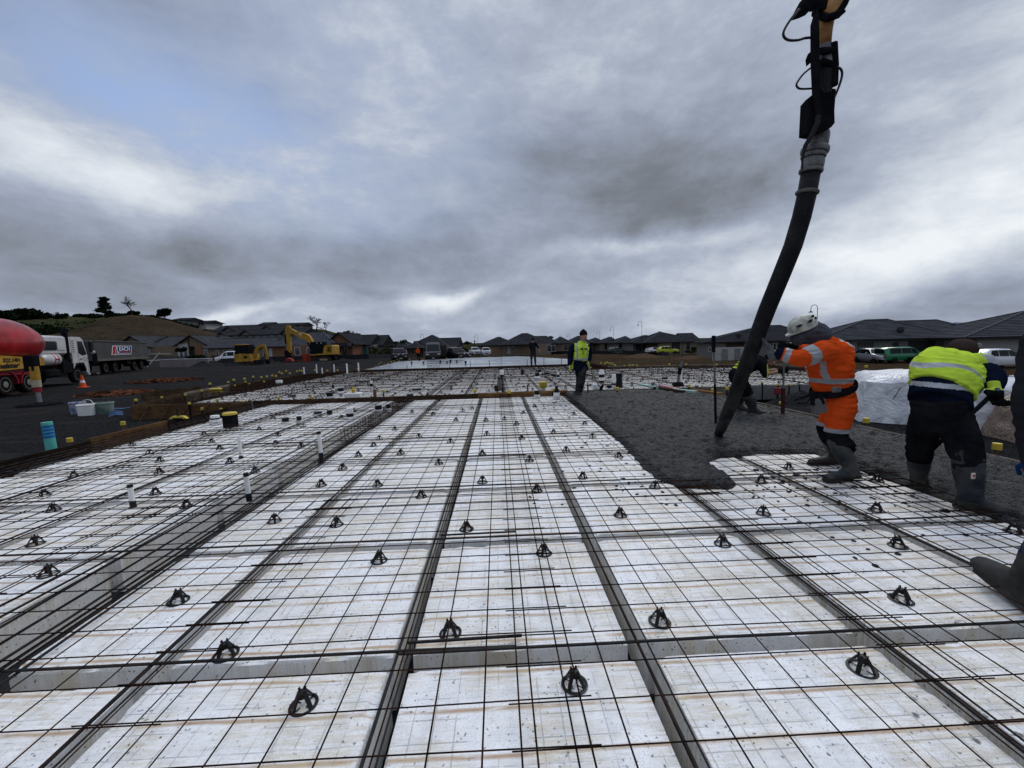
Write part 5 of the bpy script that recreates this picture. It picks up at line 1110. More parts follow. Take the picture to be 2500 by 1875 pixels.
def strips(t, bs):
    v = t.n('TexCoord').outputs['Object']; z_ = t.xyz(v)[2]; f = t.m('FRACT', t.m('DIVIDE', z_, .09)); t.l(t.mix(t.smooth(f, .1, .3), (.07, .055, .06), (.22, .19, .195)), bs.inputs['Base Color']); bs.inputs['Roughness'].default_value = .7; bs.inputs['Specular IOR Level'].default_value = 0.
STK = mat_fn('stacked_blocks', strips)
for i, (x0, x1, yb) in enumerate(((399, 429, 898), (430, 458, 897.5), (459, 487, 897), (488, 515, 896))):
    p = GT((x0+x1)/2, yb); zc = p.dot(FW)+0; wd = (x1-x0-1)/CF*p.y*.98; e = empty('block_pallet', 'pallet of pale paving blocks under clear wrap, %s from the left' % ONES[i], 'pallet', p, rz=.05, group='pallets of pale blocks')
    m = MB(); m.cbox((0, 0, .55), (wd, 1.0, .95), .02); m.build('blocks', STK, e); m = MB(); m.cbox((0, 0, 1.05), (wd+.03, 1.03, .05), .02); m.build('top_wrap', mat('clear_wrap', (.34, .34, .36), .25), e)
    m = MB(); [m.slab(-wd/2, wd/2, -.5+.45*k, -.4+.45*k, -.03, .08) for k in range(3)]; m.build('pallet_base', WOODG, e)
# barrier and fence left of pallets
e = empty('barrier', 'white painted timber barrier beside the tipper', 'barrier', GT(395, 897)); m = MB()
m = MB(); m.beam((-1.8, 0, .1), (-.1, 0, 1.9), .05, .1); m.build('strut', WFR, e); m = MB(); m.beam((-2.4, .1, .95), (.3, .1, .95), .05, .12); m.build('rail', WFR, e); m = MB(); m.beam((-2.9, .5, 1.75), (.9, .5, 1.75), .04, .08); m.build('rail', WFR, e)
# ================================================================ vehicle helpers
TYRE = mat('tyre_rubber', (.012, .012, .012), .85, var=.3, bump=.004, bscale=40); RIM = mat('rim_grey', (.17, .165, .15), .6); CHAS = mat('chassis_dark', (.012, .012, .013), .7, var=.4)
TWHT = mat('truck_white', (.45, .45, .45), .35, var=.08, scale=1.5, coat=.3); TRED = mat('truck_red', (.20, .005, .007), .35, var=.4, scale=.9, coat=.2, col2=(.26, .010, .012)); TYEL = mat('machine_yellow', (.31, .175, .022), .5, var=.25, scale=2.)
GREYB = mat('bin_grey', (.050, .050, .049), .6, var=.2, scale=.8); VGL = mat('vehicle_glass', (.008, .010, .012), .15, spec=.12, var=.2); LIT = mat('lamp_lens', (.45, .45, .45), .2); PLATE = mat('plate_white', (.5, .5, .48), .5)
NAVY = mat('sign_navy', (.012, .018, .09), .5); SRED = mat('sign_red', (.35, .01, .02), .5); SWHT = mat('sign_white', (.62, .62, .63), .5); TBLK = mat('letter_black', (.01, .01, .01), .6)
def text(s, size, material, parent, loc, rot=(math.pi/2, 0, 0), name='lettering', sx=1., shear=0., bold=.0):
    cu = bpy.data.curves.new('t', 'FONT'); cu.body = s; cu.size = size; cu.extrude = .006; cu.shear = shear; cu.offset = bold; cu.resolution_u = 3
    to = bpy.data.objects.new('t', cu); COL.objects.link(to); dg = bpy.context.evaluated_depsgraph_get()
    me = bpy.data.meshes.new_from_object(to.evaluated_get(dg)); bpy.data.objects.remove(to); me.materials.clear(); me.materials.append(material)
    o = bpy.data.objects.new(name, me); COL.objects.link(o); o.parent = parent; o.location = loc; o.rotation_euler = rot; o.scale = (sx, 1, 1); return o
def wheel(e, x, y, r, w_, side=-1, name='wheel', rimr=.58, deep=.5):
    m = MB(); m.lathe([(r*.62, -w_*.45), (r*.9, -w_*.5), (r*.98, -w_*.38), (r, 0), (r*.98, w_*.38), (r*.9, w_*.5), (r*.62, w_*.45)], 24, o=(x, y, r), axis='Y'); t = m.build(name, TYRE, e, smooth=True)
    m = MB(); s = side*w_*.5; m.lathe([(r*rimr*1.07, s*.9), (r*rimr, s*.92), (r*rimr*.8, s*deep*.6), (r*.32, s*deep*.3), (r*.28, s*deep*.8), (.01, s*deep*.9)], 18, o=(x, y, r), axis='Y', cap=False); m.build('rim', RIM, t, smooth=True); return t
def car(label, p, rz, L, Wd, H, col, st, wins, wheels, group=None, name='car', wr=.34, roofmat=None, front_lamps=True, rack=False):
    """st: (x, belt, top, topfactor) from nose x=+L/2 back to tail"""
    e = empty(name, label, name.replace('_', ' '), p, rz=rz, group=group); w_ = Wd/2; m = MB(); vs = []
    for (x, b_, t, k) in st:
        end = .86 if abs(x) > L/2-.12 else 1.
        ww = w_*end; zb = .3 if abs(x) < L/2-.3 else .38
        hy = [(ww*.90, zb), (ww, zb+.16), (ww, b_-.06), (ww*.97, b_), (ww*k, t-.05 if t > b_+.1 else b_+.02), (ww*k*.86, t), (0, t+.015)]
        ring = hy+[(-a, c) for a, c in hy[:-1][::-1]]
        vs += [(x*1., a, c) for a, c in ring]
    n = 13; S_ = len(st); fs = [(i*n+k, i*n+(k+1) % n, (i+1)*n+(k+1) % n, (i+1)*n+k) for i in range(S_-1) for k in range(n)]+[tuple(range(n)), tuple((S_-1)*n+k for k in range(n-1, -1, -1))]
    m.add(vs, fs); m.build('body', [col], e, smooth=True)
    def at(x):
        for a, b_ in zip(st, st[1:]):
            if b_[0] <= x <= a[0]:
                f = (a[0]-x)/max(1e-6, a[0]-b_[0]); return [a[i]+(b_[i]-a[i])*f for i in range(4)]
        return st[-1]
    for (x0, x1, x0t, x1t) in wins:
        for s in (-1, 1):
            q = []
            for xx, f in ((x0, .05), (x1, .05), (x1t, .86), (x0t, .86)):
                _, b_, t, k = at(xx); z = b_+(t-b_)*f; y = w_*.97+(w_*k-w_*.97)*f; q.append((xx, s*(y+.012), z))
            m = MB(); m.prism(q, (0, -s*.02, 0)); m.build('side_window', VGL, e)
    # windscreen and rear glass
    for (xa, xb) in ((None, None),):
        idx_ = [i for i in range(S_-1) if (st[i+1][2]-st[i+1][1]) > .3 and (st[i][2]-st[i][1]) < .15]
        if idx_:
            a, b_ = st[idx_[0]], st[idx_[0]+1]; d_ = .03
            m = MB(); m.prism([(a[0]+d_-.03, -w_*.86, a[2]+.05), (a[0]+d_-.03, w_*.86, a[2]+.05), (b_[0]+d_+.06, w_*b_[3]*.88, b_[2]-.06), (b_[0]+d_+.06, -w_*b_[3]*.88, b_[2]-.06)], (-.015, 0, -.02)); m.build('windscreen', VGL, e)
        a, b_ = st[-2], st[-1]
        if a[2]-a[1] > .3: 
            m = MB(); xx = a[0]+(b_[0]-a[0])*.2; m.prism([(b_[0]-.012, -w_*.7, max(b_[1], 1.)+.05), (b_[0]-.012, w_*.7, max(b_[1], 1.)+.05), (min(a[0], b_[0])-.035, w_*.62, a[2]-.12), (min(a[0], b_[0])-.035, -w_*.62, a[2]-.12)], (-.01, 0, 0)); m.build('rear_window', VGL, e)
    if roofmat: m = MB(); xs_ = [q[0] for q in st if q[2]-q[1] > .35]; m.cbox(((xs_[0]+xs_[-1])/2, 0, H+.0), (xs_[0]-xs_[-1]+.1, Wd*.70, .06), .02); m.build('roof', roofmat, e)
    if rack: 
        for s in (-1, 1): m = MB(); m.tube([(L*.12, s*Wd*.36, H+.05), (-L*.38, s*Wd*.36, H+.05)], .02, 6); m.build('roof_rail', RIM, e)
    for s in (-1, 1):
        m = MB(); m.cbox((L/2-.05, s*Wd*.36, .72 if H < 2 else .95), (.12, Wd*.2, .16), .03); m.build('headlight', LIT, e)
        m = MB(); m.cbox((-L/2+.03, s*Wd*.4, .9), (.08, Wd*.12, .22), .02); m.build('tail_light', mat('tail_red', (.2, .01, .01), .3), e)
        m = MB(); x_ = next(q[0] for q in st if q[2]-q[1] > .3); m.cbox((x_+.15, s*(Wd/2+.1), at(x_)[1]+.1), (.1, .18, .14 if H < 2 else .3), .03); m.build('mirror', col if H < 2 else BLKP, e)
    m = MB(); m.cbox((L/2-.01, 0, .62), (.06, Wd*.5, .2), .02); m.build('grille', BLKP, e); m = MB(); m.slab(L/2+.02, L/2+.04, -.18, .18, .42, .52); m.build('number_plate', PLATE, e)
    for x_ in wheels:
        for s in (-1, 1): wheel(e, x_, s*(Wd/2-.1), wr, .22, s, rimr=.66, deep=.2)
    return e
SUV = lambda L, H, b=1.0: [(L/2, .62, .64, .9), (L/2-.12, .82, .84, .92), (L*.30, b-.04, b-.02, .92), (L*.19, b, b+.04, .9), (L*.05, b, H-.04, .72), (-L*.1, b, H, .74), (-L*.34, b+.03, H-.05, .72), (-L*.47, b+.02, b+.2, .82), (-L/2, .8, .84, .9)]
BOX = lambda L, H, b=1.05: [(L/2, .6, .62, .9), (L/2-.15, .92, .94, .92), (L*.33, b, b+.02, .92), (L*.18, b+.05, H-.1, .78), (L*.08, b+.05, H, .82), (-L*.42, b+.05, H-.02, .82), (-L/2, b, H-.2, .82)]
GRN = mat('car_green', (.02, .17, .08), .3, coat=.6, var=.08); SIL = mat('car_silver', (.30, .31, .33), .35, metal=.4, coat=.3); CWH = mat('car_white', (.66, .67, .69), .3, coat=.6, var=.03); CYE = mat('car_yellow', (.42, .46, .04), .4, coat=.3); CBK = mat('car_black', (.005, .005, .006), .3, coat=.12, spec=.3)
def gp(px, zc, zb): d = D(px, 870, zc); return Vector((d.x, d.y, zb))
car('white hatchback SUV parked before the pale house at right', gp(2437, 36.5, -1.85), -.02, 4.6, 1.88, 1.72, CWH, SUV(4.6, 1.72, 1.05), [(.95, -.05, .25, -.05), (-.1, -.95, -.1, -.9), (-1.0, -1.75, -.95, -1.45)], (1.4, -1.4), wr=.37)
car('green people mover parked before the hip roofed house', gp(2198, 46, -1.8), -.04, 4.7, 1.8, 1.72, GRN, BOX(4.7, 1.72, .95), [(1.3, .5, .8, .5), (.42, -.6, .42, -.6), (-.7, -1.9, -.7, -1.85)], (1.5, -1.4))
car('silver wagon facing the site left of the green people mover', gp(2132, 47.5, -1.8), -1.75, 4.6, 1.75, 1.6, SIL, SUV(4.6, 1.6), [(.95, -.05, .25, -.05), (-.1, -1.0, -.1, -.95), (-1.05, -1.8, -1.0, -1.5)], (1.4, -1.4), rack=True)
car('lime yellow SUV with white roof near the silt fence end', gp(1630, 88, -1.62), -.1, 4.3, 1.8, 1.6, CYE, SUV(4.3, 1.6), [(.9, -.05, .25, -.05), (-.1, -.9, -.1, -.85), (-.95, -1.6, -.9, -1.35)], (1.3, -1.3), roofmat=CWH)
car('white car half hidden left of the lime yellow one', gp(1600, 92, -1.62), .1, 4.2, 1.75, 1.45, CWH, SUV(4.2, 1.45, .95), [(.9, -.05, .25, -.05), (-.1, -.9, -.1, -.85)], (1.3, -1.3))
car('dark green small car behind the silt fence by the lamp', gp(1505, 105, -1.62), .1, 4., 1.7, 1.45, mat('car_dull_green', (.06, .09, .08), .35), SUV(4., 1.45, .95), [(.9, -.05, .25, -.05), (-.1, -.9, -.1, -.85)], (1.3, -1.3))
car('white van half hidden behind the small digger', gp(567, 70, -.45), math.pi+.15, 4.8, 1.8, 1.9, CWH, BOX(4.8, 1.9), [(1.3, .5, .8, .5), (.42, -.6, .42, -.6), (-.7, -1.9, -.7, -1.85)], (1.5, -1.4))
VAN = lambda L, H: [(L/2, .7, .72, .9), (L/2-.12, 1.15, 1.17, .92), (L*.40, 1.32, 1.34, .92), (L*.27, 1.4, H-.25, .80), (L*.20, 1.4, H-.02, .84), (-L*.2, 1.4, H, .86), (-L/2+.05, 1.4, H-.02, .86), (-L/2, 1.3, H-.1, .86)]
e = car('tall black van with high roof facing the wet slab', gp(1058, 57, -.62), -1.42, 5.8, 2.05, 2.55, CBK, VAN(5.8, 2.55), [(1.5, .75, 1.3, .75)], (1.9, -1.7), wr=.36, name='van')
m = MB(); m.cbox((1.42, 1.35, 1.3), (.05, .9, 1.5), .02); m.build('door', CBK, e)
UTE = lambda L, H: [(L/2, .72, .74, .9), (L/2-.12, 1.05, 1.07, .92), (L*.30, 1.16, 1.18, .92), (L*.20, 1.18, 1.22, .92), (L*.10, 1.18, H-.04, .74), (-L*.10, 1.18, H, .76), (-L*.17, 1.18, H-.15, .78), (-L*.19, 1.15, 1.2, .94), (-L/2, 1.12, 1.16, .94)]
def ute(px, zc, zb, rz, lab, col=CBK, canopy=False, **k):
    e = car(lab, gp(px, zc, zb), rz, 5.3, 1.9, 1.85, col, UTE(5.3, 1.85), [(.85, -.1, .5, -.1), (-.15, -.75, -.15, -.7)], (1.7, -1.6), wr=.40, name='pickup', **k)
    m = MB(); m.tube([(2.75, -.8, .5), (2.78, -.8, .95), (2.78, .8, .95), (2.75, .8, .5)], .05, 6); m.build('bull_bar', BLKP, e); m = MB(); m.tube([(1.2, .98, 1.1), (.6, .95, 1.6), (.55, .95, 2.05)], .045, 6); m.build('snorkel', BLKP, e)
    for s in (-.3, .3): m = MB(); m.ell((2.84, s, 1.0), (.05, .11, .11), 10, 6); m.build('spot_lamp', LIT, e, smooth=True)
    if canopy: m = MB(); m.cbox((-1.75, 0, 1.5), (1.7, 1.7, .75), .06); m.build('canopy', col, e)
    return e
ute(974, 58, -.6, -1.25, 'black pickup facing the site, left of the tall van', canopy=True); ute(1112, 56, -.7, -.95, 'black pickup with spot lamps turned right of the tall van')
ute(1159, 95, -1.0, -1.3, 'white pickup with ladder rack on the green bank road', CWH); ute(1187, 92, -1.1, -1.5, 'white pickup behind the silt fence by the twin peaked house', CWH)
# ================================================================ trucks on the left: parked along DV
DV = Vector((-.32, .947, 0)).normalized(); RZT = math.atan2(DV.y, DV.x)
def ground_empty(name, lab, cat, px, py, z): p = G(px, py, z); return empty(name, lab, cat, (p.x, p.y, z), rz=RZT)
# local x runs away along the truck, local -y faces the site
e = ground_empty('tanker_cab_truck', 'white cab truck with long sleeper box, exhaust stack and white tank', 'truck', 200, 934, -.32)
m = MB(); m.cbox((-2.05, 1.2, 2.45), (3.1, 2.35, 1.15), .1); bx = m.build('sleeper_box', TWHT, e)
m = MB(); m.prism([(-3.35, -.0, 2.15), (-2.05, -.0, 2.15), (-2.05, -.0, 2.68), (-3.35, -.0, 2.68)], (0, -.015, 0)); m.build('window', VGL, bx)
m = MB(); m.prism([(-1.95, -.0, 2.15), (-1.2, -.0, 2.15), (-1.2, -.0, 2.68), (-1.95, -.0, 2.68)], (0, -.012, 0)); m.build('panel', TWHT, bx)
m = MB(); m.prism([(-.62, 0, .95), (-.62, 0, 3.0), (.35, 0, 3.0), (.62, 0, 2.85), (.98, 0, 1.75), (1.05, 0, .62), (.72, 0, .62), (.62, 0, 1.05), (.3, 0, 1.3), (-.3, 0, 1.3)], (0, 2.4, 0)); cb = m.build('cab', TWHT, e)
m = MB(); m.prism([(.04, -.0, 1.95), (.05, -.0, 2.72), (.5, -.0, 2.72), (.86, -.0, 1.85), (.45, -.0, 1.78)], (0, -.02, 0)); m.build('side_window', VGL, cb)
m = MB(); m.prism([(.66, .12, 2.76), (.66, 2.28, 2.76), (1.0, 2.3, 1.78), (1.0, .1, 1.78)], (.02, 0, .01)); m.build('windscreen', VGL, cb)
for s in ((-.02, .9, 2.85), (.92, .75, 1.75)): m = MB(); m.slab(s[0], s[0]+.02, -.006, .002, s[1], s[2]); m.build('door_seam', CHAS, cb)
m = MB(); m.cbox((.22, -.03, 1.55), (.2, .04, .05), .01); m.build('door_handle', BLKP, cb)
for k in range(6): m = MB(); m.slab(-.55, -.35, -.02, .004, 2.0+.14*k, 2.06+.14*k); m.build('grille', RIM, cb)
for k, (z_, l_) in enumerate(((1.62, .3), (1.52, .42), (1.4, .36))): m = MB(); m.slab(.45, .45+l_, -.012, .002, z_, z_+.035); m.build('door_sign', mat('sign_grey_blue', (.12, .16, .26), .6), cb)
m = MB(); m.tube([(-.95, .1, 1.5), (-.95, .1, 3.2)], .15, 12); m.tube([(-.95, .1, 3.2), (-.9, .1, 3.4), (-.75, .1, 3.42)], .16, 10); m.build('exhaust_stack', BLK, e, smooth=True)
m = MB(); m.lathe([(.05, -3.4), (.28, -3.33), (.38, -3.15), (.38, -1.9), (.28, -1.72), (.05, -1.65)], 20, o=(0, .25, 1.6), axis='X'); tk = m.build('tank', TWHT, e, smooth=True)
for x_ in (-2.5, -2.15): m = MB(); m.lathe([(.39, x_-.03), (.39, x_+.03)], 20, o=(0, .25, 1.6), axis='X'); m.build('tank_band', SRED, tk)
m = MB(); m.slab(-2.47, -2.18, -.15, -.13, 1.56, 1.64); m.build('tank_band', SRED, tk)
m = MB(); m.slab(-5.5, .7, .3, 2.1, .75, 1.25); m.slab(-1.6, -.7, .02, 1., .75, 1.6); m.cbox((-2.3, .3, .75), (1.3, .5, .5), .1); m.build('chassis', CHAS, e); m = MB(); m.prism([(-.72, .0, 1.25), (-.5, 0, 1.32), (.5, 0, 1.32), (.75, 0, .8), (.62, 0, .75), (.42, 0, 1.15), (-.5, 0, 1.15), (-.72, 0, .8)], (0, .5, 0)); m.build('mudguard', CHAS, e)
m = MB(); m.cbox((1.15, -.12, 2.35), (.12, .22, .75), .03); m.tube([(.7, .0, 2.75), (1.15, -.1, 2.75)], .02, 5); m.build('mirror', BLKP, e); m = MB(); m.ell((1.22, -.2, 1.98), (.09, .14, .12), 8, 6); m.build('mirror', TWHT, e, smooth=True)
m = MB(); m.cbox((1.0, 1.2, .62), (.2, 2.4, .4), .05); m.build('bumper', TWHT, e)
for x_ in (0, -4.2, -5.4): wheel(e, x_, .28, .52, .3, -1); wheel(e, x_, 2.12, .52, .3, 1)
# tipper
L0 = D(232, 870, 36.8); R0 = D(362, 870, 48.0); dl = Vector((R0.x-L0.x, R0.y-L0.y, 0)); TL = dl.length
e = empty('tipper_truck', 'grey tipper bin on a long truck with the red and blue company sign', 'truck', (L0.x, L0.y, -.3), rz=math.atan2(dl.y, dl.x))
m = MB(); prof = [(0, 1.25), (0.0, 2.95), (.12, 3.08), (TL-.2, 3.05), (TL, 2.9), (TL+.1, 1.6), (TL-.3, 1.25)]
m.prism([(x_, 0, z_) for x_, z_ in prof], (0, 2.45, 0)); bn = m.build('bin', GREYB, e)
m = MB(); m.tube([(0, -.02, 3.02), (TL-.1, -.02, 3.0)], .06, 6); m.build('top_rail', GREYB, bn); m = MB(); m.beam((0, -.05, 1.3), (TL-.2, -.05, 1.3), .12, .2); m.build('lower_rail', mat('dusty_rail', (.11, .105, .095), .8), bn)
m = MB(); m.slab(.2, TL-.5, .5, 1.9, .75, 1.22); m.cbox((TL*.58, .15, .95), (1.0, .25, .6), .05); m.build('chassis', CHAS, e)
m = MB(); m.prism([(TL-1.0, .05, 1.1), (TL+.15, .05, .9), (TL+.35, .05, .35), (TL+.1, .05, .35), (TL-.3, .05, .9)], (0, 2.3, 0)); m.build('mudflap', CHAS, e)
for x_ in (TL*.17, TL*.33, TL*.70, TL*.86): wheel(e, x_, .25, .52, .3, -1, deep=.8); wheel(e, x_, 2.2, .52, .3, 1)
m = MB(); m.prism([(-.12, -.16, 1.0), (-.12, -.16, 1.9), (-.02, -.16, 1.9), (-.02, -.16, 1.0)], (0, .3, 0)); m.build('front_post', CHAS, e)
a0, a1, z0, z1, sk = TL*.255, TL*.62, 1.72, 2.62, .42
def para(u0, u1, v0, v1, y): return [(a0+(a1-a0)*u0+sk*v0, y, z0+(z1-z0)*v0), (a0+(a1-a0)*u1+sk*v0, y, z0+(z1-z0)*v0), (a0+(a1-a0)*u1+sk*v1, y, z0+(z1-z0)*v1), (a0+(a1-a0)*u0+sk*v1, y, z0+(z1-z0)*v1)]
sg = MB(); sg.prism(para(0, 1, 0, 1, -.012), (0, -.01, 0)); sgo = sg.build('company_sign', SWHT, bn)
m = MB(); m.prism(para(.03, .17, .06, .94, -.024), (0, -.008, 0)); m.build('red_stripe', SRED, sgo); m = MB(); m.prism(para(.20, .97, .06, .94, -.024), (0, -.008, 0)); m.build('navy_field', NAVY, sgo)
m = MB(); m.prism(para(.38, .95, .26, .33, -.036), (0, -.006, 0)); m.build('red_line', SRED, sgo); m = MB(); m.prism(para(.22, .90, .13, .17, -.036), (0, -.006, 0)); m.build('white_line', SWHT, sgo)
text('L', .86, SWHT, sgo, (a0+(a1-a0)*.235+.09, -.045, z0+.22), sx=1.15, bold=.012); text('EACH', .60, SWHT, sgo, (a0+(a1-a0)*.335+.15, -.047, z0+.38), sx=(a1-a0)*.60/1.62, bold=.006)
# red mixer drum truck with yellow pump frame
e = ground_empty('mixer_truck', 'red concrete mixer and pump truck cut by the left picture edge', 'truck', 25, 966, -.32)
m = MB(); m.lathe([(.35, -3.2), (.8, -2.8), (1.1, -1.4), (1.24, .2), (1.26, 1.4), (1.22, 2.1), (1.08, 2.8), (.84, 3.5), (.52, 4.15), (.32, 4.45), (.05, 4.55)], 40, o=(0, 1.2, 2.5), axis='X'); dr = m.build('drum', TRED, e, smooth='all')
m = MB(); m.prism([(-6, -.16, 1.12), (-1., -.16, 1.18), (.8, -.16, 1.24), (2.3, -.16, 1.36), (2.3, -.16, 1.72), (1.4, -.16, 1.76), (-1., -.16, 1.93), (-6, -.16, 2.1)], (0, .2, 0)); fr = m.build('pump_frame', TYEL, e)
text('32Z.14H', .235, TBLK, fr, (-.42, -.172, 1.585), sx=1.22, bold=.005); text('Putzmeister', .34, TBLK, fr, (-1.62, -.172, 1.30), sx=1.28, shear=.3, bold=.01)
m = MB(); m.slab(-6, 1.6, .4, 2., .8, 1.3); m.build('chassis', CHAS, e)
for x_ in (0, 1.5):
    wheel(e, x_, .25, .53, .34, -1, rimr=.6, deep=1.2); wheel(e, x_, 2.1, .53, .34, 1)
    m = MB(); A_ = [(x_+.68*math.cos(a), -.0, .52+.66*math.sin(a)) for a in [math.pi*k/12 for k in range(13)]]; B_ = [(x_+.62*math.cos(a), -.0, .52+.60*math.sin(a)) for a in [math.pi*k/12 for k in range(12, -1, -1)]]
    m.prism(A_+B_, (0, .55, 0)); m.build('mudguard', mat('guard_red', (.22, .012, .02), .45, var=.2), e)
m = MB(); m.prism([(-.9, .05, 1.0), (-.9, .05, 1.2), (1.4, .05, 1.35), (2.2, .05, 1.0), (2.0, .05, .9)], (0, .1, 0)); m.build('side_skirt', MATS['guard_red'], e)
p = G(98, 989, -.4); e = empty('outrigger', 'yellow and grey pump outrigger leg on a black ground plate', 'outrigger', (p.x, p.y, -.4)); zt = 1.35
for (z0_, z1_, r_, mt, nn) in ((.02, .55, .075, mat('chrome_rod', (.25, .25, .26), .35, metal=.6), 'piston'), (.52, .72, .12, MATS['guard_red'], 'collar'), (.7, 1.0, .135, mat('grubby_white', (.35, .3, .22), .6), 'lower_sleeve'), (.98, 1.5, .14, TYEL, 'leg')):
    m = MB(); m.tube([(0-.03*z0_, 0, z0_), (-.03*z1_, 0, z1_)], r_, 14); m.build(nn, mt, e, smooth=True)
m = MB(); m.cbox((-.12, .02, 1.62), (.36, .3, .62), .03); m.build('bracket', BLK, e); m = MB(); m.lathe([(.62, 0), (.62, .04), (.2, .06), (.1, .12)], 20); m.build('ground_plate', BLK, e)
p = G(203, 946, -.35); e = empty('traffic_cone', 'orange and white traffic cone by the white truck front wheel', 'traffic cone', p)
m = MB(); m.cbox((0, 0, .02), (.42, .42, .04), .01); m.build('base', mat('cone_orange', (.60, .07, .012), .5), e); m = MB(); m.lathe([(.16, .04), (.115, .27)], 16); m.lathe([(.085, .42), (.035, .72)], 16); m.build('cone', MATS['cone_orange'], e, smooth=True); m = MB(); m.lathe([(.117, .27), (.083, .42)], 16); m.build('white_band', SWHT, e, smooth=True)
m = MB(); m.ell((0, 0, .1), (.13, .1, .1), 8, 6); o = m.build('white_jug', WHT, smooth=True); o.location = GT(240, 914); tag(o, 'small white jug on the gravel in front of the white truck', 'jug')
# ================================================================ large excavator
zcE = 64; pE = D(788, 884, zcE); k = 1/(11.06*15.8); e = empty('excavator', 'large yellow excavator with high bent boom and black cab', 'excavator', (pE.x, pE.y, -.62), rz=-YAW)
def E_(zx, zz, y=0.): return Vector(((zx-1200)*k*1.0, y, (1140-zz)*k))
def poly(name, pts, y0, y1, mt, par=None): m = MB(); m.prism([E_(a, b_, y0) for a, b_ in pts], (0, y1-y0, 0)); return m.build(name, mt, par or e)
for y_ in (-1.3, .7):
    tr = poly('track', [(1000, 1060), (1060, 1000), (1440, 985), (1500, 1030), (1500, 1085), (1440, 1130), (1060, 1138), (1000, 1100)], y_, y_+.6, mat('track_steel', (.035, .028, .024), .8, var=.4, scale=6))
    if y_ < 0: m = MB(); m.cbox(E_(1330, 1068, -1.33), (1.2, .06, .3), .03); m.build('track_frame', mat('dusty_yellow', (.24, .2, .13), .7), tr)
poly('turntable', [(1020, 990), (1560, 975), (1560, 940), (1020, 950)], -1.0, 1.0, CHAS); dk = poly('deck', [(1005, 952), (1590, 935), (1590, 903), (1180, 905), (1005, 930)], -1.35, 1.35, TYEL)
hs = poly('engine_cover', [(1320, 905), (1350, 760), (1405, 682), (1560, 685), (1582, 720), (1582, 900)], -1.3, 1.3, TYEL)
for q in range(5): poly('vent', [(1450, 735+30*q), (1540, 732+30*q), (1540, 748+30*q), (1450, 750+30*q)], -1.33, -1.29, BLK, hs)
cb = poly('cab', [(990, 920), (1000, 640), (1010, 590), (1330, 590), (1345, 690), (1320, 905)], -1.3, .1, BLK); poly('window', [(1015, 870), (1018, 650), (1150, 650), (1155, 870)], -1.33, -1.3, VGL, cb); poly('window', [(1175, 800), (1175, 660), (1270, 660), (1280, 800)], -1.33, -1.3, VGL, cb)
for zx in (1300, 1195): m = MB(); m.ell(E_(zx, 630, -1.4), (.08, .06, .08), 8, 6); m.build('work_lamp', LIT, cb)
bm_ = poly('boom', [(425, 350), (400, 240), (430, 215), (520, 270), (560, 300), (720, 335), (860, 380), (920, 440), (965, 530), (1005, 660), (960, 700), (925, 640), (860, 575), (800, 535), (620, 450), (520, 390)], -.3, .3, TYEL)
poly('boom_plate', [(640, 345), (720, 360), (715, 415), (640, 395)], -.32, -.3, mat('plate_cream', (.5, .4, .3), .5), bm_)
poly('boom_cylinder', [(850, 600), (880, 590), (980, 830), (990, 920), (960, 920), (930, 800)], -.5, -.35, BLK); m = MB(); m.tube([E_(855, 590, -.42), E_(925, 730, -.42)], .06, 8); m.build('cylinder_rod', RIM, e)
sk_ = poly('stick', [(280, 330), (262, 280), (290, 200), (320, 120), (380, 120), (410, 200), (415, 330), (385, 440), (370, 800), (350, 860), (280, 800), (290, 430)], -.25, .25, TYEL)
poly('stick_cylinder', [(240, 420), (285, 330), (300, 340), (262, 600), (240, 620), (228, 600)], -.15, .15, BLK); m = MB(); m.tube([E_(243, 620, 0), E_(236, 780, 0)], .055, 8); m.build('cylinder_rod', RIM, e); m = MB(); m.tube([E_(350, 100, 0), E_(520, 200, 0), E_(760, 330, -.32)], .05, 6); m.build('hydraulic_hose', BLKP, e)
poly('link', [(225, 790), (300, 800), (345, 870), (350, 950), (290, 1000), (215, 960), (205, 860)], -.3, .3, BLK)
for (pts, y0, y1, mt, lab, nm_) in (([(700, 925), (905, 905), (960, 960), (975, 1120), (930, 1142), (740, 1135), (730, 1010)], -.9, .6, mat('bucket_red', (.20, .025, .015), .6, var=.35, scale=2.), 'large red digging bucket standing before the excavator cab', 'digger_bucket'), ([(330, 1010), (400, 995), (500, 1030), (530, 1120), (340, 1120)], -1.6, -.8, MATS['bucket_red'], 'low red bucket on the ground under the excavator stick', 'digger_bucket'), ([(560, 1060), (700, 1055), (730, 1120), (640, 1140), (580, 1110)], -.9, -.2, mat('bucket_brown', (.10, .05, .03), .7), 'small brown bucket between the two red ones', 'digger_bucket')):
    m = MB(); P_ = [E_(a, b_, y0) for a, b_ in pts]; m.prism(P_, (0, y1-y0, 0)); o = m.build(nm_, mt); o.location = e.location; o.rotation_euler = (0, 0, -YAW); tag(o, lab, 'bucket', 'digger buckets')
m = MB(); m.cbox((0, 0, .12), (2.3, 1., .22), .05); o = m.build('steel_mat', BLK); q_ = D(706, 884, 62); o.location = (q_.x, q_.y, -.55); tag(o, 'flat black steel mat under the excavator stick', 'mat')
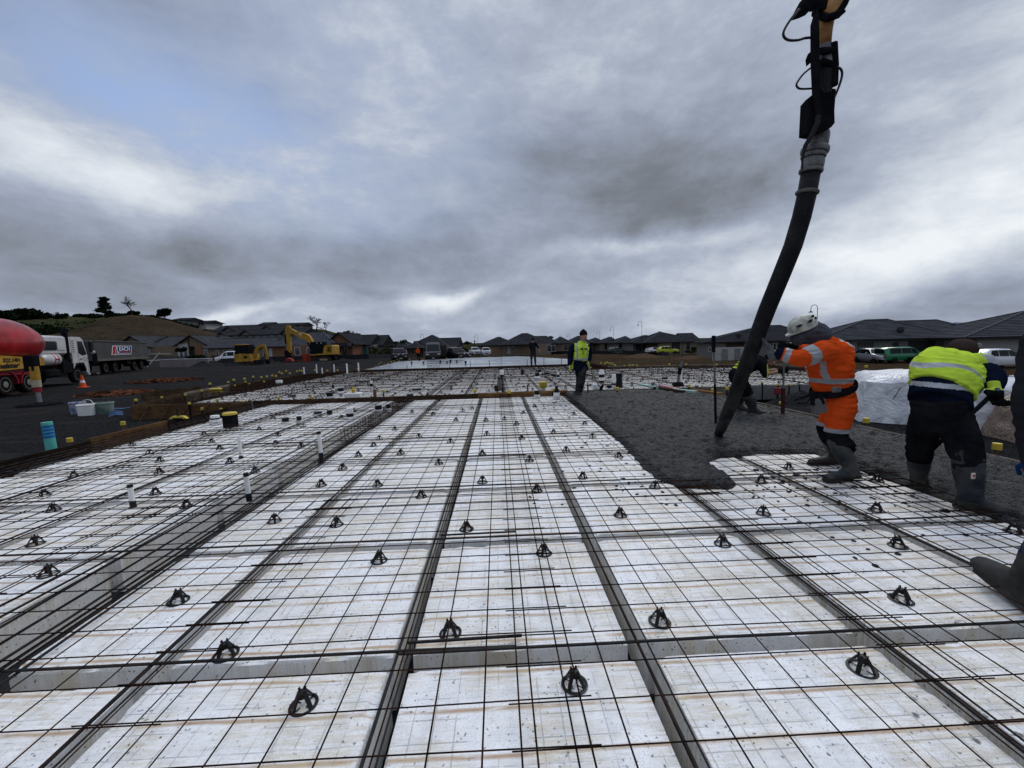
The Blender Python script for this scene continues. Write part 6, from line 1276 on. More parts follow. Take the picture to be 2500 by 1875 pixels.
# small digger
pM = D(612, 892, 54.5); e = empty('mini_excavator', 'small yellow excavator with black cab beside the gravel heap', 'excavator', (pM.x, pM.y, -.5), rz=-YAW); k = 1/(4.02*18.3)
def E_(zx, zz, y=0.): return Vector(((zx-852)*k, y, (694-zz)*k))
for y_ in (-.95, .5): poly('track', [(720, 680), (740, 662), (915, 660), (935, 675), (925, 692), (735, 694)], y_, y_+.45, MATS['track_steel'])
bd = poly('body', [(745, 655), (745, 585), (800, 575), (895, 580), (905, 610), (905, 650)], -.95, .95, TYEL); poly('vent', [(838, 600), (870, 600), (870, 620), (838, 620)], -.97, -.94, BLK, bd)
cb = poly('cab', [(752, 583), (752, 500), (765, 492), (878, 492), (886, 583)], -.8, .5, BLK); poly('window', [(762, 570), (762, 510), (800, 510), (800, 570)], -.82, -.79, VGL, cb); poly('window', [(812, 570), (812, 510), (868, 510), (872, 570)], -.82, -.79, VGL, cb); poly('roof', [(748, 495), (756, 486), (830, 486), (832, 496)], -.85, .55, TYEL, cb)
poly('boom', [(895, 600), (905, 555), (930, 510), (985, 490), (1012, 500), (1005, 520), (965, 522), (935, 545), (925, 590), (915, 615)], -.2, .1, TYEL); poly('stick', [(985, 495), (1010, 492), (1022, 540), (1030, 600), (1028, 640), (1012, 640), (1008, 590), (1000, 545)], -.18, .08, mat('dark_yellow', (.22, .14, .03), .6)); poly('bucket', [(1005, 640), (1035, 635), (1040, 660), (1022, 685), (1008, 675)], -.3, .2, BLK); poly('blade', [(925, 640), (940, 640), (945, 690), (930, 690)], -.9, .9, BLK)
# ================================================================ wrapped pods and sheets
def m_wrap(t, bs):
    v = t.n('TexCoord').outputs['Object']; n = t.noise(v, 2.2, 4, .6, dist=.3); n2 = t.noise(v, 11, 3, .6)
    t.l(t.mix(t.smooth(n, .35, .65), (.40, .41, .43), (.64, .65, .67)), bs.inputs['Base Color']); bs.inputs['Roughness'].default_value = .32; bs.inputs['Specular IOR Level'].default_value = .3
    setbump(t, bs, t.m('ADD', t.m('MULTIPLY', t.m('ABSOLUTE', t.m('SUBTRACT', n, .5)), 2.2), t.m('MULTIPLY', t.m('ABSOLUTE', t.m('SUBTRACT', n2, .5)), .3)), .045)
WRAP = mat_fn('plastic_wrap', m_wrap)
def m_brown(t, bs):
    v = t.n('TexCoord').outputs['Object']; n = t.noise(v, 4, 5, .6, dist=1.5)
    t.l(t.mix(n, (.15, .10, .07), (.27, .19, .14)), bs.inputs['Base Color']); bs.inputs['Roughness'].default_value = .4; setbump(t, bs, t.m('ABSOLUTE', t.m('SUBTRACT', n, .5)), .12)
BROWNS = mat_fn('brown_sheet', m_brown)
def wrapped(c, sx, sy, h, rz, mt, lab, seed, peak=None, name='wrapped_pods'):
    bm = bmesh.new(); bmesh.ops.create_cube(bm, size=1.); bmesh.ops.subdivide_edges(bm, edges=bm.edges[:], cuts=13, use_grid_fill=True)
    for v in bm.verts:
        p = v.co.copy(); q = p+Vector((seed, 0, 0)); top = p.z+.5
        n_ = mn.noise(q*3.)*.035+abs(mn.noise(q*1.6))*.05; tp = 1-.12*top
        flare = .10*(1-top)**2
        f = Vector((p.x*sx*(tp+flare), p.y*sy*(tp+flare), top*h)); out = Vector((p.x, p.y, .2)).normalized()
        # softened corners and sag between the blocks
        r = max(abs(p.x), abs(p.y))*2; f.z -= .16*h*(max(0, r-.6)/.4)**2*top; f.z += mn.noise(q*3.1+Vector((0, 5, 0)))*.09*top
        if abs(p.x) > .3 and abs(p.y) > .3: f.x *= .95; f.y *= .95
        v.co = f+out*n_
        if peak and (v.co-Vector(peak)).length < .14: v.co.z += .07
    me = bpy.data.meshes.new(name); bm.to_mesh(me); bm.free(); me.materials.append(mt); o = bpy.data.objects.new(name, me); COL.objects.link(o); o.location = c; o.rotation_euler = (0, 0, rz)
    for f in me.polygons: f.use_smooth = True
    me.set_sharp_from_angle(angle=math.radians(28)); return tag(o, lab, 'wrapped pile')
wrapped((9.15, 8.95, -.42), 1.9, 2.1, 1.02, -.55, WRAP, 'pile of foam blocks under tied white plastic behind the orange man', 1.3, peak=(0, 0, .9))
wrapped((9.5, 7.55, -.42), 2.0, 1.35, .95, -.5, WRAP, 'second plastic wrapped foam pile behind the shoveling man', 4.1)
wrapped((10.9, 6.9, -.42), 2.4, 1.5, 1.18, -.35, WRAP, 'third pale wrapped pile at the right picture edge', 7.7)
wrapped((9.3, 6.45, -.42), 1.4, .9, .78, -.35, BROWNS, 'crumpled brown sheet over a bundle at the right edge', 9.2, name='brown_bundle')
p = A(2190, 937, 8.95); e = empty('wrap_knot', 'twisted knot of plastic on top of the wrapped pile', 'plastic knot', p); m = MB(); m.tube([(0, 0, -.15), (0, 0, -.02), (.01, 0, .03)], [.05, .015, .03], 8); m.build('knot', WHT, e, smooth=True)
m = MB(); m.tube([A(2180, 975, 7.3), A(2200, 945, 7.4)], .006, 5); tag(m.build('steel_rod', BLK), 'short thin rod leaning on the plastic wrapped pile', 'rod')
# ================================================================ concrete hose and boom end
def m_hose(t, bs):
    v = t.n('TexCoord').outputs['Object']; z_ = t.xyz(v)[2]; n = t.noise(v, 5, 5, .65); n2 = t.noise(v, 40, 3)
    sc_ = t.smooth(t.noise(t.vm('MULTIPLY', v, (9., 9., 2.)), 3., 5, .7), .60, .70); c = t.mix(t.smooth(n, .4, .7), (.008, .009, .011), (.022, .022, .022)); c = t.mix(t.m('MULTIPLY', sc_, .6), c, (.06, .06, .058)); c = t.mix(t.m('MULTIPLY', t.smooth(z_, 1.0, .1), t.smooth(n, .3, .6)), c, (.075, .072, .068))
    t.l(c, bs.inputs['Base Color']); bs.inputs['Roughness'].default_value = .6; bs.inputs['Specular IOR Level'].default_value = .1; setbump(t, bs, n2, .003)
HOSE = mat_fn('hose_rubber', m_hose); CPL = mat('coupling_grey', (.13, .13, .13), .5, metal=.3, var=.4, scale=9); PIPEY = mat('pipe_ochre', (.30, .13, .035), .6, var=.35, scale=5, col2=(.36, .19, .07))
e = empty('pump_hose', 'thick black concrete hose hanging from the pump boom into the pour', 'hose', G(1750, 1072, 0)); o0 = Vector(e.location)
HP = [(1754, 1060, 5.80, .058), (1762, 1042, 5.66, .072), (1772, 1018, 5.5, .078), (1790, 975, 5.2, .08), (1816, 905, 4.8, .08), (1839, 845, 4.5, .08), (1873, 755, 4.22, .08), (1912, 660, 4.08, .08), (1936, 600, 4.02, .08), (1957, 530, 3.98, .08), (1970, 474, 3.96, .08), (1979, 424, 3.95, .08)]
m = MB(); m.tube([A(a, b_, c)-o0 for a, b_, c, r in HP], [r for *_, r in HP], 22); m.build('hose', HOSE, e, smooth='all')
m = MB(); m.tube([A(1751, 1072, 5.86)-o0, A(1748, 1090, 5.9)-o0], [.05, .02], 10); m.build('concrete_drip', WETC, e)
def ring(py, px, r, h, mt, nm_, Y=3.95, dy=8): m = MB(); a = A(px, py, Y)-o0; b_ = A(px+dy*.18, py-dy, Y)-o0; m.tube([a, a.lerp(b_, .2), a.lerp(b_, .8), b_], [r*.94, r, r, r*.94], 20); m.build(nm_, mt, e, smooth=True)
ring(474, 1970, .096, 0, MATS['dusty_rail'], 'clamp_band', dy=7)
ring(422, 1979, .098, 0, CPL, 'coupling', dy=9); ring(412, 1982, .092, 0, CPL, 'coupling', dy=24); ring(386, 1985, .102, 0, CPL, 'coupling', dy=10); ring(375, 1988, .115, 0, CPL, 'coupling_clamp', dy=14); ring(360, 1993, .09, 0, CPL, 'coupling', dy=36)
e2 = empty('pump_boom_end', 'end of the pump boom with ochre pipe, black valve box and looped hoses', 'boom', G(1750, 1072, 0)); Y_ = 3.93
m = MB(); m.tube([A(2000, 322, Y_)-o0, A(2006, 250, Y_)-o0, A(2010, 192, Y_)-o0, A(2010, 165, Y_)-o0], .075, 18); m.build('valve_sleeve', HOSE, e2, smooth=True)
m = MB(); a = A(2003, 275, Y_)-o0; up_ = (A(2006, 220, Y_)-A(2001, 320, Y_)).normalized()
m.beam(A(2004, 312, Y_)-o0, A(2010, 226, Y_)-o0, .14, .12, up=(0, 1, 0)); m.prism([A(1968, 325, Y_-.12)-o0, A(1972, 245, Y_-.12)-o0, A(1985, 230, Y_-.12)-o0, A(2036, 222, Y_-.12)-o0, A(2038, 300, Y_-.12)-o0, A(2030, 310, Y_-.12)-o0, A(1985, 328, Y_-.12)-o0], (0, .09, 0)); m.build('valve_box', BLK, e2)
m = MB(); m.tube([A(1993, 34, Y_-.12)-o0, A(1989, 60, Y_-.12)-o0, A(1990, 150, Y_-.12)-o0, A(1993, 230, Y_-.14)-o0, A(1998, 283, Y_-.16)-o0], [.02, .032, .034, .032, .02], 10); m.build('side_bar', BLK, e2, smooth=True)
m = MB(); m.tube([A(1998, 283, Y_-.16)-o0, A(1996, 300, Y_-.16)-o0, A(1984, 326, Y_-.15)-o0, A(1966, 356, Y_-.13)-o0, A(1959, 385, Y_-.12)-o0, A(1958, 415, Y_-.12)-o0], [.022, .024, .022, .018, .01, .006], 8); m.build('safety_strap', mat('strap_dark', (.03, .028, .03), .8), e2, smooth=True)
m = MB(); m.tube([A(2034, 106, Y_-.05)-o0, A(2037, 160, Y_-.05)-o0, A(2035, 209, Y_-.05)-o0], .034, 10); m.build('side_cylinder', BLK, e2, smooth=True)
for (x0_, y0_, x1_, y1_) in ((2003, 125, 2034, 124), (2005, 150, 2033, 160)): m = MB(); m.tube([A(x0_, y0_, Y_-.08)-o0, A(x1_, y1_, Y_-.06)-o0], .03, 8); m.build('bracket', BLK, e2, smooth=True)
m = MB(); m.tube([A(2010, 168, Y_)-o0, A(2011, 150, Y_)-o0, A(2011, 113, Y_)-o0], [.08, .072, .065], 18); m.build('lower_collar', CPL, e2, smooth=True)
m = MB(); m.tube([A(2010, 114, Y_)-o0, A(2012, 80, Y_)-o0, A(2017, 40, Y_)-o0, A(2027, 15, Y_)-o0, A(2050, -30, Y_)-o0, A(2085, -90, Y_)-o0], [.058, .062, .068, .075, .08, .08], 18); m.build('delivery_pipe', PIPEY, e2, smooth='all')
m = MB(); m.tube([A(2003, 38, Y_)-o0, A(2020, 44, Y_-.1)-o0, A(2045, 36, Y_-.05)-o0, A(2060, 10, Y_)-o0, A(2072, -18, Y_)-o0], .032, 8); m.tube([A(2000, 32, Y_)-o0, A(2004, 5, Y_)-o0, A(2008, -30, Y_)-o0], .06, 8); m.build('elbow_clamp', BLK, e2, smooth=True); m = MB(); m.tube([A(2036, 46, Y_-.1)-o0, A(2050, 38, Y_-.1)-o0, A(2062, 27, Y_-.1)-o0], .012, 6); m.build('elbow_clamp', BLK, e2)
m = MB(); m.prism([A(1950, 27, Y_)-o0, A(1964, 0, Y_)-o0, A(1975, -20, Y_)-o0, A(2015, -18, Y_)-o0, A(1990, 12, Y_)-o0, A(1972, 20, Y_)-o0], (0, .12, 0)); m.build('boom_head', CHAS, e2)
m = MB(); m.tube([A(1978, 25, Y_)-o0, A(1985, 15, Y_)-o0, A(1998, 12, Y_)-o0], .018, 6); m.tube([A(1985, 22, Y_)-o0, A(1989, 38, Y_-.1)-o0], .008, 5); m.tube([A(1996, 18, Y_)-o0, A(1993, 38, Y_-.1)-o0], .008, 5); m.build('hanger', BLK, e2)
m = MB(); m.prism([A(1974, 140, Y_)-o0, A(1980, 125, Y_)-o0, A(1984, 126, Y_)-o0, A(1983, 150, Y_)-o0, A(1976, 156, Y_)-o0], (0, .04, 0)); m.build('latch', BLK, e2)
def loop(pts, r, nm_='looped_hose'):
    P_ = [A(a, b_, Y_-.1)-o0 for a, b_ in pts]; Q = []
    for i in range(len(P_)-1):
        p0, p1, p2, p3 = P_[max(i-1, 0)], P_[i], P_[i+1], P_[min(i+2, len(P_)-1)]
        for s in range(5):
            t = s/5; Q.append(.5*((2*p1)+(p2-p0)*t+(2*p0-5*p1+4*p2-p3)*t*t+(3*p1-p0-3*p2+p3)*t**3))
    Q.append(P_[-1]); m = MB(); m.tube(Q, r, 8); m.build(nm_, BLKP, e2, smooth=True)
loop([(1952, 22), (1930, 48), (1914, 75), (1914, 90), (1926, 98), (1948, 98), (1966, 93), (1984, 92)], .0105); loop([(1983, 163), (1962, 180), (1946, 202), (1946, 212), (1956, 217), (1984, 216)], .0085); loop([(2043, 165), (2052, 168), (2056, 180), (2052, 200), (2044, 222), (2037, 238)], .0095); loop([(2001, 214), (2010, 222), (2016, 236), (2014, 243)], .005)
# ================================================================ people
SKIN = mat('skin', (.34, .17, .115), .5, var=.12, scale=30); HAIRD = mat('dark_hair', (.015, .011, .009), .7)
def cloth(name, c, c2=None, bump=.012, sc=5., rough=.85, bs=9.): return mat(name, c, rough, col2=c2, var=.12, scale=sc, bump=bump, bscale=bs, spec=.12)
ORG = cloth('hi_vis_orange', (.56, .066, .012)); LIME = cloth('hi_vis_lime', (.42, .58, .05)); REFL = mat('reflective_tape', (.25, .265, .28), .35, var=.1, spec=.4); NVY = cloth('navy_cloth', (.006, .009, .020)); BKC = cloth('black_cloth', (.006, .006, .008), (.013, .013, .015), bump=.02); DTR = cloth('dark_trousers', (.012, .014, .016), (.035, .036, .034)); BOOT = cloth('muddy_boot', (.020, .026, .030), (.065, .065, .062), bump=.004, rough=.6, bs=30); SOLE = cloth('muddy_sole', (.035, .034, .032), (.06, .058, .054), bump=.006, bs=25); GLV = cloth('grey_glove', (.085, .09, .095), bump=.003, bs=40); GLK = cloth('black_glove', (.008, .008, .009), bump=.003, bs=40); GLY = cloth('lime_glove', (.42, .52, .06), bump=.003, bs=40); SCARF = cloth('grey_scarf', (.065, .07, .088), bump=.01, bs=14)
DGREY = cloth('charcoal_cloth', (.018, .019, .022)); DENIM = cloth('denim', (.012, .025, .075)); CAPB = cloth('brown_cap', (.045, .032, .030), bump=.003, bs=60)
def V(*a): return Vector(a)
def fuse(mb, name, mats, parent, vox, assign=None, sm=2, wr=0., wf=7., origin=None):
    """weld overlapping solids into one continuous skin, then wrinkle it a little"""
    me = bpy.data.meshes.new('tmp'); me.from_pydata([tuple(p) for p in mb.v], [], mb.f)
    bm = bmesh.new(); bm.from_mesh(me); bmesh.ops.remove_doubles(bm, verts=bm.verts, dist=1e-5); bmesh.ops.recalc_face_normals(bm, faces=bm.faces); bm.to_mesh(me); bm.free()
    t = bpy.data.objects.new('tmp', me); COL.objects.link(t)
    r = t.modifiers.new('r', 'REMESH'); r.mode = 'VOXEL'; r.voxel_size = vox; s = t.modifiers.new('s', 'SMOOTH'); s.iterations = sm; s.factor = .6
    dg = bpy.context.evaluated_depsgraph_get(); m2 = bpy.data.meshes.new_from_object(t.evaluated_get(dg)); bpy.data.objects.remove(t)
    if wr:
        nn = [v.normal.copy() for v in m2.vertices]
        for v, n in zip(m2.vertices, nn):
            q = v.co*wf; f = mn.noise(q+V(0, 0, 3)); f2 = mn.noise(V(q.x*.6, q.y*.6, q.z*2.4)+V(7, 0, 0)); v.co = v.co+n*(wr*(f*.6-abs(f2)*1.1+.25))
    m2.materials.clear(); mats = mats if isinstance(mats, (list, tuple)) else [mats]
    for k in mats: m2.materials.append(k)
    if assign:
        for f in m2.polygons: f.material_index = assign(f.center)
    org = Vector(parent.location) if parent is not None else Vector((0, 0, 0))
    m2.transform(Matrix.Translation(-org)); m2.name = name
    for f in m2.polygons: f.use_smooth = True
    m2.update(); o = bpy.data.objects.new(name, m2); COL.objects.link(o); o.parent = parent; return o
def limb(m, pts, rs, n=12, flat=1., side=None):
    """tapered limb with rounded ends and joints"""
    P = [Vector(p) for p in pts]; Q = []; R_ = []
    for i in range(len(P)-1):
        for s in range(4):
            t = s/4; Q.append(P[i].lerp(P[i+1], t)); R_.append(rs[i]+(rs[i+1]-rs[i])*t)
    Q.append(P[-1]); R_.append(rs[-1])
    for _ in range(1):
        Q = [Q[0]]+[Q[i]*.5+(Q[i-1]+Q[i+1])*.25 for i in range(1, len(Q)-1)]+[Q[-1]]
    m.tube(Q, [(r, r*flat) for r in R_], n, side=side)
    m.ell(Q[0], (R_[0]*.97,)*3, 12, 8); m.ell(Q[-1], (R_[-1]*.97,)*3, 12, 8)
def torso(m, pts, radii, side, n=20):
    Q = []; R_ = []
    for i in range(len(pts)-1):
        for s in range(4):
            t = s/4; Q.append(Vector(pts[i]).lerp(Vector(pts[i+1]), t)); R_.append((radii[i][0]+(radii[i+1][0]-radii[i][0])*t, radii[i][1]+(radii[i+1][1]-radii[i][1])*t))
    Q.append(Vector(pts[-1])); R_.append(radii[-1])
    Q = [Q[0]]+[Q[i]*.5+(Q[i-1]+Q[i+1])*.25 for i in range(1, len(Q)-1)]+[Q[-1]]
    m.tube(Q, R_, n, side=side)
    for q, r in ((Q[0], R_[0]), (Q[-1], R_[-1])): m.ell(q, (min(r)*.9,)*3, 12, 8)
def hand(m, wrist, fwd, nrm, s=1., curl=.6, thumb=1):
    """palm, four unequal bent fingers and a thumb leaving the side of the palm"""
    f = Vector(fwd).normalized(); n = Vector(nrm); n = (n-f*n.dot(f)).normalized(); sd = f.cross(n)*thumb; w_ = Vector(wrist)
    c = w_+f*.055*s; R_ = Matrix((f, sd, n)).transposed()
    m.ell(c, (.055*s, .043*s, .018*s), 12, 8, rot=R_); m.tube([w_-f*.03*s, w_+f*.03*s], [.028*s, .030*s], 10)
    for k, (L, off) in enumerate(((.070, .032), (.080, .011), (.074, -.011), (.058, -.031))):
        p = c+f*.040*s+sd*off*s; d = f.copy(); P_ = [p-f*.02*s]; a = 0
        for j in range(3):
            a += curl*(.55 if j == 0 else .8); d = f*math.cos(a)-n*math.sin(a); p = p+d*(L*(.42, .32, .26)[j]*s); P_.append(p)
        m.tube([c+f*.02*s+sd*off*s]+P_[1:], [.0105*s, .010*s, .0095*s, .008*s], 8); m.ell(P_[-1], (.008*s,)*3, 8, 6)
    t0 = w_+f*.025*s+sd*.030*s; t1 = t0+(f*.5+sd*.75-n*.25*curl).normalized()*.04*s; t2 = t1+(f*.85+sd*.15-n*.6*curl).normalized()*.035*s
    m.tube([t0, t1, t2], [.014*s, .011*s, .009*s], 8); m.ell(t2, (.009*s,)*3, 8, 6)
def head(m, c, look, up=(0, 0, 1), s=1.):
    f = Vector(look).normalized(); u = Vector(up); u = (u-f*u.dot(f)).normalized(); sd = u.cross(f); R_ = Matrix((f, sd, u)).transposed(); c = Vector(c)
    m.ell(c+u*.02*s, (.098*s, .077*s, .105*s), 18, 12, rot=R_); m.ell(c+f*.028*s-u*.062*s, (.058*s, .052*s, .052*s), 14, 10, rot=R_)
    m.tube([c+f*.085*s+u*.01*s, c+f*.112*s-u*.028*s], [.010*s, .017*s], 8); m.ell(c+f*.108*s-u*.03*s, (.013*s, .017*s, .011*s), 8, 6)
    for q in (-1, 1):
        m.ell(c+sd*q*.078*s-f*.005*s-u*.01*s, (.018*s, .010*s, .032*s), 8, 6, rot=R_); m.ell(c+f*.083*s+sd*q*.032*s+u*.03*s, (.014*s, .024*s, .009*s), 8, 6, rot=R_); m.ell(c+f*.062*s+sd*q*.045*s-u*.03*s, (.025*s,)*3, 8, 6)
    m.ell(c+f*.083*s-u*.062*s, (.012*s, .025*s, .008*s), 8, 6, rot=R_); m.ell(c+f*.083*s-u*.074*s, (.013*s, .021*s, .009*s), 8, 6, rot=R_)
    return f, sd, u
def face(e, c, look, up=(0, 0, 1), s=1., beard=None):
    f = Vector(look).normalized(); u = Vector(up); u = (u-f*u.dot(f)).normalized(); sd = u.cross(f); R_ = Matrix((f, sd, u)).transposed(); c = Vector(c)-Vector(e.location)
    for q in (-1, 1):
        m = MB(); m.ell(c+f*.086*s+sd*q*.032*s+u*.010*s, (.009*s, .014*s, .008*s), 10, 6, rot=R_); m.build('eye', mat('eye_white', (.5, .48, .45), .3), e, smooth=True)
        m = MB(); m.ell(c+f*.0935*s+sd*q*.032*s+u*.010*s, (.004*s, .006*s, .006*s), 8, 6, rot=R_); m.build('iris', mat('eye_dark', (.02, .015, .012), .3), e, smooth=True)
        m = MB(); m.ell(c+f*.090*s+sd*q*.034*s+u*.036*s, (.006*s, .022*s, .004*s), 8, 6, rot=R_); m.build('eyebrow', HAIRD if not beard else beard, e, smooth=True)
    m = MB(); m.ell(c+f*.094*s-u*.068*s, (.004*s, .024*s, .003*s), 8, 6, rot=R_); m.build('mouth', mat('lips', (.22, .07, .06), .5), e, smooth=True)
    if beard:
        m = MB(); m.ell(c+f*.045*s-u*.094*s, (.052*s, .047*s, .034*s), 12, 8, rot=R_); m.ell(c+f*.098*s-u*.054*s, (.008*s, .030*s, .007*s), 8, 6, rot=R_); m.build('beard', beard, e, smooth=True)
def boot(m, ms, ankle, knee_dir, toe, s=1., top=.30, foot=.25, r=.062):
    """rubber boot: shaft along the shin, foot along toe; ms receives the sole"""
    a = Vector(ankle); t = Vector(toe); fd = (t-a); fd.z = 0; fd.normalize(); kd = Vector(knee_dir).normalized()
    heel = a-fd*.055*s; heel.z = a.z-.06*s; tp = a+fd*(foot-.07)*s; tp.z = a.z-.055*s
    limb(m, [a+kd*top*s, a+kd*top*.5*s, a+kd*.06*s, a-kd*.02*s], [r*1.12*s, r*1.05*s, r*.84*s, r*.85*s], 14)
    sd = V(-fd.y, fd.x, 0)
    m.tube([heel-fd*.02*s+V(0, 0, .015*s), heel+fd*.05*s+V(0, 0, .028*s), a+fd*.06*s-V(0, 0, .030*s), a+fd*.12*s-V(0, 0, .048*s), tp-V(0, 0, .005*s), tp+fd*.035*s-V(0, 0, .012*s)],
           [(.034*s, .040*s), (.052*s, .042*s), (.052*s, .045*s), (.042*s, .050*s), (.034*s, .050*s), (.020*s, .034*s)], 14, side=(0, 0, 1))
    ms.tube([heel-fd*.035*s-V(0, 0, .012*s), heel+fd*.04*s-V(0, 0, .014*s), a+fd*.07*s-V(0, 0, .08*s), tp-V(0, 0, .030*s), tp+fd*.045*s-V(0, 0, .028*s)], [(.016*s, .042*s), (.02*s, .046*s), (.02*s, .043*s), (.02*s, .055*s), (.014*s, .035*s)], 12, side=(0, 0, 1))
def pair(e, mt, vox, *bs, fn=None):
    for b in bs:
        if callable(b): fn = b
    for b in bs:
        if callable(b): continue
        a, kd, to, s, top, ft, r = b; m = MB(); ms = MB(); boot(m, ms, a, kd, to, s, top, ft, r); o = fuse(m, 'boot', mt, e, vox, fn, wr=.005, wf=18); so = fuse(ms, 'boot_sole', SOLE, e, vox); so.parent = o
def seg_t(p, a, b):
    d = b-a; t = (p-a).dot(d)/d.length_squared; return t, (p-a-d*max(0, min(1, t))).length
# ---------------------------------------------------------------- man in orange steering the hose
e = empty('person', 'man in orange hi-vis overalls, scarf and white helmet steering the hose', 'person', (3.65, 4.35, -.06))
hp, ws, ml, ub, nk = A(2042, 980, 4.40), A(2031, 948, 4.40), A(2024, 892, 4.38), A(2017, 850, 4.38), A(2000, 822, 4.38)
shN, elN, wrN = A(2020, 853, 4.17), A(1952, 876, 4.10), A(1893, 861, 4.22); shF, elF, wrF = A(2012, 850, 4.58), A(1962, 862, 4.72), A(1932, 842, 4.62)
kN, aN, tN = A(2040, 1068, 4.24), A(2078, 1146, 4.15), A(2003, 1162, 4.10); kF, aF, tF = A(2020, 1050, 4.55), A(2042, 1112, 4.70), A(1968, 1120, 4.72)
hN, hF = A(2052, 990, 4.29), A(2040, 988, 4.51); hc = A(1965, 806, 4.38)
lk = V(-.86, .12, -.42); hu = V(-.42, 0, .86)
sdl = V(.05, -1, 0)
m = MB(); torso(m, [hp, ws, ml, ub, nk], [(.15, .14), (.14, .13), (.17, .14), (.16, .11), (.06, .06)], sdl); head(m, hc, lk, hu); limb(m, [nk, hc], [.06, .06]); limb(m, [shN, elN, wrN], [.055, .045, .032]); limb(m, [shF, elF, wrF], [.055, .045, .032]); limb(m, [hN, kN, aN], [.085, .06, .042]); limb(m, [hF, kF, aF], [.085, .06, .042])
fuse(m, 'body', SKIN, e, .011)
m = MB(); torso(m, [A(2042, 968, 4.40), ws, ml, ub, A(2004, 832, 4.38)], [(.20, .175), (.20, .172), (.235, .205), (.225, .155), (.10, .085)], sdl)
limb(m, [shN, elN, A(1905, 864, 4.19)], [.112, .088, .064], 16); limb(m, [shF, elF, A(1945, 852, 4.66)], [.112, .085, .06], 16); m.ell(A(2042, 862, 4.38), (.14, .2, .13), 14, 10)
b1, b2 = ub, ws
def asg(c):
    t, d = seg_t(c, nk, hp); 
    tn, dn = seg_t(c, shN, wrN); tf, df = seg_t(c, shF, wrF)
    a1, d1 = seg_t(c, shN, elN); a2, d2 = seg_t(c, elN, A(1905, 864, 4.19)); f1, g1 = seg_t(c, shF, elF)
    arm = min(d1, d2) < .135 and c.x < A(2005, 860, 4.3).x and c.z > A(1960, 905, 4.2).z
    if arm:
        if .52 < a1 < .84 and d1 <= d2+.02: return 1
        if .50 < a2 < .82 and d2 < d1: return 1
        if a2 > .9: return 2
        return 0
    px_, dep = None, None
    v = c-V(0, 0, CH); z_ = v.dot(FW); X_ = 1250+CF*v.dot(RT)/z_; Y__ = 937.5-CF*v.dot(UP)/z_
    if abs(c.z-(A(2030, 927, 4.4).z+.02*(c.x-3.5))) < .028: return 1
    if c.z > A(2030, 925, 4.4).z:
        s = c.y-4.38
        if .09 < abs(s) < .15 and (c.x > ml.x): return 1      # straps over the back
        if .10 < abs(s) < .155 and c.x < ml.x and c.z < shN.z-.02: return 1
    return 0
fuse(m, 'jacket', [ORG, REFL, NVY], e, .0095, asg, wr=.022, wf=9)
m = MB(); torso(m, [A(2036, 955, 4.40), hp, A(2046, 1000, 4.40)], [(.19, .165), (.195, .18), (.17, .16)], sdl); limb(m, [hN, kN, A(2062, 1092, 4.22)], [.145, .108, .10], 16); limb(m, [hF, kF, A(2034, 1080, 4.60)], [.14, .105, .095], 16)
zk = A(2040, 1046, 4.25).z
fuse(m, 'overall_legs', [ORG, REFL, BKC], e, .011, lambda c: 2 if c.z < zk-.038 else 1 if c.z < zk+.012 else 0, wr=.022, wf=8)
pair(e, BOOT, .009, (aN, kN-aN, tN, 1.12, .30, .32, .075), (aF, kF-aF, tF, 1.12, .28, .32, .075))
m = MB(); hand(m, A(1880, 862, 4.24), (A(1858, 815, 4.42)-A(1880, 862, 4.24)), V(.75, -.45, .1), 1.2, curl=.22, thumb=-1); limb(m, [A(1888, 872, 4.22), A(1876, 848, 4.27)], [.045, .034]); fuse(m, 'glove', GLV, e, .0055, sm=1)
m = MB(); hand(m, A(1938, 846, 4.6), (A(1905, 836, 4.52)-A(1938, 846, 4.6)), V(0, -.3, 1), 1.25, curl=.5); fuse(m, 'glove', GLK, e, .0055, sm=1)
m = MB(); m.ell(hc-V(0, 0, .03)+V(.03, 0, 0), (.135, .115, .12), 16, 12); limb(m, [hc+V(.04, 0, -.01), A(1998, 818, 4.38)], [.125, .125]); m.ell(A(1950, 826, 4.38), (.085, .085, .08), 12, 8); fuse(m, 'scarf', SCARF, e, .010, wr=.014, wf=12)
R_ = Matrix.Rotation(math.radians(-24), 3, 'Y'); m = MB(); c_ = A(1960, 798, 4.38)-Vector(e.location); prof = [(.130, -.02), (.132, .0), (.130, .03), (.119, .066), (.095, .098), (.060, .118), (.028, .127), (.005, .129)]
vs = [R_ @ V(r*1.12*math.cos(q), r*.95*math.sin(q), h)+c_ for r, h in prof for q in [2*math.pi*k/28 for k in range(28)]]; m.add(vs, [(i*28+k, i*28+(k+1) % 28, (i+1)*28+(k+1) % 28, (i+1)*28+k) for i in range(7) for k in range(28)]+[tuple(range(196, 224))])
m.add([R_ @ V(r*1.12*math.cos(q), r*.95*math.sin(q), h)+c_ for r, h in ((.130, -.022), (.11, -.018)) for q in [2*math.pi*k/28 for k in range(28)]], [(k, 28+k, 28+(k+1) % 28, (k+1) % 28) for k in range(28)])
m.add([R_ @ V(-.130*math.cos(q)*1.12-.0-(.055 if abs(q) < .7 else .0)*math.cos(q*2.2), .13*math.sin(q)*.95, hh)+c_ for hh in (-.022, -.008) for q in [-.8+.1*k for k in range(17)]], [(k, k+1, 18+k, 17+k) for k in range(16)]+[tuple(range(17)), tuple(range(33, 16, -1))])
hl = m.build('helmet', mat('helmet_white', (.42, .42, .36), .5, var=.35, scale=16), e, smooth=True)
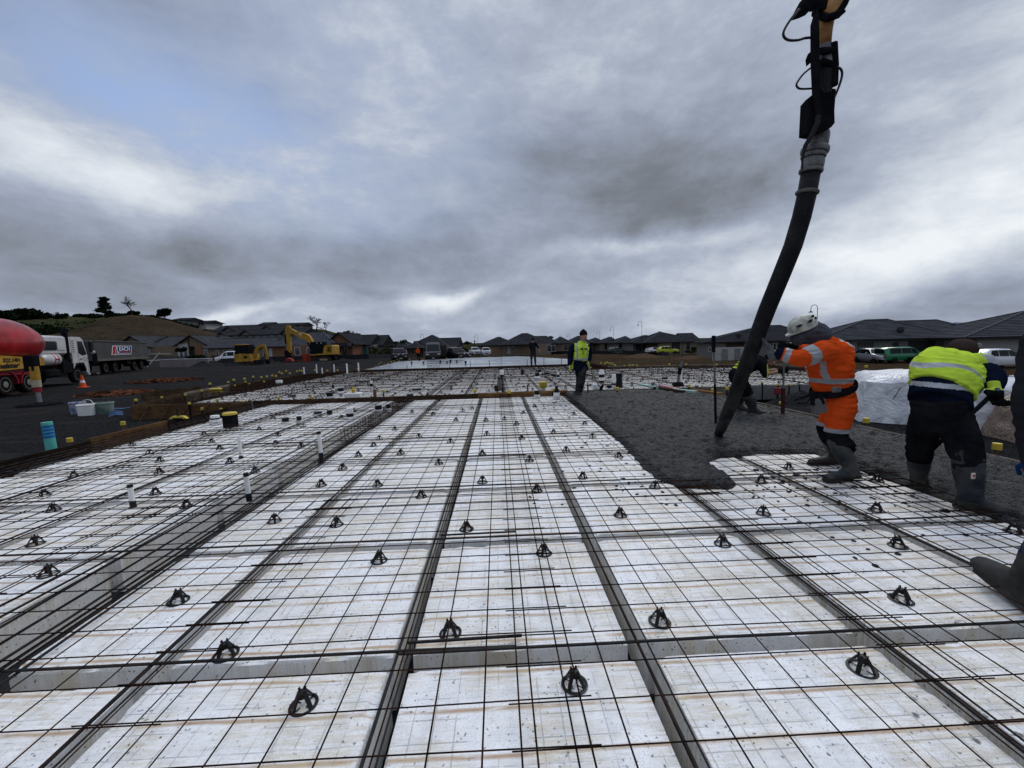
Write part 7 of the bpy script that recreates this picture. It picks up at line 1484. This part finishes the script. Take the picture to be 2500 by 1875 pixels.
for k, (a_, h_) in enumerate(((-1.5, .065), (-2.3, .06), (-.75, .06), (-1.15, .105))):
    m = MB(); q = V(.130*math.cos(a_)*1.1, .124*math.sin(a_), h_*.86); n_ = V(math.cos(a_), math.sin(a_), .7).normalized(); t_ = V(-math.sin(a_), math.cos(a_), 0); w2 = n_.cross(t_)
    q = q*.98; m.prism([R_ @ (q-t_*.036-w2*.0)+c_, R_ @ (q+w2*.014)+c_, R_ @ (q+t_*.036+w2*.004)+c_, R_ @ (q-w2*.014)+c_], R_ @ (n_*.006)); m.build('vent', BLK, hl)
m = MB(); Bp = []
for k in range(25):
    q = 2*math.pi*k/24; Bp.append(A(2033, 949, 4.4)+V(.200*math.cos(q), .215*math.sin(q), .065*math.cos(q)+.0))
m.tube([p_-Vector(e.location) for p_ in Bp], [(.040, .009)]*25, 8, side=(0, 0, 1)); bl = m.build('belt', BLK, e, smooth=True)
m = MB(); m.cbox(A(2042, 951, 4.14)-Vector(e.location), (.09, .03, .06), .008); m.build('buckle', CPL, bl)
m = MB(); c_ = A(1997, 992, 4.14)-Vector(e.location); m.beam(c_+V(-.01, 0, .07), c_+V(.02, 0, -.07), .13, .05, up=(0, 1, 0)); m.build('pouch', mat('pouch_grey', (.12, .12, .12), .7), bl)
m = MB(); m.tube([A(1988, 960, 4.14)-Vector(e.location), A(1968, 968, 4.12)-Vector(e.location), A(1938, 978, 4.1)-Vector(e.location)], [.014, .012, .008], 8); m.tube([A(1985, 964, 4.14)-Vector(e.location), A(1984, 990, 4.13)-Vector(e.location)], .022, 8); m.tube([A(1992, 965, 4.12)-Vector(e.location), A(1966, 985, 4.10)-Vector(e.location), A(1945, 984, 4.10)-Vector(e.location)], .008, 6); m.tube([A(2004, 968, 4.12)-Vector(e.location), A(2010, 985, 4.12)-Vector(e.location)], .018, 6); m.build('hammer', BLK, bl, smooth=True)
# ---------------------------------------------------------------- man in lime vest shoveling, seen from behind
e = empty('person', 'bending man in lime vest and brown cap seen from behind, shoveling at right', 'person', (4.1, 3.6, -.02))
hp, ws, ml, ub, nk = A(2293, 1004, 3.58), A(2296, 960, 3.62), A(2306, 918, 3.72), A(2326, 892, 3.84), A(2343, 874, 3.98)
shR, elR, wrR = A(2390, 892, 3.78), A(2424, 922, 3.64), A(2427, 950, 3.52); shL, elL, wrL = A(2262, 902, 3.84), A(2250, 950, 4.05), A(2300, 1000, 4.1)
hL, kL, aL, tL = A(2266, 1018, 3.62), A(2244, 1090, 3.74), A(2243, 1168, 3.90), A(2228, 1190, 4.15); hR, kR, aR, tR = A(2328, 1018, 3.54), A(2362, 1112, 3.38), A(2370, 1218, 3.28), A(2452, 1244, 3.16)
hc = A(2346, 860, 4.08); sdl = V(1, .1, 0); lk = V(.25, .6, -.75); hu = V(.1, .75, .6)
m = MB(); torso(m, [hp, ws, ml, ub, nk], [(.18, .13), (.17, .13), (.19, .14), (.19, .12), (.06, .06)], sdl); head(m, hc, lk, hu); limb(m, [nk, hc], [.06, .06]); limb(m, [shR, elR, wrR], [.055, .045, .032]); limb(m, [shL, elL, wrL], [.055, .045, .032]); limb(m, [hL, kL, aL], [.09, .06, .042]); limb(m, [hR, kR, aR], [.09, .06, .042])
fuse(m, 'body', SKIN, e, .012)
m = MB(); torso(m, [A(2293, 985, 3.58), ws, ml, ub, A(2340, 878, 3.92)], [(.250, .185), (.243, .175), (.245, .165), (.225, .12), (.09, .07)], sdl); limb(m, [shR, elR, A(2428, 945, 3.55)], [.095, .098, .06], 16); limb(m, [shL, elL, A(2290, 990, 4.1)], [.105, .09, .06], 16)
zb = A(2296, 950, 3.4).z
fuse(m, 'jacket', [NVY, REFL], e, .011, lambda c: 1 if abs(c.z-(zb-.0-.12*(c.x-4.05))) < .022 and seg_t(c, shR, elR)[1] > .12 else 0, wr=.012, wf=8)
m = MB(); torso(m, [A(2297, 954, 3.63), A(2302, 936, 3.66), ml, ub, A(2338, 878, 3.92)], [(.258, .196), (.262, .198), (.272, .198), (.258, .155), (.13, .10)], sdl); limb(m, [shR, shR.lerp(elR, .12)], [.125, .115], 16); limb(m, [shL, shL.lerp(elL, .1)], [.12, .11], 16); m.ell(A(2338, 874, 3.94), (.15, .10, .07), 14, 10); m.ell(A(2386, 938, 3.70), (.045, .05, .10), 10, 8)
def asg(c):
    v = c-V(0, 0, CH); z_ = v.dot(FW); X_ = 1250+CF*v.dot(RT)/z_; t, d = seg_t(c, shR, elR)
    k = ml.z-.028-.45*(c.x-ml.x)**2*1.-.10*(c.x-ml.x)
    if t > -.12 and d < .15 and c.x > shR.x-.045: return 1
    if abs(c.z-(A(2305, 893, 3.5).z-.10*(c.x-4.05)-1.1*(c.x-4.05)**2)) < .020: return 1
    return 0
fuse(m, 'vest', [LIME, REFL], e, .010, asg, wr=.016, wf=9)
m = MB(); torso(m, [A(2293, 975, 3.58), hp, A(2296, 1025, 3.57)], [(.235, .172), (.232, .175), (.18, .15)], sdl); limb(m, [hL, kL, A(2244, 1118, 3.80)], [.128, .108, .095], 16); limb(m, [hR, kR, A(2366, 1148, 3.34)], [.135, .112, .10], 16); fuse(m, 'trousers', BKC, e, .012, wr=.014, wf=7)
pair(e, [cloth('blue_boot', (.010, .013, .020), (.040, .041, .041), bump=.003, rough=.55, bs=30), SOLE], .009, (aL, kL-aL, tL, 1.1, .33, .30, .075), (aR, kR-aR, tR, 1.15, .36, .36, .085), lambda c: 1 if c.z < .045 else 0)
m = MB(); c_ = A(2376, 1162, 3.20)-Vector(e.location); m.cbox(c_, (.035, .012, .05), .003, rz=.1); m.build('boot_label', mat('label_white', (.5, .45, .4), .6), e); m = MB(); m.cbox(c_+V(0, -.007, .004), (.016, .004, .018), .001, rz=.1); m.build('boot_label', SRED, e)
m = MB(); hand(m, A(2427, 944, 3.52), A(2432, 972, 3.48)-A(2427, 944, 3.52), V(.2, 1, 0), 1.5, curl=1.15, thumb=-1); m.ell(A(2430, 960, 3.47), (.062, .05, .055), 12, 8); zc_ = A(2428, 948, 3.5).z; fuse(m, 'glove', [GLK, GLY], e, .006, lambda c: 1 if c.z > zc_-.008 else 0, sm=1)
m = MB(); hand(m, wrL, V(.5, .2, -.8), V(0, 1, 0), 1.3, curl=1.1); fuse(m, 'glove', GLK, e, .007, sm=1)
R_ = Matrix.Rotation(math.radians(12), 3, 'X') @ Matrix.Rotation(math.radians(-8), 3, 'Y'); c_ = A(2350, 852, 4.05)-Vector(e.location)
m = MB(); prof = [(.108, -.03), (.11, .0), (.106, .035), (.092, .066), (.065, .088), (.03, .098), (.004, .10)]; vs = [R_ @ V(r*math.cos(q), r*1.1*math.sin(q), h)+c_ for r, h in prof for q in [2*math.pi*k/24 for k in range(24)]]; m.add(vs, [(i*24+k, i*24+(k+1) % 24, (i+1)*24+(k+1) % 24, (i+1)*24+k) for i in range(6) for k in range(24)]+[tuple(range(144, 168)), tuple(range(23, -1, -1))]); m.add([R_ @ V(.125*math.cos(q), -.118*math.sin(q)-(.0 if r_ == 0 else .05*math.sin(q)), -.03-.006*r_)+c_ for r_ in (0, 1) for q in [.3+.18*k for k in range(14)]], [(k, k+1, 15+k, 14+k) for k in range(13)]); cp = m.build('cap', CAPB, e, smooth=True)
m = MB(); m.cbox(c_+V(.06, -.095, .03), (.075, .03, .06), .012, rz=.5); m.build('cap_patch', mat('patch_grey', (.20, .20, .18), .7, var=.5, scale=60), cp)
# shovel
e2 = empty('shovel', 'dark blue handled shovel held by the bending man in lime vest', 'shovel', A(2432, 955, 3.46)); o_ = Vector(e2.location)
m = MB(); m.tube([A(2436, 950, 3.44)-o_, A(2372, 1010, 3.72)-o_, A(2300, 1075, 4.02)-o_], .019, 10); m.build('handle', mat('handle_blue', (.02, .04, .075), .4), e2, smooth=True); m = MB(); m.beam(A(2302, 1073, 4.01)-o_, A(2262, 1112, 4.15)-o_, .06, .012); m.build('blade', BLK, e2)
# ---------------------------------------------------------------- walking man in lime vest and beanie
e = empty('person', 'bearded man in lime vest and black beanie walking with a shovel', 'person', (2.3, 11.3, .0)); YY = 11.31
hp, ws, ml, ub, nk = A(1417, 892, YY), A(1417, 878, YY), A(1419, 862, YY), A(1420, 848, YY), A(1422, 838, YY)
shL, elL, wrL = A(1401, 847, YY-.02), A(1393, 868, YY+.05), A(1391, 892, YY-.05); shR, elR, wrR = A(1436, 848, YY+.08), A(1439, 870, YY+.15), A(1436, 888, YY-.05)
hL, kL, aL, tL = A(1412, 897, YY+.05), A(1415, 927, YY+.12), A(1409, 958, YY+.25), A(1418, 962, YY); hR, kR, aR, tR = A(1423, 897, YY-.02), A(1420, 928, YY-.18), A(1415, 960, YY-.05), A(1424, 968, YY-.4)
hc = A(1424.5, 822, YY-.03); lk = V(.45, -.85, -.12); sdl = V(.9, .4, 0)
m = MB(); torso(m, [hp, ws, ml, ub, nk], [(.15, .12), (.14, .12), (.16, .13), (.16, .11), (.06, .06)], sdl); head(m, hc, lk, s=1.08); limb(m, [nk, hc], [.058, .056]); limb(m, [shL, elL, wrL], [.05, .042, .03]); limb(m, [shR, elR, wrR], [.05, .042, .03]); limb(m, [hL, kL, aL], [.08, .055, .04]); limb(m, [hR, kR, aR], [.08, .055, .04]); fuse(m, 'body', SKIN, e, .011)
face(e, hc, lk, s=1.08, beard=mat('grey_beard', (.25, .23, .21), .8))
m = MB(); torso(m, [A(1417, 905, YY), ws, ml, ub, A(1422, 841, YY)], [(.21, .16), (.19, .15), (.20, .16), (.19, .14), (.09, .09)], sdl); limb(m, [shL, elL, A(1391, 889, YY-.04)], [.10, .092, .06], 14); limb(m, [shR, elR, A(1436.5, 886, YY-.04)], [.095, .08, .055], 14); fuse(m, 'jacket', NVY, e, .012, wr=.014, wf=9)
m = MB(); torso(m, [A(1417.5, 880, YY), ml, ub, A(1422, 839, YY)], [(.205, .17), (.215, .175), (.205, .155), (.115, .11)], sdl); m.ell(A(1421, 837, YY+.04), (.13, .13, .07), 12, 8); m.ell(shL+V(.04, 0, -.02), (.09, .11, .12), 12, 8); m.ell(shR+V(-.04, 0, -.02), (.09, .11, .12), 12, 8); limb(m, [A(1402, 880, YY+.1), A(1400, 896, YY+.1)], [.05, .07], flat=.5)
z1 = A(1417, 880, YY).z
def asg(c):
    if z1+.0 < c.z < z1+.06: return 1
    v = c-V(0, 0, CH); X_ = 1250+CF*v.dot(RT)/v.dot(FW)
    if c.z > z1 and (abs(X_-1409.5) < 2.1 or abs(X_-1433.5) < 1.3): return 1
    return 0
fuse(m, 'vest', [LIME, REFL], e, .011, asg, wr=.010, wf=12)
m = MB(); m.beam(A(1423, 846, YY-.19)-Vector(e.location), A(1424, 866, YY-.21)-Vector(e.location), .012, .01, up=(0, 1, 0)); m.build('zip', BLK, e)
for px in (1420, 1430): m = MB(); m.cbox(A(px, 852, YY-.185)-Vector(e.location), (.07, .012, .04), .003); m.build('badge', BLK, e)
m = MB(); torso(m, [hp, A(1417, 900, YY)], [(.18, .15), (.17, .14)], sdl); limb(m, [hL, kL, A(1412, 942, YY+.2)], [.12, .09, .08], 14); limb(m, [hR, kR, A(1417, 943, YY-.12)], [.125, .10, .088], 14); fuse(m, 'trousers', DTR, e, .012, wr=.016, wf=9)
pair(e, SOLE, .011, (aL, kL-aL, tL, 1.1, .26, .27, .07), (aR, kR-aR, tR, 1.1, .28, .27, .072))
m = MB(); hand(m, A(1391, 889, YY-.05), V(-.05, -.1, -1), V(-1, 0, 0), 1.25, curl=.45); fuse(m, 'glove', GLY, e, .007, sm=1); m = MB(); hand(m, A(1436, 886, YY-.06), V(.1, -.2, -1), V(-1, -.2, 0), 1.2, curl=1.1); fuse(m, 'glove', GLY, e, .007, sm=1)
m = MB(); u_ = V(0, 0, 1); m.ell(hc+V(0, .01, .085), (.108, .108, .105), 16, 10); m.tube([hc+V(0, .0, .045), hc+V(0, .0, .085)], [.109, .109], 18); m.ell(hc+V(0, .01, .17), (.05, .05, .04), 10, 6); fuse(m, 'beanie', BLK, e, .009, wr=.004, wf=30)
e2 = empty('shovel', 'pale handled shovel carried by the walking man', 'shovel', A(1436, 892, YY-.1)); o_ = Vector(e2.location); m = MB(); m.tube([A(1432, 886, YY-.08)-o_, A(1446, 912, YY-.3)-o_, A(1464, 944, YY-.6)-o_], .019, 8); m.build('handle', WOODG, e2, smooth=True)
m = MB(); m.prism([A(1463, 953, YY-.62)-o_, A(1466, 943, YY-.62)-o_, A(1472, 938, YY-.62)-o_, A(1475, 940, YY-.62)-o_, A(1470, 953, YY-.62)-o_], (0, .02, 0)); m.build('blade', BLK, e2)
# ---------------------------------------------------------------- bending man behind the hose
e = empty('person', 'bending man in black shirt with lime striped vest behind the hose', 'person', (4.95, 7.85, .0)); YY = 7.85
hp, ml, ub, nk = A(1803, 912, YY), A(1822, 893, YY), A(1852, 883, YY), A(1868, 880, YY-.02); hc = A(1880, 878, YY-.05); lk = V(.75, -.1, -.6); hu = V(.65, 0, .75); sdl = V(0, -1, .1)
shN, elN, wrN = A(1860, 888, YY-.2), A(1868, 914, YY-.25), A(1903, 907, YY-.32); shF, elF, wrF = A(1856, 886, YY+.18), A(1872, 908, YY+.15), A(1905, 904, YY-.2)
hN, kN, aN, tN = A(1803, 918, YY-.1), A(1826, 960, YY-.15), A(1838, 998, YY-.1), A(1862, 1008, YY-.2); hF, kF, aF, tF = A(1800, 918, YY+.12), A(1808, 955, YY+.2), A(1806, 988, YY+.35), A(1822, 996, YY+.2)
m = MB(); torso(m, [hp, ml, ub, nk], [(.15, .13), (.15, .13), (.17, .12), (.06, .06)], sdl); head(m, hc, lk, hu, 1.05); limb(m, [nk, hc], [.055, .055]); limb(m, [shN, elN, wrN], [.05, .042, .03]); limb(m, [shF, elF, wrF], [.05, .042, .03]); limb(m, [hN, kN, aN], [.08, .055, .04]); limb(m, [hF, kF, aF], [.08, .055, .04]); fuse(m, 'body', SKIN, e, .010); face(e, hc, lk, hu, 1.05)
m = MB(); torso(m, [hp, ml, ub, A(1866, 880, YY)], [(.17, .15), (.185, .16), (.19, .14), (.085, .08)], sdl); limb(m, [shN, elN], [.095, .062], 14); limb(m, [shF, elF], [.09, .06], 14)
xa = A(1800, 880, YY).x; xb = A(1826, 880, YY).x
def asg(c):
    if c.x < xb and c.x > xa-.12 and c.z > ml.z-.08:
        s = (c.x-xa+.9*(c.z-ml.z))*1.0; return 1 if (s*100) % 9 < 4.8 else 0
    if abs(c.x-A(1852, 905, YY).x) < .03 and c.z < ub.z-.04: return 1
    return 0
fuse(m, 'shirt', [BKC, LIME], e, .009, asg, wr=.008, wf=10)
m = MB(); torso(m, [hp, A(1797, 922, YY)], [(.175, .16), (.16, .15)], sdl); limb(m, [hN, kN, A(1833, 984, YY-.12)], [.125, .095, .085], 14); limb(m, [hF, kF, A(1808, 975, YY+.28)], [.12, .09, .08], 14); fuse(m, 'trousers', BKC, e, .011, wr=.012, wf=9)
pair(e, BOOT, .010, (aN, kN-aN, tN, 1.15, .24, .30, .085), (aF, kF-aF, tF, 1.1, .24, .27, .075))
for w_, d_ in ((wrN, V(1, -.05, .15)), (wrF, V(1, -.2, .1))): m = MB(); hand(m, w_, d_, V(0, -1, 0), 1.2, curl=1.0); fuse(m, 'glove', GLK, e, .006, sm=1)
m = MB(); m.ell(hc+hu.normalized()*.035-lk.normalized()*.03, (.10, .088, .09), 14, 10); fuse(m, 'hair', HAIRD, e, .009, wr=.004, wf=30)
e2 = empty('screed_pole', 'steel pole with rusty foot held upright by the bending man', 'pole', A(1912, 1012, 7.5)); o_ = Vector(e2.location); m = MB(); m.tube([A(1912, 950, 7.5)-o_, A(1914, 882, 7.5)-o_], .018, 8); m.build('pole', CREM, e2, smooth=True); m = MB(); m.beam(A(1911, 1012, 7.5)-o_, A(1912, 948, 7.5)-o_, .05, .04); m.build('foot', mat('rust_foot', (.05, .02, .018), .7), e2)
# ---------------------------------------------------------------- far man in dark clothes, seen from behind
def simple_person(label, base, s, up_m, leg_m, look, arm_l, arm_r, hair=HAIRD, sleeve=None, name='person'):
    e = empty(name, label, 'person', base); b = Vector(base); P = lambda x, y, z: b+V(x, y, z)*s
    m = MB(); torso(m, [P(0, 0, .95), P(0, 0, 1.15), P(0, 0, 1.38), P(0, 0, 1.5)], [(.14, .11), (.14, .11), (.17, .11), (.06, .06)], V(1, 0, 0)); head(m, P(0, 0, 1.65), look, s=1.05); limb(m, [P(0, 0, 1.48), P(0, 0, 1.62)], [.055, .055])
    AL = [P(-.19, 0, 1.42)]+[P(*q) for q in arm_l]; AR = [P(.19, 0, 1.42)]+[P(*q) for q in arm_r]
    limb(m, AL, [.05, .042, .032]); limb(m, AR, [.05, .042, .032]); LL = [P(-.09, 0, .92), P(-.11, .03, .5), P(-.12, 0, .09)]; LR = [P(.09, 0, .92), P(.12, .0, .5), P(.14, 0, .09)]
    limb(m, LL, [.08, .055, .04]); limb(m, LR, [.08, .055, .04])
    for A_, d_ in ((AL, -1), (AR, 1)): hand(m, A_[-1], (A_[-1]-A_[-2]), V(d_, 0, 0), 1.1, .8)
    fuse(m, 'body', SKIN, e, .014)
    m = MB(); torso(m, [P(0, 0, .92), P(0, 0, 1.15), P(0, 0, 1.38), P(0, 0, 1.48)], [(.19, .15), (.18, .145), (.2, .14), (.09, .08)], V(1, 0, 0)); limb(m, [AL[0], AL[1]], [.09, .07]); limb(m, [AR[0], AR[1]], [.09, .07])
    if sleeve: limb(m, [AL[1], AL[2]], [.07, .055]); limb(m, [AR[1], AR[2]], [.07, .055])
    fuse(m, 'jacket', up_m, e, .016, wr=.012); m = MB(); torso(m, [P(0, 0, 1.0), P(0, 0, .88)], [(.18, .145), (.17, .14)], V(1, 0, 0)); limb(m, LL, [.11, .08, .065]); limb(m, LR, [.11, .08, .065]); fuse(m, 'trousers', leg_m, e, .016, wr=.012)
    pair(e, BOOT, .014, (LL[2], V(0, 0, 1), LL[2]+V(look[0], look[1], 0), 1.05, .25, .26, .062), (LR[2], V(0, 0, 1), LR[2]+V(look[0], look[1], 0), 1.05, .25, .26, .062))
    m = MB(); m.ell(P(0, 0, 1.70)-Vector(look).normalized()*.02, (.10, .10, .10), 12, 8); fuse(m, 'hair', hair, e, .014); return e
simple_person('man in black vest and trousers seen from behind on the wet slab', (2.33, 27.25, 0), 1., BKC, DTR, V(.2, 1, -.05), [(-.16, .15, 1.15), (-.05, .3, 1.2)], [(.36, .0, 1.15), (.45, -.05, .92)])
q = D(1021.5, 880, 59); simple_person('distant worker in orange jacket raking beside the tall black van', (q.x, q.y, -.52), 1.02, ORG, BKC, V(.4, -.9, 0), [(-.22, -.15, 1.15), (.02, -.3, 1.0)], [(.24, -.1, 1.15), (.15, -.3, 1.05)], hair=ORG, sleeve=True)
e2 = empty('rake', 'long pale rake held by the distant orange worker', 'rake', (q.x, q.y-.3, .5)); m = MB(); m.tube([(-.1, 0, .15), (1.2, -.2, -.75)], .025, 6); m.build('handle', WOODG, e2)
# ---------------------------------------------------------------- person cut by the right photo edge
e = empty('person', 'person in charcoal jacket and jeans cut off by the right edge, boot toe raised', 'person', (3.0, 1.9, -.05))
ar = [A(2552, 832, 1.98), A(2524, 985, 1.94), A(2530, 1120, 1.92)]; cx_, cy_ = ar[0].x+.24, 1.86
m = MB(); torso(m, [V(cx_, cy_, .92), V(cx_, cy_, 1.15), V(cx_, cy_, 1.36), V(cx_, cy_, 1.5)], [(.15, .12), (.15, .12), (.17, .12), (.06, .06)], V(1, 0, 0)); head(m, V(cx_-.03, cy_, 1.66), V(-.6, .8, -.1)); limb(m, [V(cx_, cy_, 1.48), V(cx_-.02, cy_, 1.62)], [.055, .055]); limb(m, ar, [.052, .045, .034])
ar2 = [V(cx_+.2, cy_-.05, 1.40), V(cx_+.3, cy_-.02, 1.12), V(cx_+.2, cy_+.2, 1.0)]; limb(m, ar2, [.05, .045, .034])
toe = V(2.955, 2.34, .06); hl_ = V(2.885, 2.02, -.01); fd = (toe-hl_).normalized(); a1 = hl_+V(.0, .03, .10); k1 = V(a1.x+.10, a1.y-.04, .53); h1 = V(cx_-.08, cy_, .95); a2 = V(cx_+.16, cy_-.25, .05); k2 = V(cx_+.14, cy_-.08, .5); h2 = V(cx_+.1, cy_, .95)
limb(m, [h1, k1, a1], [.085, .06, .042]); limb(m, [h2, k2, a2], [.085, .06, .042])
for A_, d_ in ((ar, -1), (ar2, 1)): hand(m, A_[-1], (A_[-1]-A_[-2]), V(d_, 0, 0), 1.1, .5)
fuse(m, 'body', SKIN, e, .012)
m = MB(); torso(m, [V(cx_, cy_, .86), V(cx_, cy_, 1.15), V(cx_, cy_, 1.36), V(cx_, cy_, 1.48)], [(.2, .17), (.2, .17), (.22, .15), (.09, .08)], V(1, 0, 0)); limb(m, ar, [.085, .08, .055]); limb(m, ar2, [.085, .08, .055]); fuse(m, 'jacket', DGREY, e, .011, wr=.014)
for A_, d_ in ((ar, -1), (ar2, 1)): m = MB(); hand(m, A_[-1], (A_[-1]-A_[-2]), V(d_, 0, 0), 1.25, .5); fuse(m, 'glove', cloth('blue_glove', (.012, .03, .10), bump=.003, bs=40), e, .007, sm=1)
m = MB(); torso(m, [V(cx_, cy_, .98), V(cx_, cy_, .86)], [(.18, .16), (.17, .15)], V(1, 0, 0)); limb(m, [h1, k1, a1+V(.02, 0, .14)], [.115, .085, .07]); limb(m, [h2, k2, a2+V(0, 0, .14)], [.12, .085, .07]); fuse(m, 'jeans', DENIM, e, .011, wr=.014)
m = MB(); limb(m, [k1.lerp(a1, .35), a1+V(0, 0, .02)], [.085, .078], 14); m.tube([hl_-fd*.02+V(0, 0, .03), hl_+fd*.06+V(0, 0, .05), hl_+fd*.15+V(0, 0, .03), toe-fd*.03, toe+fd*.015], [(.055, .052), (.085, .058), (.070, .062), (.050, .064), (.030, .046)], 16, side=(0, 0, 1)); m.tube([hl_-fd*.03-V(0, 0, .03), toe-fd*.02-V(0, 0, .045)], [(.026, .054), (.022, .060)], 14, side=(0, 0, 1)); fuse(m, 'boot', SOLE, e, .009, wr=.004, wf=18); m = MB(); boot(m, m, a2, V(0, 0, 1), a2+V(-.6, 1, 0), 1.1, top=.26, foot=.28, r=.07); fuse(m, 'boot', SOLE, e, .009, wr=.004, wf=18)
m = MB(); m.ell(V(cx_, cy_, 1.72), (.105, .095, .10), 14, 10); fuse(m, 'hair', HAIRD, e, .012)
